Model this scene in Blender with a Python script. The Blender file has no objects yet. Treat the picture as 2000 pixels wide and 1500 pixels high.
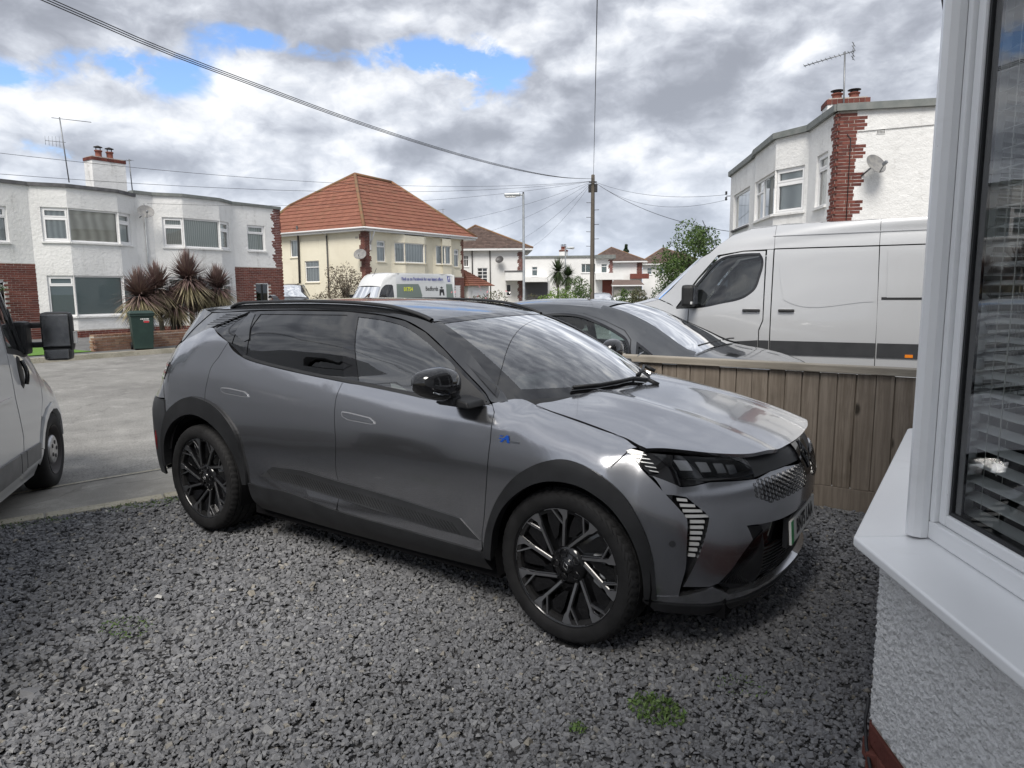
import bpy, bmesh, math, random
import numpy as np
from mathutils import Vector, Matrix, Euler
from mathutils.geometry import delaunay_2d_cdt
scene = bpy.context.scene
COL = scene.collection
rng = np.random.default_rng(7)
random.seed(7)
R_ = math.radians
# ------------------------------------------------------------------ camera
# World frame: origin on the ground under the rear axle of the dark grey car, x towards its nose, y to its left.
cam_d = bpy.data.cameras.new('camera')
cam = bpy.data.objects.new('camera', cam_d); COL.objects.link(cam); scene.camera = cam
cam_d.sensor_width = 36.0; cam_d.lens = 24.24; cam_d.clip_start = 0.05; cam_d.clip_end = 3000
def cam_matrix(loc, yaw, pitch, roll):
    f = Vector((math.cos(yaw)*math.cos(pitch), math.sin(yaw)*math.cos(pitch), -math.sin(pitch)))
    r = Vector((math.sin(yaw), -math.cos(yaw), 0)); d = f.cross(r)
    r2 = r*math.cos(roll) + d*math.sin(roll); d2 = -r*math.sin(roll) + d*math.cos(roll)
    m = Matrix(((r2.x, -d2.x, -f.x, loc[0]), (r2.y, -d2.y, -f.y, loc[1]), (r2.z, -d2.z, -f.z, loc[2]), (0, 0, 0, 1)))
    return m
cam.matrix_world = cam_matrix((4.237, -3.478, 1.593), R_(123.89), R_(7.75), R_(0.45))
# ------------------------------------------------------------------ sky, sun, exposure
SUN_AZ, SUN_EL = R_(-72), R_(49)
scene.view_settings.view_transform = 'Standard'
scene.view_settings.look = 'None'
scene.view_settings.exposure = 1.08
scene.view_settings.gamma = 1.0
scene.view_settings.use_curve_mapping = False
world = bpy.data.worlds.new('World'); scene.world = world; world.use_nodes = True
class NT:
    """small helper round a node tree"""
    def __init__(s, nt): s.nt = nt; s.n = nt.nodes; s.l = nt.links
    def __call__(s, typ, ins=None, **kw):
        nd = s.n.new(typ)
        for k, v in kw.items(): setattr(nd, k, v)
        if ins:
            for k, v in ins.items():
                sk = nd.inputs[k]
                if isinstance(v, bpy.types.NodeSocket): s.l.new(v, sk)
                else: sk.default_value = v
        return nd
    def math(s, op, a, b=0.0, c=None, clamp=False):
        ins = {0: a, 1: b}
        if c is not None: ins[2] = c
        return s('ShaderNodeMath', ins, operation=op, use_clamp=clamp).outputs[0]
    def vmath(s, op, a, b=(0, 0, 0)):
        return s('ShaderNodeVectorMath', {0: a, 1: b}, operation=op).outputs[0]
    def mix(s, f, a, b):
        nd = s.n.new('ShaderNodeMix'); nd.data_type = 'RGBA'
        for k, v in ((0, f), (6, a), (7, b)):
            if isinstance(v, bpy.types.NodeSocket): s.l.new(v, nd.inputs[k])
            else: nd.inputs[k].default_value = v if k == 0 else (tuple(v) + (1,))[:4]
        return nd.outputs[2]
    def ramp(s, x, pts, interp='LINEAR'):
        nd = s.n.new('ShaderNodeValToRGB'); s.l.new(x, nd.inputs[0]); nd.color_ramp.interpolation = interp
        e = nd.color_ramp.elements
        while len(e) < len(pts): e.new(0.5)
        for i, (p, c) in enumerate(pts):
            e[i].position = p; e[i].color = (c, c, c, 1) if isinstance(c, (int, float)) else tuple(c) + (1,)
        return nd.outputs[0]
    def noise(s, vec, scale, detail=4.0, rough=0.55, dist=0.0, out=0):
        return s('ShaderNodeTexNoise', {'Vector': vec, 'Scale': scale, 'Detail': detail, 'Roughness': rough, 'Distortion': dist}).outputs[out]
    def sstep(s, x, a, b):
        return s('ShaderNodeMapRange', {0: x, 1: a, 2: b, 3: 0.0, 4: 1.0}, interpolation_type='SMOOTHSTEP').outputs[0]

SKY_TINT = (0.80, 0.90, 1.06)
CLOUD = 5.9
COVER = 0.80
#  amplitude, (azimuth, elevation, half width, half height, turn), degrees
SKY_GAPS = [(1.11, (151.3, 15.3, 5.0, 1.5, 0)), (0.96, (142.5, 18.0, 4.5, 1.2, 0)), (1.21, (130.5, 17.6, 5.5, 1.8, 0)), (1.16, (125.3, 16.8, 3.8, 1.8, 0)),
            (0.86, (127.5, 14.5, 2.4, 1.4, 0)), (0.86, (158.5, 13.8, 3.0, 1.0, 0)), (0.68, (116.5, 17.0, 1.5, 0.8, 0)), (0.68, (156.6, 9.3, 3, 0.9, 0)),
            (-0.17, (140.5, 14.4, 7.0, 1.7, 0)), (-0.21, (107, 14, 10, 6, 0)), (-0.14, (150.0, 20.2, 10, 1.6, 0)), (-0.10, (126, 9, 14, 4.0, 0)), (-0.10, (150, 11.3, 10, 1.8, 0)), (-0.10, (131, 22.0, 12, 1.6, 0)), (-0.10, (120, 4, 30, 3.0, 0))]
SKY_GREYS = [(0.75, (107.5, 15.5, 4.0, 2.4, 25)), (0.5, (112.2, 13.6, 2.8, 1.5, 0)), (0.5, (125.6, 12.0, 3.2, 1.1, 0)), (0.8, (132.7, 10.7, 2.6, 0.9, 0)), (0.4, (140, 12, 1.8, 0.4, 0)),
             (0.45, (156.5, 17.6, 6, 1.8, 0)), (0.45, (135.5, 21.2, 8, 1.5, 0)), (0.5, (118.8, 12.9, 2.6, 1.5, 0)), (0.4, (119, 5.5, 9, 2.4, 0)), (0.35, (152, 9.4, 5, 1.2, 0)), (0.3, (98, 12, 4, 2, 0))]
SKY_BRIGHTS = [(0.45, (141.5, 15.0, 5.5, 1.6, 0)), (0.4, (152.5, 12.0, 6, 1.1, 0)), (0.5, (114.0, 10.0, 2.6, 1.5, 0)), (0.55, (131.0, 8.2, 3.0, 1.3, 0)), (0.4, (111.0, 7.2, 2.2, 1.2, 0)), (0.4, (125.2, 14.2, 2.2, 0.8, 0)), (0.25, (100, 18, 5, 3, 0))]
def build_sky():
    w = NT(world.node_tree); w.n.clear()
    out = w('ShaderNodeOutputWorld'); bg = w('ShaderNodeBackground', {'Strength': 0.1})
    w.l.new(bg.outputs[0], out.inputs[0])
    sky = w('ShaderNodeTexSky', sky_type='NISHITA', sun_disc=False, sun_elevation=SUN_EL, sun_rotation=math.pi/2 - SUN_AZ,
            altitude=10.0, air_density=1.0, dust_density=0.6, ozone_density=2.2)
    dirv = w('ShaderNodeTexCoord').outputs['Generated']
    sep = w('ShaderNodeSeparateXYZ', {0: dirv}); X, Y, Z = sep.outputs
    # heaped clouds: noise over the directions, flattened a little, bent by a second noise
    D = w('ShaderNodeCombineXYZ', {0: X, 1: Y, 2: w.math('MULTIPLY', w.math('ABSOLUTE', Z), 1.7)}).outputs[0]
    wv = w.noise(D, 9.0, 4.0, 0.55, out=1)
    P = w.vmath('ADD', D, w.vmath('MULTIPLY', w.vmath('SUBTRACT', wv, (0.5, 0.5, 0.5)), (0.07, 0.07, 0.05)))
    def field(off):
        Q = w.vmath('ADD', P, off)
        a = w.noise(Q, 4.6, 10.0, 0.52); b = w.noise(w.vmath('ADD', Q, (3.7, 1.9, 5.0)), 11.0, 9.0, 0.56)
        return w.math('ADD', w.math('MULTIPLY', a, 0.62), w.math('MULTIPLY', b, 0.38))
    f0 = field((0.0, 0.0, 0.0)); f1 = field((-.012, -.012, .034)); n4 = w.noise(w.vmath('ADD', P, (7.3, 2.7, 1.0)), 5.5, 9.0, 0.52)
    def blob(az, el, ra, re, rot=0.0):
        """1 at the centre of an elliptical patch of sky, falling off to 0; angles in degrees"""
        c = Vector((math.cos(R_(el))*math.cos(R_(az)), math.cos(R_(el))*math.sin(R_(az)), math.sin(R_(el))))
        e1 = Vector((-math.sin(R_(az)), math.cos(R_(az)), 0)); e2 = c.cross(e1) * -1
        a = e1*math.cos(R_(rot)) + e2*math.sin(R_(rot)); b = -e1*math.sin(R_(rot)) + e2*math.cos(R_(rot))
        da = w('ShaderNodeVectorMath', {0: dirv, 1: tuple(a/math.sin(R_(ra)))}, operation='DOT_PRODUCT').outputs['Value']
        db = w('ShaderNodeVectorMath', {0: w.vmath('SUBTRACT', dirv, tuple(c)), 1: tuple(b/math.sin(R_(re)))}, operation='DOT_PRODUCT').outputs['Value']
        dc = w('ShaderNodeVectorMath', {0: dirv, 1: tuple(c)}, operation='DOT_PRODUCT').outputs['Value']
        r2 = w.math('ADD', w.math('MULTIPLY', da, da), w.math('MULTIPLY', db, db))
        g = w.math('POWER', 2.718, w.math('MULTIPLY', r2, -1.0))
        return w.math('MULTIPLY', g, w.math('GREATER_THAN', dc, 0.0))
    def total(lst):
        acc = None
        for amp, args in lst:
            t = w.math('MULTIPLY', blob(*args), amp); acc = t if acc is None else w.math('ADD', acc, t)
        return acc
    brk = w.math('ADD', w.math('MULTIPLY', w.math('SUBTRACT', w.noise(P, 13.0, 7.0, 0.6), 0.5), 2.6), 0.85)
    gaps = w.math('MULTIPLY', total(SKY_GAPS), w.math('MAXIMUM', brk, 0.15)); greys = total(SKY_GREYS); brights = total(SKY_BRIGHTS)
    dens = w.math('MULTIPLY', w.math('SUBTRACT', f0, 0.5), 3.0)
    cover = w.math('SUBTRACT', w.math('ADD', dens, COVER), gaps)
    mask = w.sstep(cover, -0.08, 0.42)
    # tops that face the light are white, thick undersides grey
    rel = w.math('MULTIPLY', w.math('SUBTRACT', f0, f1), 5.0)
    sh = w.math('ADD', rel, w.math('MULTIPLY', w.math('SUBTRACT', n4, 0.5), 1.6))
    sh = w.math('SUBTRACT', sh, w.math('MULTIPLY', dens, 0.35))
    sh = w.math('ADD', w.math('SUBTRACT', sh, greys), brights)
    lit = w.sstep(sh, -0.85, 0.85)
    ccol = w.vmath('MULTIPLY', w.ramp(lit, [(0.0, (.29, .31, .36)), (0.3, (.42, .445, .505)), (0.62, (.60, .63, .69)), (1.0, (.90, .91, .93))]), (CLOUD,)*3)
    skyc = w.vmath('MULTIPLY', sky.outputs[0], SKY_TINT)
    # low haze towards the horizon
    hz = w.math('POWER', w.math('SUBTRACT', 1.0, w.math('MAXIMUM', Z, 0.0), clamp=True), 9.0)
    col = w.mix(mask, skyc, ccol)
    col = w.mix(w.math('MULTIPLY', hz, 0.45), col, (4.2, 4.9, 5.9))
    w.l.new(col, bg.inputs['Color'])
build_sky()
sun_d = bpy.data.lights.new('sun', 'SUN'); sun_d.energy = 1.7; sun_d.angle = R_(26); sun_d.color = (1.0, 0.95, 0.88)
sun = bpy.data.objects.new('sun', sun_d); COL.objects.link(sun); sun.location = (20, -20, 30)
sun.rotation_euler = Vector((-math.cos(SUN_EL)*math.cos(SUN_AZ), -math.cos(SUN_EL)*math.sin(SUN_AZ), -math.sin(SUN_EL))).to_track_quat('-Z', 'Y').to_euler()
# ------------------------------------------------------------------ helpers: objects
def put(o, parent=None):
    COL.objects.link(o)
    if parent is not None: o.parent = parent
    return o
def tag(o, label=None, cat=None, group=None, kind=None):
    if label: o['label'] = label
    if cat: o['category'] = cat
    if group: o['group'] = group
    if kind: o['kind'] = kind
    return o
def empty(name, loc=(0, 0, 0), rz=0.0, label=None, cat=None, group=None):
    o = bpy.data.objects.new(name, None); o.empty_display_size = 0.2
    o.location = loc; o.rotation_euler = (0, 0, rz); COL.objects.link(o)
    return tag(o, label, cat, group)
def kids(o): return [c for c in o.children]
def copy_tree(o, parent=None):
    c = o.copy(); COL.objects.link(c)
    if parent is not None: c.parent = parent
    for ch in list(o.children): copy_tree(ch, c)
    return c
# ------------------------------------------------------------------ helpers: meshes
class MB:
    """collects vertices and faces of one mesh"""
    def __init__(s): s.v = []; s.f = []; s.m = []; s.sm = []; s.cur = 0; s.smooth = False
    def add(s, vs, fs, smooth=None):
        b = len(s.v); s.v.extend([tuple(map(float, p)) for p in vs])
        for f in fs: s.f.append(tuple(b + i for i in f)); s.m.append(s.cur); s.sm.append(s.smooth if smooth is None else smooth)
        return s
    def quad(s, a, b, c, d): return s.add([a, b, c, d], [(0, 1, 2, 3)])
    def box(s, x0, x1, y0, y1, z0, z1, mat=None):
        vs = [(x, y, z) for z in (z0, z1) for y in (y0, y1) for x in (x0, x1)]
        if mat is not None: vs = [mat @ Vector(p) for p in vs]
        return s.add(vs, [(0, 2, 3, 1), (4, 5, 7, 6), (0, 1, 5, 4), (2, 6, 7, 3), (0, 4, 6, 2), (1, 3, 7, 5)])
    def bbox(s, x0, x1, y0, y1, z0, z1, b=0.01, mat=None):
        """box with chamfered edges"""
        bm = bmesh.new(); bmesh.ops.create_cube(bm, size=1.0)
        for v in bm.verts: v.co = Vector(((x0+x1)/2 + v.co.x*(x1-x0), (y0+y1)/2 + v.co.y*(y1-y0), (z0+z1)/2 + v.co.z*(z1-z0)))
        bmesh.ops.bevel(bm, geom=bm.edges[:], offset=b, segments=2, affect='EDGES', profile=0.6)
        bm.verts.index_update()
        vs = [(mat @ v.co) if mat is not None else v.co.copy() for v in bm.verts]
        s.add(vs, [[v.index for v in f.verts] for f in bm.faces]); bm.free(); return s
    def prism(s, poly, z0, z1, axis='z', mat=None):
        """extrude a 2D polygon (counter-clockwise) along an axis"""
        n = len(poly)
        def P(p, h):
            q = {'z': (p[0], p[1], h), 'y': (p[0], h, p[1]), 'x': (h, p[0], p[1])}[axis]
            return mat @ Vector(q) if mat is not None else q
        vs = [P(p, z0) for p in poly] + [P(p, z1) for p in poly]
        fs = [tuple(range(n))[::-1], tuple(range(n, 2*n))] + [(i, (i+1) % n, n+(i+1) % n, n+i) for i in range(n)]
        return s.add(vs, fs)
    def tube(s, pts, r, seg=8, cap=True, closed=False):
        pts = [Vector(p) for p in pts]; n = len(pts)
        rs = r if isinstance(r, (list, tuple)) else [r]*n
        up = None; vs = []
        for i, p in enumerate(pts):
            if closed: t = pts[(i+1) % n] - pts[i-1]
            else: t = pts[min(i+1, n-1)] - pts[max(i-1, 0)]
            t.normalize()
            if up is None: up = t.orthogonal().normalized()
            up = (up - t*up.dot(t))
            if up.length < 1e-6: up = t.orthogonal()
            up.normalize(); w = t.cross(up)
            for k in range(seg):
                a = 2*math.pi*k/seg; vs.append(p + (up*math.cos(a) + w*math.sin(a))*rs[i])
        fs = []
        for i in range(n if closed else n-1):
            j = (i+1) % n
            for k in range(seg): fs.append((i*seg+k, i*seg+(k+1) % seg, j*seg+(k+1) % seg, j*seg+k))
        if cap and not closed: fs += [tuple(range(seg))[::-1], tuple((n-1)*seg+k for k in range(seg))]
        return s.add(vs, fs, smooth=True)
    def lathe(s, prof, seg=24, mat=None, a0=0.0, a1=2*math.pi, smooth=True):
        """profile of (radius, height) turned round z"""
        full = abs(a1-a0) > 6.28; m = seg if full else seg+1; vs = []
        for r, h in prof:
            for k in range(m):
                a = a0 + (a1-a0)*k/seg; p = Vector((r*math.cos(a), r*math.sin(a), h)); vs.append(mat @ p if mat is not None else p)
        fs = []
        for i in range(len(prof)-1):
            for k in range(seg):
                k2 = (k+1) % m; fs.append((i*m+k, i*m+k2, (i+1)*m+k2, (i+1)*m+k))
        return s.add(vs, fs, smooth=smooth)
    def grid(s, P, close=False, flip=False, smooth=True):
        """P[i][j] array of points"""
        P = np.asarray(P); n, m = P.shape[:2]; fs = []
        for i in range(n-1):
            for j in range(m if close else m-1):
                j2 = (j+1) % m; q = (i*m+j, i*m+j2, (i+1)*m+j2, (i+1)*m+j); fs.append(q[::-1] if flip else q)
        return s.add(P.reshape(-1, 3), fs, smooth=smooth)
    def mesh(s, name, mats):
        me = bpy.data.meshes.new(name); me.from_pydata(s.v, [], s.f)
        for m in (mats if isinstance(mats, (list, tuple)) else [mats]): me.materials.append(m)
        me.polygons.foreach_set('material_index', s.m); me.polygons.foreach_set('use_smooth', s.sm); me.update()
        return me
    def build(s, name, mats, parent=None, kind=None, loc=None, rot=None):
        o = bpy.data.objects.new(name, s.mesh(name, mats)); put(o, parent)
        if kind: o['kind'] = kind
        if loc is not None: o.location = loc
        if rot is not None: o.rotation_euler = rot
        return o
def sharp(o, deg=35):
    """smooth shading that keeps creases"""
    me = o.data; me.polygons.foreach_set('use_smooth', [True]*len(me.polygons))
    me.set_sharp_from_angle(angle=R_(deg)); return o
def bevel(o, w=0.01, seg=2):
    m = o.modifiers.new('bevel', 'BEVEL'); m.width = w; m.segments = seg; m.limit_method = 'ANGLE'; return o
def np_mesh(name, V, Fq, mats, smooth=False):
    """fast mesh from arrays; Fq is (n,3) or (n,4)"""
    V = np.asarray(V, np.float32); Fq = np.asarray(Fq, np.int32); me = bpy.data.meshes.new(name); k = Fq.shape[1]
    me.vertices.add(len(V)); me.vertices.foreach_set('co', V.ravel())
    me.loops.add(Fq.size); me.loops.foreach_set('vertex_index', Fq.ravel())
    me.polygons.add(len(Fq)); me.polygons.foreach_set('loop_start', np.arange(0, Fq.size, k, dtype=np.int32))
    try: me.polygons.foreach_set('loop_total', np.full(len(Fq), k, np.int32))
    except Exception: pass
    me.polygons.foreach_set('use_smooth', np.full(len(Fq), smooth))
    for m in (mats if isinstance(mats, (list, tuple)) else [mats]): me.materials.append(m)
    me.update(calc_edges=True); return me
def pieces(name, mesh, mats, parent, limit=300, key=None):
    """many alike pieces sharing one mesh: each an object, past the limit joined into one stuff part"""
    if key is not None: mats = sorted(mats, key=key)
    for M in mats[:limit]:
        o = bpy.data.objects.new(name, mesh); o.matrix_basis = M; put(o, parent)
    rest = mats[limit:]
    if rest:
        b = MB(); vs = [v.co.copy() for v in mesh.vertices]; fs = [tuple(p.vertices) for p in mesh.polygons]
        for M in rest: b.add([M @ v for v in vs], fs)
        b.build(name, list(mesh.materials), parent, kind='stuff')
def text(s, size, mat, parent=None, name='lettering', loc=(0, 0, 0), rot=(0, 0, 0), extrude=0.001, align='CENTER', sx=1.0, bold=0.0, space=1.0):
    c = bpy.data.curves.new(name, 'FONT'); c.body = s; c.size = size; c.extrude = extrude; c.align_x = align; c.align_y = 'CENTER'; c.offset = bold; c.space_character = space; c.resolution_u = 3
    tmp = bpy.data.objects.new(name, c); COL.objects.link(tmp)
    dg = bpy.context.evaluated_depsgraph_get(); me = bpy.data.meshes.new_from_object(tmp.evaluated_get(dg))
    bpy.data.objects.remove(tmp); bpy.data.curves.remove(c)
    me.materials.clear(); me.materials.append(mat); me.name = name
    o = bpy.data.objects.new(name, me); o.location = loc; o.rotation_euler = rot; o.scale = (sx, 1, 1); put(o, parent); return o
# ------------------------------------------------------------------ helpers: smooth height fields and panels cut out of them
def pchip(x, y):
    """monotone cubic through (x, y); y may hold several columns"""
    x = np.asarray(x, float); y = np.asarray(y, float); y2 = y.reshape(len(x), -1)
    h = np.diff(x)[:, None]; d = np.diff(y2, axis=0)/h; m = np.zeros_like(y2)
    if len(x) > 2:
        w1 = 2*h[1:] + h[:-1]; w2 = h[1:] + 2*h[:-1]
        with np.errstate(divide='ignore', invalid='ignore'):
            mm = (w1+w2)/(w1/d[:-1] + w2/d[1:])
        m[1:-1] = np.where(d[:-1]*d[1:] > 0, np.nan_to_num(mm), 0)
    m[0] = d[0]; m[-1] = d[-1]
    def f(t):
        t = np.asarray(t, float); tt = t.ravel(); i = np.clip(np.searchsorted(x, tt) - 1, 0, len(x)-2)
        hh = (x[i+1]-x[i])[:, None]; s = np.clip((tt - x[i])[:, None]/hh, -0.5, 1.5)
        r = (2*s**3-3*s**2+1)*y2[i] + (s**3-2*s**2+s)*hh*m[i] + (3*s**2-2*s**3)*y2[i+1] + (s**3-s**2)*hh*m[i+1]
        return r.reshape(t.shape + y.shape[1:])
    return f
def catmull(x, y):
    """C1 cubic through (x, y) with finite-difference slopes"""
    x = np.asarray(x, float); y = np.asarray(y, float); y2 = y.reshape(len(x), -1); m = np.gradient(y2, x, axis=0) if len(x) > 2 else np.repeat(np.diff(y2, axis=0)/np.diff(x)[0], 2, 0)
    def f(t):
        t = np.asarray(t, float); tt = t.ravel(); i = np.clip(np.searchsorted(x, tt) - 1, 0, len(x)-2)
        hh = (x[i+1]-x[i])[:, None]; s = np.clip((tt - x[i])[:, None]/hh, -0.5, 1.5)
        r = (2*s**3-3*s**2+1)*y2[i] + (s**3-2*s**2+s)*hh*m[i] + (3*s**2-2*s**3)*y2[i+1] + (s**3-s**2)*hh*m[i+1]
        return r.reshape(t.shape + y.shape[1:])
    return f
def profile_field(stations):
    """stations: [(x, [(w, z), ...])], equal counts; returns W(x, z), smooth in both"""
    xs = [s[0] for s in stations]; arr = np.array([[p for p in s[1]] for s in stations], float); fx = catmull(xs, arr)
    def W(x, z):
        x = np.asarray(x, float); z = np.asarray(z, float); sh = x.shape
        A = fx(x.ravel()); w = A[:, :, 0]; zz = np.maximum.accumulate(A[:, :, 1] + np.arange(A.shape[1])*1e-4, axis=1); t = np.clip(z.ravel(), zz[:, 0], zz[:, -1])
        K = zz.shape[1]; h = np.diff(zz, axis=1); d = np.diff(w, axis=1)/h; m = np.zeros_like(w)
        w1 = 2*h[:, 1:] + h[:, :-1]; w2 = h[:, 1:] + 2*h[:, :-1]
        m[:, 1:-1] = (d[:, :-1]*h[:, 1:] + d[:, 1:]*h[:, :-1])/(h[:, 1:] + h[:, :-1]); m[:, 0] = d[:, 0]; m[:, -1] = d[:, -1]
        i = np.clip((t[:, None] >= zz).sum(1) - 1, 0, K-2); r = np.arange(len(t))
        hh = h[r, i]; s = (t - zz[r, i])/hh
        return ((2*s**3-3*s**2+1)*w[r, i] + (s**3-2*s**2+s)*hh*m[r, i] + (3*s**2-2*s**3)*w[r, i+1] + (s**3-s**2)*hh*m[r, i+1]).reshape(sh)
    return W
class Field:
    """height field on two of the axes: kind 'side' y=-+F(x,z), 'top' z=F(x,y), 'front' x=F(y,z)"""
    def __init__(s, kind, fn, mirror=False): s.kind = kind; s.fn = fn; s.mirror = mirror
    def at(s, P, off=0.0):
        P = np.asarray(P, float); a, b = P[:, 0], P[:, 1]; e = 1.5e-3; v = s.fn(a, b)
        da = (s.fn(a+e, b) - s.fn(a-e, b))/(2*e); db = (s.fn(a, b+e) - s.fn(a, b-e))/(2*e); one = np.ones_like(a)
        if s.kind == 'side': X = np.stack([a, -v, b], 1); N = np.stack([-da, -one, -db], 1)
        elif s.kind == 'top': X = np.stack([a, b, v], 1); N = np.stack([-da, -db, one], 1)
        else: X = np.stack([v, a, b], 1); N = np.stack([one, -da, -db], 1)
        N /= np.linalg.norm(N, axis=1)[:, None]; X = X + N*off
        return X, N
def resample(poly, step, closed=True):
    P = np.asarray(poly, float); out = []; n = len(P)
    for i in range(n if closed else n-1):
        a, b = P[i], P[(i+1) % n]; k = max(1, int(round(np.linalg.norm(b-a)/step)))
        for j in range(k): out.append(a + (b-a)*j/k)
    if not closed: out.append(P[-1])
    return np.array(out)
def smooth_poly(pts, step=0.03, sharp_deg=38, closed=True):
    """round a traced outline with a spline that keeps its real corners"""
    P = np.asarray(pts, float); n = len(P); corner = np.zeros(n, bool)
    for i in range(n):
        if not closed and i in (0, n-1): corner[i] = True; continue
        a = P[i]-P[i-1]; b = P[(i+1) % n]-P[i]; c = np.dot(a, b)/max(1e-9, np.linalg.norm(a)*np.linalg.norm(b)); corner[i] = math.degrees(math.acos(max(-1, min(1, c)))) > sharp_deg
    out = []
    for i in range(n if closed else n-1):
        p0, p1, p2, p3 = P[i-1], P[i], P[(i+1) % n], P[(i+2) % n]; L = np.linalg.norm(p2-p1)
        def tan(a, b, c):
            u, v = b-a, c-b; lu, lv = np.linalg.norm(u)+1e-9, np.linalg.norm(v)+1e-9; return (u/lu*lv + v/lv*lu)/(lu+lv)
        t1 = (p2-p1)/L if corner[i] else tan(p0, p1, p2)
        t2 = (p2-p1)/L if corner[(i+1) % n] else tan(p1, p2, p3)
        k = max(1, int(math.ceil(L/step)))
        for j in range(k):
            s = j/k; out.append((2*s**3-3*s**2+1)*p1 + (s**3-2*s**2+s)*L*t1 + (3*s**2-2*s**3)*p2 + (s**3-s**2)*L*t2)
    if not closed: out.append(P[-1])
    return np.array(out)
def area2(P): return 0.5*float(np.sum(P[:, 0]*np.roll(P[:, 1], -1) - np.roll(P[:, 0], -1)*P[:, 1]))
def inset2(P, d):
    """move a closed outline inwards by d"""
    P = np.asarray(P, float)
    if area2(P) < 0: P = P[::-1]
    a = P - np.roll(P, 1, 0); b = np.roll(P, -1, 0) - P
    na = np.stack([-a[:, 1], a[:, 0]], 1); nb = np.stack([-b[:, 1], b[:, 0]], 1)
    na /= np.linalg.norm(na, axis=1)[:, None] + 1e-12; nb /= np.linalg.norm(nb, axis=1)[:, None] + 1e-12
    m = na + nb; l2 = np.maximum((m*m).sum(1), 0.35); return P + m*(2*d/l2)[:, None]
def cdt(outlines, step):
    """triangulate outlines (outer first, then holes) with inner grid points"""
    vs = []; es = []; fs = []
    for P in outlines:
        b = len(vs); vs += [Vector(p) for p in P]; n = len(P); es += [(b+i, b+(i+1) % n) for i in range(n)]
    P = np.asarray(outlines[0]); lo, hi = P.min(0), P.max(0)
    nx = max(1, int((hi[0]-lo[0])/step)); ny = max(1, int((hi[1]-lo[1])/step))
    gx, gy = np.meshgrid(np.linspace(lo[0], hi[0], nx+2)[1:-1], np.linspace(lo[1], hi[1], ny+2)[1:-1]); G = np.stack([gx.ravel(), gy.ravel()], 1)
    allp = np.concatenate([np.asarray(o) for o in outlines])
    def inside(G, P):
        x, y = G[:, 0], G[:, 1]; r = np.zeros(len(G), bool); q = np.roll(P, -1, 0)
        for a, b in zip(P, q):
            c = (a[1] > y) != (b[1] > y)
            with np.errstate(divide='ignore', invalid='ignore'): r ^= c & (x < (b[0]-a[0])*(y-a[1])/(b[1]-a[1]+1e-15)+a[0])
        return r
    if len(G):
        ok = inside(G, P)
        for H in outlines[1:]: ok &= ~inside(G, np.asarray(H))
        G = G[ok]
    if len(G):
        dm = np.array([((allp-g)**2).sum(1).min() for g in G])
        G = G[dm > (0.45*step)**2]; vs += [Vector(g) for g in G]
    r = delaunay_2d_cdt(vs, es, [], 0, 1e-6)
    V = np.array([(v.x, v.y) for v in r[0]]); T = np.array([f for f in r[2] if len(f) == 3])
    C = V[T].mean(1); ok = inside(C, P)
    for H in outlines[1:]: ok &= ~inside(C, np.asarray(H))
    return V, T[ok]
def panel(name, field, poly, mat, parent=None, off=0.0, gap=0.0, rim=0.015, step=0.05, holes=(), side=-1, smooth=True, out_step=0.03, bulge=None, back=False):
    """a sheet cut out of a height field, with an edge folded inwards; side=+1 builds the mirror image (y -> -y)"""
    P = smooth_poly(poly, out_step) if smooth else resample(poly, out_step)
    if gap: P = inset2(P, gap)
    H = [smooth_poly(h, out_step) if smooth else resample(h, out_step) for h in holes]
    V2, T = cdt([P] + H, step)
    o = off if bulge is None else off + bulge(V2)
    X, N = field.at(V2, 0.0); X = X + N*(np.asarray(o).reshape(-1, 1) if bulge is not None else o)
    # orient by the normal
    fn = np.cross(X[T[:, 1]]-X[T[:, 0]], X[T[:, 2]]-X[T[:, 0]])
    flip = (fn*N[T[:, 0]]).sum(1) < 0; T = T.copy(); T[flip] = T[flip][:, ::-1]
    verts = list(X); norms = list(N); faces = [tuple(t) for t in T]
    if rim:
        cnt = {}
        for t in T:
            for a, b in ((t[0], t[1]), (t[1], t[2]), (t[2], t[0])): cnt[(a, b)] = cnt.get((a, b), 0) + 1
        for (a, b) in [e for e in cnt if (e[1], e[0]) not in cnt]:
            t = X[b]-X[a]; nn = np.cross(t, (N[a]+N[b])/2); nn /= np.linalg.norm(nn) + 1e-12
            k = len(verts); verts += [X[a], X[b], X[b]-N[b]*rim, X[a]-N[a]*rim]; norms += [nn]*4; faces.append((k+1, k, k+3, k+2))
    if back:
        k = len(verts); verts += list(X - N*rim); norms += list(-N); faces += [tuple(k+i for i in t[::-1]) for t in T]
    V = np.array(verts); Nn = np.array(norms)
    if side > 0:
        V = V*np.array([1, -1, 1]); Nn = Nn*np.array([1, -1, 1]); faces = [f[::-1] for f in faces]
    me = bpy.data.meshes.new(name); me.from_pydata(V.tolist(), [], faces); me.materials.append(mat)
    me.polygons.foreach_set('use_smooth', [True]*len(me.polygons)); me.update()
    me.normals_split_custom_set_from_vertices(Nn.tolist())
    ob = bpy.data.objects.new(name, me); return put(ob, parent)
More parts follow.
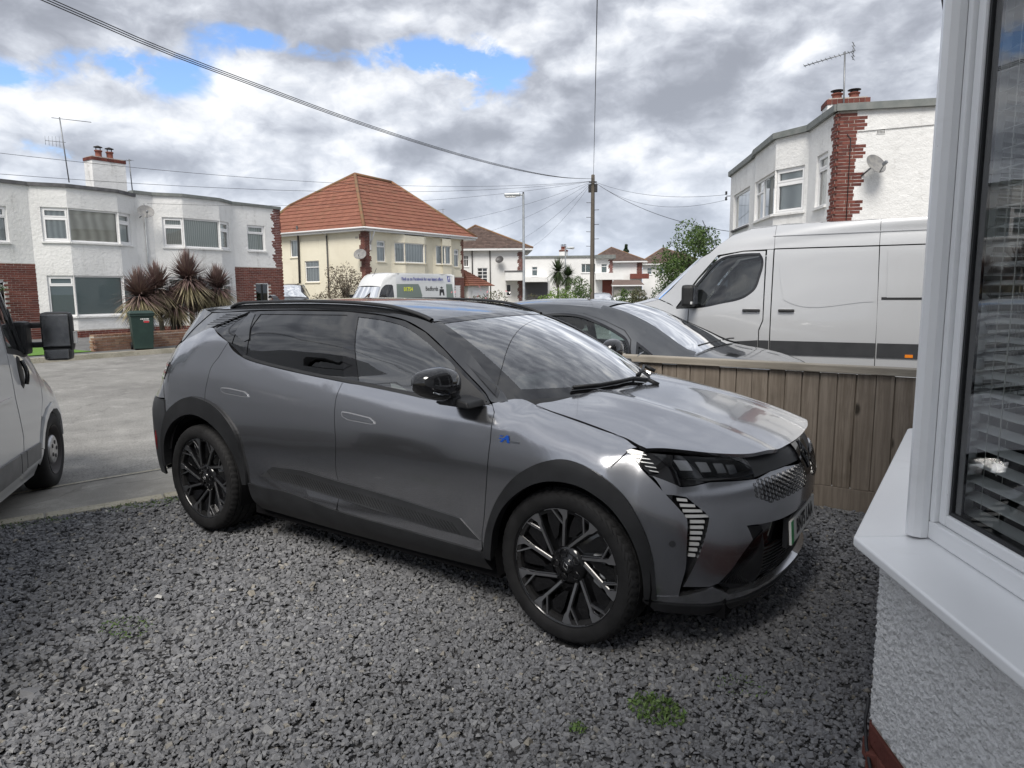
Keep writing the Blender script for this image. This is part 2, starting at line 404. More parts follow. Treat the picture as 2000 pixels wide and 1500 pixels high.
# ------------------------------------------------------------------ body surfaces of the dark grey car (metres)
def _st(x, z, w): return (x, list(zip(w, z)))
_hero_w0 = profile_field([
    _st(-0.78, [.22, .30, .40, .52, .66, .80, .92, 1.02, 1.10, 1.26, 1.46], [.66, .70, .72, .735, .745, .73, .60, .48, .40, .20, .10]),
    _st(-0.68, [.22, .30, .40, .52, .66, .80, .92, 1.02, 1.10, 1.26, 1.46], [.76, .80, .82, .83, .835, .825, .755, .67, .60, .42, .28]),
    _st(-0.55, [.22, .30, .40, .52, .66, .80, .92, 1.02, 1.10, 1.26, 1.46], [.805, .845, .865, .875, .88, .875, .845, .80, .75, .625, .47]),
    _st(-0.40, [.22, .30, .40, .52, .66, .80, .94, 1.05, 1.13, 1.28, 1.47], [.82, .86, .885, .895, .90, .902, .893, .875, .84, .73, .565]),
    _st(-0.15, [.22, .30, .40, .52, .66, .80, .95, 1.07, 1.15, 1.31, 1.475], [.83, .875, .90, .915, .922, .925, .92, .907, .88, .785, .605]),
    _st(0.10, [.22, .30, .40, .52, .66, .80, .95, 1.08, 1.17, 1.34, 1.48], [.83, .88, .90, .915, .927, .932, .928, .912, .878, .785, .62]),
    _st(0.45, [.21, .29, .40, .52, .66, .80, .95, 1.07, 1.195, 1.35, 1.485], [.82, .885, .895, .905, .922, .93, .926, .908, .845, .755, .635]),
    _st(0.90, [.21, .29, .38, .49, .60, .78, .92, 1.04, 1.15, 1.32, 1.487], [.82, .885, .905, .889, .915, .929, .925, .902, .846, .765, .635]),
    _st(1.36, [.21, .29, .38, .48, .60, .77, .90, 1.01, 1.108, 1.30, 1.47], [.82, .885, .905, .889, .914, .929, .925, .901, .848, .765, .635]),
    _st(1.75, [.21, .29, .38, .48, .62, .77, .89, .99, 1.075, 1.25, 1.445], [.82, .885, .905, .896, .918, .931, .926, .901, .848, .765, .605]),
    _st(2.10, [.21, .29, .39, .50, .64, .78, .88, .98, 1.062, 1.17, 1.292], [.82, .885, .905, .909, .927, .935, .928, .902, .848, .78, .675]),
    _st(2.42, [.21, .29, .40, .52, .66, .79, .89, .98, 1.04, 1.065, 1.085], [.82, .885, .905, .92, .932, .935, .925, .90, .84, .78, .72]),
    _st(2.80, [.21, .29, .40, .52, .66, .78, .86, .92, .965, .99, 1.01], [.83, .885, .91, .925, .935, .935, .925, .895, .835, .79, .73]),
    _st(3.07, [.21, .29, .40, .52, .64, .74, .81, .86, .90, .92, .935], [.80, .86, .89, .91, .92, .922, .91, .885, .84, .79, .73]),
    _st(3.35, [.21, .29, .40, .52, .64, .72, .78, .82, .85, .87, .89], [.66, .72, .76, .79, .80, .80, .79, .77, .74, .71, .68]),
])
_xf = catmull([.10, .18, .22, .30, .45, .60, .70, .78, .86, .92, 1.05], [3.44, 3.50, 3.54, 3.585, 3.61, 3.625, 3.62, 3.60, 3.56, 3.50, 3.32])
_xb = catmull([.10, .30, .50, .70, .80, .88, .93, 1.05], [.875, .905, .925, .925, .908, .872, .842, .76])
def HERO_FX(y, z):
    z = np.asarray(z, float); t = np.clip(np.abs(np.asarray(y, float))/_xb(z), 0, 0.9995); xf = _xf(z)
    return 2.90 + (xf-2.90)*(1-t**2.2)**(1/2.2)
def HERO_W(x, z):
    """half width of the car's side; ahead of the front wheel it runs into the rounded bumper"""
    x = np.asarray(x, float); z = np.asarray(z, float); w = _hero_w0(x, z)
    s = np.clip((x-2.95)/.16, 0, 1); s = s*s*(3-2*s); t = np.clip((x-2.90)/(_xf(z)-2.90), 0, .9995)
    return w*(1-s) + s*_xb(z)*(1-t**2.2)**(1/2.2)
_hc = catmull([2.40, 2.60, 2.80, 3.0, 3.2, 3.35, 3.45, 3.55, 3.62], [1.10, 1.09, 1.068, 1.037, .995, .957, .925, .885, .845])
_he = catmull([2.40, 2.53, 2.607, 2.70, 2.78, 2.94, 3.02, 3.09, 3.15, 3.3, 3.6], [1.084, 1.0525, 1.0363, 1.0198, 1.0038, .9655, .947, .9275, .905, .85, .74])
_hw = catmull([2.40, 2.607, 2.78, 2.94, 3.02, 3.09, 3.15, 3.3, 3.6], [.742, .755, .765, .765, .772, .798, .806, .80, .78])
def HERO_HOOD(x, y):
    x = np.asarray(x, float); a = np.abs(np.asarray(y, float)); zc, ze = _hc(x), _he(x)
    ridge = .010*np.exp(-((a-.40-.06*(x-3.1))/.07)**2)
    return zc - (zc-ze)*np.clip(a/_hw(x), 0, 1.12)**3.4 + ridge
_rc = catmull([-.70, -.50, -.34, 0, .4, .9, 1.3, 1.6, 1.8, 2.0], [1.44, 1.49, 1.51, 1.53, 1.545, 1.548, 1.532, 1.498, 1.462, 1.405])
_re = catmull([-.70, -.40, .1, .45, .9, 1.36, 1.75, 2.0], [1.43, 1.465, 1.482, 1.49, 1.492, 1.475, 1.425, 1.35])
def HERO_ROOF(x, y):
    a = np.abs(np.asarray(y, float)); zc, ze = _rc(x), _re(x); return zc - (zc-ze)*np.clip(a/.62, 0, 1.3)**2.4
def HERO_WS(t, s):
    """windscreen: t 0 at the roof .. 1 at the scuttle, s -1..1 across"""
    t = np.asarray(t, float); s = np.asarray(s, float); y = s*(.575 + (.735-.575)*t)
    xh = 1.93 - .165*s*s; xc = 2.80 - .36*s*s; zh = 1.455 - .033*s*s; zc = 1.035 + .022*s*s
    return np.stack([xh + (xc-xh)*t, y, zh + (zc-zh)*t + .045*4*t*(1-t)*(.55+.45*(1-s*s))], -1)
# ------------------------------------------------------------------ materials
def mat(name, col=(.5, .5, .5), rough=.5, metal=0.0, spec=.5, coat=0.0, coat_r=.03, ior=1.5):
    m = bpy.data.materials.new(name); m.use_nodes = True; b = m.node_tree.nodes['Principled BSDF']
    b.inputs['Base Color'].default_value = tuple(col) + (1,); b.inputs['Roughness'].default_value = rough; b.inputs['Metallic'].default_value = metal
    b.inputs['Specular IOR Level'].default_value = spec; b.inputs['Coat Weight'].default_value = coat; b.inputs['Coat Roughness'].default_value = coat_r; b.inputs['IOR'].default_value = ior
    return m
def nodes(m): return NT(m.node_tree), m.node_tree.nodes['Principled BSDF']
def vary(m, col_a, col_b, scale=3.0, detail=5, rough=None, bump=0.0, bscale=None, coords='Object', rand=0.0, dist=0.0, bdetail=4, bdist=.02):
    """colour that wanders between two tones, with fine relief"""
    t, b = nodes(m); co = t('ShaderNodeTexCoord').outputs[coords]
    if rand:
        oi = t('ShaderNodeObjectInfo').outputs['Random']; co = t.vmath('ADD', co, t('ShaderNodeCombineXYZ', {0: t.math('MULTIPLY', oi, 37.0), 1: t.math('MULTIPLY', oi, 91.0), 2: oi}).outputs[0])
    n = t.noise(co, scale, detail, .6, dist)
    f = t.sstep(n, .3, .7)
    if rand: f = t.math('ADD', t.math('MULTIPLY', f, 1-rand), t.math('MULTIPLY', t('ShaderNodeObjectInfo').outputs['Random'], rand))
    c = t.mix(f, col_a, col_b); t.l.new(c, b.inputs['Base Color'])
    if rough: t.l.new(t('ShaderNodeMapRange', {0: n, 3: rough[0], 4: rough[1]}).outputs[0], b.inputs['Roughness'])
    if bump:
        h = t.noise(co, bscale or scale*8, bdetail, .6)
        bp = t('ShaderNodeBump', {'Height': h, 'Strength': bump, 'Distance': bdist}); t.l.new(bp.outputs[0], b.inputs['Normal'])
    return m
def glass(name, tint=(.8, .85, .84), trans=.8, rough=0.0, gloss=1.0, ior=1.5):
    """thin sheet: part of the light goes straight through, part is mirrored, more at a grazing view"""
    m = bpy.data.materials.new(name); m.use_nodes = True; t = NT(m.node_tree); t.n.clear(); out = t('ShaderNodeOutputMaterial')
    fr = t('ShaderNodeFresnel', {'IOR': ior}).outputs[0]
    fr2 = t.math('MULTIPLY', fr, 1.75*gloss, clamp=True)
    tr = t('ShaderNodeBsdfTransparent', {'Color': tuple(c*trans for c in tint) + (1,)})
    gl = t('ShaderNodeBsdfGlossy', {'Color': (1, 1, 1, 1), 'Roughness': rough})
    mx = t('ShaderNodeMixShader', {0: fr2, 1: tr.outputs[0], 2: gl.outputs[0]}); t.l.new(mx.outputs[0], out.inputs[0]); return m
M = {}
def paint(name, col, metal=.0, rough=.4, flake=0.0):
    m = mat(name, col, rough, metal, .5, 1.0, .02); t, b = nodes(m)
    co = t('ShaderNodeTexCoord').outputs['Object']
    n = t.noise(co, 2.2, 3, .5); d = t.noise(co, 90, 2, .5)
    # thin film of road dust makes the clear coat a little uneven
    t.l.new(t('ShaderNodeMapRange', {0: n, 1: .3, 2: .7, 3: .02, 4: .06}).outputs[0], b.inputs['Coat Roughness'])
    if flake:
        v = t('ShaderNodeTexVoronoi', {'Vector': co, 'Scale': 900.0}); t.l.new(t.mix(t.math('MULTIPLY', v.outputs['Color'], flake), col, tuple(min(1, c*1.8) for c in col)), b.inputs['Base Color'])
    return m
M['grey_paint'] = paint('gunmetal paint', (.37, .375, .395), .95, .21, .25)
M['roof_paint'] = paint('gloss black roof', (.035, .037, .041), .5, .30)
M['gloss_black'] = mat('gloss black', (.006, .006, .007), .06, 0, .5, .6, .02)
M['trim_black'] = vary(mat('black plastic', (.022, .023, .025), .55), (.010, .0105, .012), (.017, .018, .020), 9, bump=.12, bscale=900, bdist=.001)
M['clad_grey'] = vary(mat('grey cladding', (.045, .047, .051), .42, .3), (.040, .042, .046), (.052, .054, .058), 5)
M['dark'] = mat('unlit dark lining', (.008, .008, .009), .9, 0, .1)
M['rubber'] = vary(mat('tyre rubber', (.016, .016, .017), .72, 0, .3), (.009, .009, .0095), (.017, .017, .018), 14, rough=(.62, .85), bump=.1, bscale=300, bdist=.002)
M['alloy'] = mat('machined alloy', (.46, .46, .47), .36, 1.0)
M['black_alloy'] = mat('black alloy', (.008, .008, .009), .16, .2, .5, .5, .05)
M['steel'] = vary(mat('steel', (.45, .45, .46), .38, 1.0), (.36, .36, .37), (.52, .52, .53), 30)
M['caliper'] = mat('cast caliper', (.42, .43, .44), .45, .6)
M['chrome'] = mat('dark chrome', (.42, .43, .45), .12, 1.0)
M['lens'] = glass('lamp cover', (.85, .87, .9), .75)
M['lamp_in'] = mat('lamp inside', (.70, .71, .73), .22, .6)
M['light_bar'] = mat('pale light bar', (.62, .63, .63), .25, .1, .5, .3)
M['windscreen'] = glass('windscreen glass', (.80, .90, .88), .80, 0.0, 2.1)
M['side_glass'] = glass('tinted side glass', (.70, .82, .79), .42, 0.0, 2.0)
M['privacy'] = glass('privacy glass', (.5, .52, .55), .06, 0.0, .95)
M['house_glass'] = glass('window pane', (.96, .99, .98), .95, 0.0, 1.45, ) if False else glass('window pane', (.96, .99, .98), .95, 0.0, .9, 1.45)
M['near_glass'] = glass('near window pane', (.96, .99, .98), .97, 0.0, 1.0, 1.5)
M['seat'] = mat('seat cloth', (.055, .057, .06), .85, 0, .2)
M['dash'] = mat('dashboard', (.045, .046, .05), .6)
M['headliner'] = mat('headliner', (.32, .33, .33), .9, 0, .1)
M['handle_edge'] = mat('satin seam', (.30, .31, .33), .4, .3)
M['blue'] = mat('blue badge', (.01, .08, .42), .3, .2)
M['plate_white'] = mat('plate white', (.72, .72, .70), .35)
M['plate_green'] = mat('plate green', (.02, .30, .09), .4)
M['ink'] = mat('black lettering', (.012, .012, .013), .45)
M['orange'] = mat('orange lens', (.75, .22, .02), .2, 0, .5, .5)
M['red_lens'] = mat('red lens', (.25, .01, .012), .15, 0, .5, .5)
# measured outlines of the dark grey car's panels, in metres on its body surfaces
HERO_TRACE = {"rear_window":[[0.457,1.206],[0.418,1.301],[0.385,1.376],[0.381,1.459],[1.181,1.463],[1.341,1.12],[1.177,1.125],[1.01,1.141],[0.737,1.164],[0.551,1.189]],"front_window":[[1.268,1.454],[1.467,1.437],[1.635,1.405],[1.79,1.345],[1.915,1.286],[2.058,1.214],[2.149,1.058],[1.915,1.072],[1.653,1.092],[1.446,1.109]],"sail":[[2.06,1.212],[2.116,1.179],[2.207,1.127],[2.277,1.088],[2.307,1.067],[2.273,1.057],[2.151,1.058]],"quarter_window":[[0.025,1.368],[0.146,1.432],[0.248,1.457],[0.269,1.453],[0.264,1.288],[0.256,1.281]],"rear_vent":[[0.274,1.341],[0.394,1.301],[0.438,1.21],[0.287,1.269]],"gap_B":[[1.171,1.476],[1.346,1.109],[1.345,1.09],[1.338,1.039],[1.341,0.954],[1.35,0.769],[1.324,0.572],[1.325,0.517],[1.312,0.357]],"gap_F":[[2.341,1.058],[2.383,1.023],[2.395,0.967],[2.39,0.805],[2.353,0.527],[2.326,0.384],[2.32,0.332]],"gap_R":[[0.256,1.472],[0.26,1.278],[0.25,1.254],[0.219,1.181],[0.18,1.121],[0.169,1.055],[0.139,0.951],[0.135,0.901],[0.143,0.861]],"roofline":[[0.256,1.472],[0.63,1.48],[1.169,1.478],[1.453,1.458],[1.617,1.432],[1.782,1.376],[1.952,1.292],[2.104,1.203],[2.284,1.093],[2.341,1.058]],"belt":[[0.261,1.277],[0.445,1.19],[0.564,1.168],[0.688,1.153],[1.021,1.121],[1.353,1.096],[1.663,1.073],[1.926,1.052],[2.126,1.041],[2.351,1.052]],"archR_out":[[-0.509,0.367],[-0.492,0.439],[-0.48,0.554],[-0.441,0.655],[-0.371,0.754],[-0.213,0.853],[-0.012,0.915],[0.135,0.907],[0.282,0.864],[0.381,0.797],[0.451,0.716],[0.474,0.581],[0.489,0.479],[0.487,0.391]],"archR_in":[[-0.457,0.388],[-0.447,0.473],[-0.417,0.57],[-0.336,0.665],[-0.181,0.758],[0.005,0.801],[0.154,0.778],[0.278,0.718],[0.374,0.622],[0.428,0.502],[0.446,0.384]],"archF_out":[[2.333,0.318],[2.368,0.463],[2.455,0.644],[2.56,0.763],[2.678,0.832],[2.778,0.86],[2.875,0.85],[2.973,0.815],[3.058,0.748],[3.123,0.657],[3.167,0.552],[3.187,0.451],[3.194,0.298]],"archF_in":[[2.38,0.31],[2.393,0.398],[2.417,0.487],[2.473,0.591],[2.558,0.677],[2.64,0.731],[2.727,0.761],[2.814,0.767],[2.906,0.754],[2.99,0.713],[3.062,0.636],[3.116,0.534],[3.142,0.419],[3.146,0.295]],"rib_panel":[[0.625,0.464],[0.751,0.545],[1.026,0.562],[1.323,0.538],[1.804,0.512],[2.201,0.487],[2.32,0.385],[2.01,0.399],[1.31,0.434]],"sill_top":[[0.487,0.387],[0.612,0.389],[0.853,0.41],[1.307,0.362],[1.848,0.353],[2.316,0.331]],"sill_bot":[[0.53,0.3],[1.3,0.291],[1.827,0.273],[2.312,0.282]],"handle_r":[[0.311,0.993],[0.322,1.0],[0.39,1.002],[0.548,0.991],[0.579,0.977],[0.59,0.96],[0.55,0.956],[0.354,0.964],[0.317,0.974]],"handle_f":[[1.397,0.936],[1.404,0.946],[1.46,0.945],[1.615,0.932],[1.646,0.916],[1.654,0.901],[1.625,0.897],[1.454,0.903],[1.406,0.918]],"badge":[[2.455,0.913],[2.553,0.914]],"hoodgap_s":[[2.416,1.076],[2.529,1.056],[2.607,1.027],[2.783,0.999],[2.941,0.97],[3.023,0.954],[3.091,0.933],[3.12,0.917]],"hood_rear":[[2.52,-0.713],[2.567,-0.662],[2.61,-0.563],[2.667,-0.288],[2.665,0.138]],"hood_gap":[[2.52,-0.713],[2.603,-0.784],[2.779,-0.772],[2.939,-0.735],[3.01,-0.738],[3.071,-0.756],[3.103,-0.765]],"hood_lip":[[3.103,-0.765],[3.16,-0.745],[3.237,-0.709],[3.353,-0.638],[3.452,-0.555],[3.508,-0.486],[3.542,-0.404],[3.556,-0.247],[3.56,-0.11],[3.553,0.025]],"lamp_blade":[[-0.834,0.915],[-0.828,0.92],[-0.819,0.917],[-0.811,0.91],[-0.811,0.894],[-0.817,0.867],[-0.826,0.834],[-0.839,0.832],[-0.849,0.835],[-0.843,0.883]],"emblem_panel":[[-0.497,0.848],[-0.369,0.857],[-0.2,0.861],[-0.289,0.804],[-0.406,0.795],[-0.502,0.785]],"intake":[[-0.56,0.581],[-0.485,0.577],[-0.361,0.575],[-0.163,0.58],[0.018,0.594],[0.209,0.449],[-0.19,0.37],[-0.401,0.265],[-0.17,0.104],[-0.514,0.241],[-0.594,0.266],[-0.661,0.337],[-0.598,0.426],[-0.516,0.512]],"apillar":[[1.827,1.422],[1.967,1.357],[2.125,1.268],[2.258,1.171],[2.416,1.076]],"cheek_edge":[[3.054,0.919],[3.046,0.91],[3.113,0.858],[3.184,0.797],[3.229,0.75],[3.272,0.7],[3.305,0.652],[3.307,0.595],[3.305,0.516],[3.301,0.433],[3.286,0.365],[3.272,0.299]]}
# ------------------------------------------------------------------ materials of the street
def stucco(name, a, b, bump=.5, bscale=45, dirt=(.30, .29, .27), dirt_amt=.5):
    m = mat(name, a, .85, 0, .25); t, bs = nodes(m); co = t('ShaderNodeTexCoord').outputs['Object']
    n1 = t.noise(co, .55, 6, .6, .4); n2 = t.noise(co, 6, 4, .6)
    mp = t('ShaderNodeMapping', {0: co, 3: (1.6, 1.6, .16)}).outputs[0]; n3 = t.noise(mp, 1.6, 6, .65)      # streaks run down
    c = t.mix(t.sstep(n1, .35, .7), a, b); c = t.mix(t.math('MULTIPLY', t.math('MULTIPLY', t.sstep(n3, .52, .78), t.sstep(n2, .35, .65)), dirt_amt), c, dirt)
    t.l.new(c, bs.inputs['Base Color'])
    h = t.math('ADD', t.noise(co, bscale, 4, .65), t.math('MULTIPLY', t.noise(co, bscale*.22, 3, .6), 1.6)); bp = t('ShaderNodeBump', {'Height': h, 'Strength': bump, 'Distance': .03}); t.l.new(bp.outputs[0], bs.inputs['Normal']); return m
M['white_render'] = stucco('white rendered wall', (.82, .82, .81), (.71, .71, .70), dirt_amt=.7)
M['pebble_wall'] = stucco('white pebbledash', (.84, .84, .84), (.77, .77, .77), .7, 90, (.42, .41, .39), .25)
M['cream_render'] = stucco('cream rendered wall', (.78, .735, .60), (.72, .67, .54), .25, 60, (.36, .31, .24), .45)
M['white_far'] = stucco('white house paint', (.78, .78, .77), (.70, .70, .69), .2, 30, (.5, .49, .47), .3)
def rand_mat(name, cols, rough=.8, bump=.3, bscale=60, tex=8):
    """each separate piece takes a tone of its own"""
    m = mat(name, cols[0], rough, 0, .3); t, b = nodes(m); g = t('ShaderNodeNewGeometry').outputs['Random Per Island']; oi = t('ShaderNodeObjectInfo').outputs['Random']
    r = t.math('FRACT', t.math('ADD', t.math('MULTIPLY', g, 7.31), t.math('MULTIPLY', oi, 3.17))); n = len(cols)
    c = t.ramp(r, [(i/(n-1), cols[i]) for i in range(n)]); co = t('ShaderNodeTexCoord').outputs['Object']
    co = t.vmath('ADD', co, t('ShaderNodeCombineXYZ', {0: t.math('MULTIPLY', r, 31.0), 1: t.math('MULTIPLY', oi, 17.0), 2: r}).outputs[0])
    nz = t.noise(co, tex, 5, .6); c = t.mix(t.math('MULTIPLY', t.sstep(nz, .35, .75), .45), c, tuple(x*.55 for x in cols[0])); t.l.new(c, b.inputs['Base Color'])
    bp = t('ShaderNodeBump', {'Height': t.noise(co, bscale, 3, .6), 'Strength': bump, 'Distance': .01}); t.l.new(bp.outputs[0], b.inputs['Normal']); return m
M['brick'] = rand_mat('red brick', [(.13, .042, .033), (.17, .055, .042), (.20, .072, .055), (.11, .038, .032), (.155, .05, .038)])
M['brick_old'] = rand_mat('weathered brick', [(.24, .14, .095), (.30, .18, .12), (.20, .11, .075), (.27, .17, .13), (.33, .22, .15)])
M['mortar'] = vary(mat('mortar', (.42, .39, .35), .9), (.36, .33, .29), (.50, .47, .43), 12, bump=.3)
M['tile_red'] = rand_mat('red roof tile', [(.25, .105, .07), (.28, .12, .08), (.235, .095, .065), (.265, .11, .072), (.23, .11, .07)], .8, .2, 30, 3)
M['tile_brown'] = rand_mat('brown roof tile', [(.12, .085, .072), (.15, .105, .09), (.10, .07, .06), (.17, .12, .10)], .85, .2, 30, 3)
M['ridge_tile'] = vary(mat('ridge tile', (.23, .11, .06), .85), (.24, .11, .06), (.19, .14, .07), 2.5, bump=.2)
M['upvc'] = vary(mat('white window plastic', (.80, .81, .82), .28, 0, .5), (.83, .84, .85), (.87, .88, .89), 2.0)
def grime(m):
    """sparse specks, a little dust in patches"""
    t, b = nodes(m); src = b.inputs['Base Color'].links[0].from_socket; co = t('ShaderNodeTexCoord').outputs['Object']; v = t('ShaderNodeTexVoronoi', {'Vector': co, 'Scale': 34.0}); d = t.math('LESS_THAN', v.outputs['Distance'], t.math('MULTIPLY', t.sstep(t.noise(co, 7, 3), .52, .8), .11)); c = t.mix(t.math('MULTIPLY', d, .7), src, (.16, .15, .13)); c = t.mix(t.math('MULTIPLY', t.sstep(t.noise(co, 3.2, 6, .7, .6), .52, .8), .30), c, (.50, .49, .46)); t.l.new(c, b.inputs['Base Color'])
grime(M['upvc'])
M['upvc_far'] = mat('white paintwork', (.80, .80, .80), .4)
M['gasket'] = mat('dark window seal', (.02, .021, .023), .5)
M['slat'] = vary(mat('white blind slat', (.74, .75, .75), .45), (.82, .83, .83), (.88, .89, .89), 3)
M['cord'] = mat('blind cord', (.72, .72, .70), .8)
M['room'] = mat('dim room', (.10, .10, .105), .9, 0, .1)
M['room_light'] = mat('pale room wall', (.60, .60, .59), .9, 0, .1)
def cloth(name, a, b, freq=26):
    m = mat(name, a, .9, 0, .1); t, bs = nodes(m); co = t('ShaderNodeTexCoord').outputs['Object']; sep = t('ShaderNodeSeparateXYZ', {0: co}); u = t.math('ADD', sep.outputs[0], sep.outputs[1])
    w = t.math('SINE', t.math('ADD', t.math('MULTIPLY', u, freq), t.math('MULTIPLY', t.noise(co, 1.5, 2), 6.0))); t.l.new(t.mix(t.math('MULTIPLY_ADD', w, .5, .5), a, b), bs.inputs['Base Color']); return m
M['curtain'] = cloth('net curtain', (.76, .78, .78), (.56, .58, .59))
M['curtain_cream'] = cloth('cream curtain', (.82, .79, .72), (.58, .55, .49), 18)
M['blind_v'] = cloth('vertical blind', (.74, .76, .72), (.48, .50, .48), 70)
M['blind_grey'] = mat('grey roller blind', (.38, .44, .45), .85)
M['felt'] = vary(mat('roof felt', (.10, .10, .105), .9), (.08, .08, .085), (.14, .14, .145), 4, bump=.3)
M['felt_green'] = vary(mat('roof edge trim', (.16, .18, .17), .7), (.14, .155, .15), (.20, .21, .20), 4)
M['pot'] = vary(mat('clay pot', (.20, .065, .05), .8), (.17, .055, .04), (.24, .085, .06), 8)
M['iron'] = mat('dark iron', (.05, .045, .045), .6, .3)
M['galv'] = vary(mat('galvanised steel', (.42, .44, .45), .45, .7), (.36, .38, .39), (.48, .50, .51), 5)
M['alu'] = mat('aerial metal', (.22, .23, .24), .45, .6)
M['dish'] = vary(mat('grey dish', (.20, .20, .205), .6), (.17, .17, .175), (.27, .265, .25), 8)
M['cable'] = mat('black cable', (.025, .025, .028), .6)
M['gutter'] = mat('white gutter', (.70, .70, .70), .4)
M['pipe_dark'] = mat('dark drainpipe', (.05, .047, .047), .45)
M['lead'] = mat('lead flashing', (.13, .135, .14), .6, .2)
def wood(name, a, b, axis=2, scale=1.0, knots=True):
    m = mat(name, a, .85, 0, .2); t, bs = nodes(m); co = t('ShaderNodeTexCoord').outputs['Object']; oi = t('ShaderNodeObjectInfo').outputs['Random']
    co = t.vmath('ADD', co, t('ShaderNodeCombineXYZ', {0: t.math('MULTIPLY', oi, 53.0), 1: t.math('MULTIPLY', oi, 29.0), 2: t.math('MULTIPLY', oi, 11.0)}).outputs[0])
    s = [22*scale]*3; s[axis] = 1.1*scale; mp = t('ShaderNodeMapping', {0: co, 3: tuple(s)}).outputs[0]
    g = t.noise(mp, 1.6, 6, .65, .6); g2 = t.noise(co, 2.5, 4, .6); v = t('ShaderNodeTexVoronoi', {'Vector': t('ShaderNodeMapping', {0: co, 3: tuple(4.2 if i != axis else 2.2 for i in range(3))}).outputs[0], 'Scale': 1.0}).outputs['Distance']
    c = t.mix(t.sstep(g, .35, .68), a, b); c = t.mix(t.math('MULTIPLY', t.sstep(g2, .45, .75), .55), c, tuple(x*.5 for x in a)); c = t.mix(t.math('MULTIPLY', oi, .45), c, tuple(x*.72 for x in b))
    if knots: c = t.mix(t.math('SUBTRACT', 1.0, t.sstep(v, .05, .13)), c, tuple(x*.28 for x in a))
    t.l.new(c, bs.inputs['Base Color']); bp = t('ShaderNodeBump', {'Height': g, 'Strength': .6, 'Distance': .006}); t.l.new(bp.outputs[0], bs.inputs['Normal']); return m
M['fence_wood'] = wood('weathered fence board', (.20, .165, .13), (.34, .29, .24))
M['rail_wood'] = wood('pale capping rail', (.30, .27, .225), (.44, .40, .34), 0, 1.0)
M['pole_wood'] = wood('tarred pole', (.10, .085, .07), (.17, .15, .125), 2, 1.0, False)
M['foliage'] = rand_mat('green leaves', [(.045, .085, .022), (.07, .12, .03), (.10, .155, .04), (.055, .10, .03), (.085, .13, .045)], .6, .0)
M['foliage_lime'] = rand_mat('light green leaves', [(.10, .17, .035), (.14, .22, .05), (.18, .25, .07), (.09, .15, .035)], .6, .0)
M['foliage_dark'] = rand_mat('dark green leaves', [(.018, .035, .018), (.03, .05, .024), (.04, .065, .03), (.022, .045, .022)], .6, .0)
M['foliage_dry'] = rand_mat('brownish leaves', [(.15, .11, .085), (.20, .16, .125), (.11, .085, .06), (.13, .12, .07), (.24, .20, .17)], .7, .0)
M['foliage_mix'] = rand_mat('mixed hedge leaves', [(.05, .07, .03), (.08, .09, .04), (.12, .10, .06), (.06, .085, .035), (.15, .12, .08)], .7, .0)
M['petal'] = rand_mat('pink petals', [(.62, .18, .22), (.70, .30, .33), (.55, .12, .16)], .6, .0)
M['cordy'] = rand_mat('purple strap leaf', [(.17, .105, .10), (.22, .15, .135), (.13, .085, .085), (.25, .185, .15), (.17, .135, .11)], .5, .0)
M['cordy_pale'] = rand_mat('faded strap leaf', [(.34, .30, .18), (.28, .24, .14), (.40, .35, .23), (.24, .20, .13)], .55, .0)
M['cordy_dead'] = rand_mat('dead strap leaf', [(.07, .058, .045), (.10, .085, .065), (.05, .04, .032)], .7, .0)
M['palm_leaf'] = rand_mat('green strap leaf', [(.045, .075, .03), (.07, .10, .045), (.035, .055, .025), (.10, .125, .06)], .5, .0)
M['bark'] = vary(mat('bark', (.13, .105, .085), .9), (.10, .08, .065), (.19, .16, .13), 9, bump=.6)
M['bark_pale'] = vary(mat('pale trunk', (.24, .21, .17), .9), (.19, .16, .13), (.30, .265, .21), 9, bump=.5)
M['weed'] = rand_mat('weed leaves', [(.08, .15, .04), (.13, .21, .06), (.17, .24, .085), (.06, .11, .035)], .55, .0)
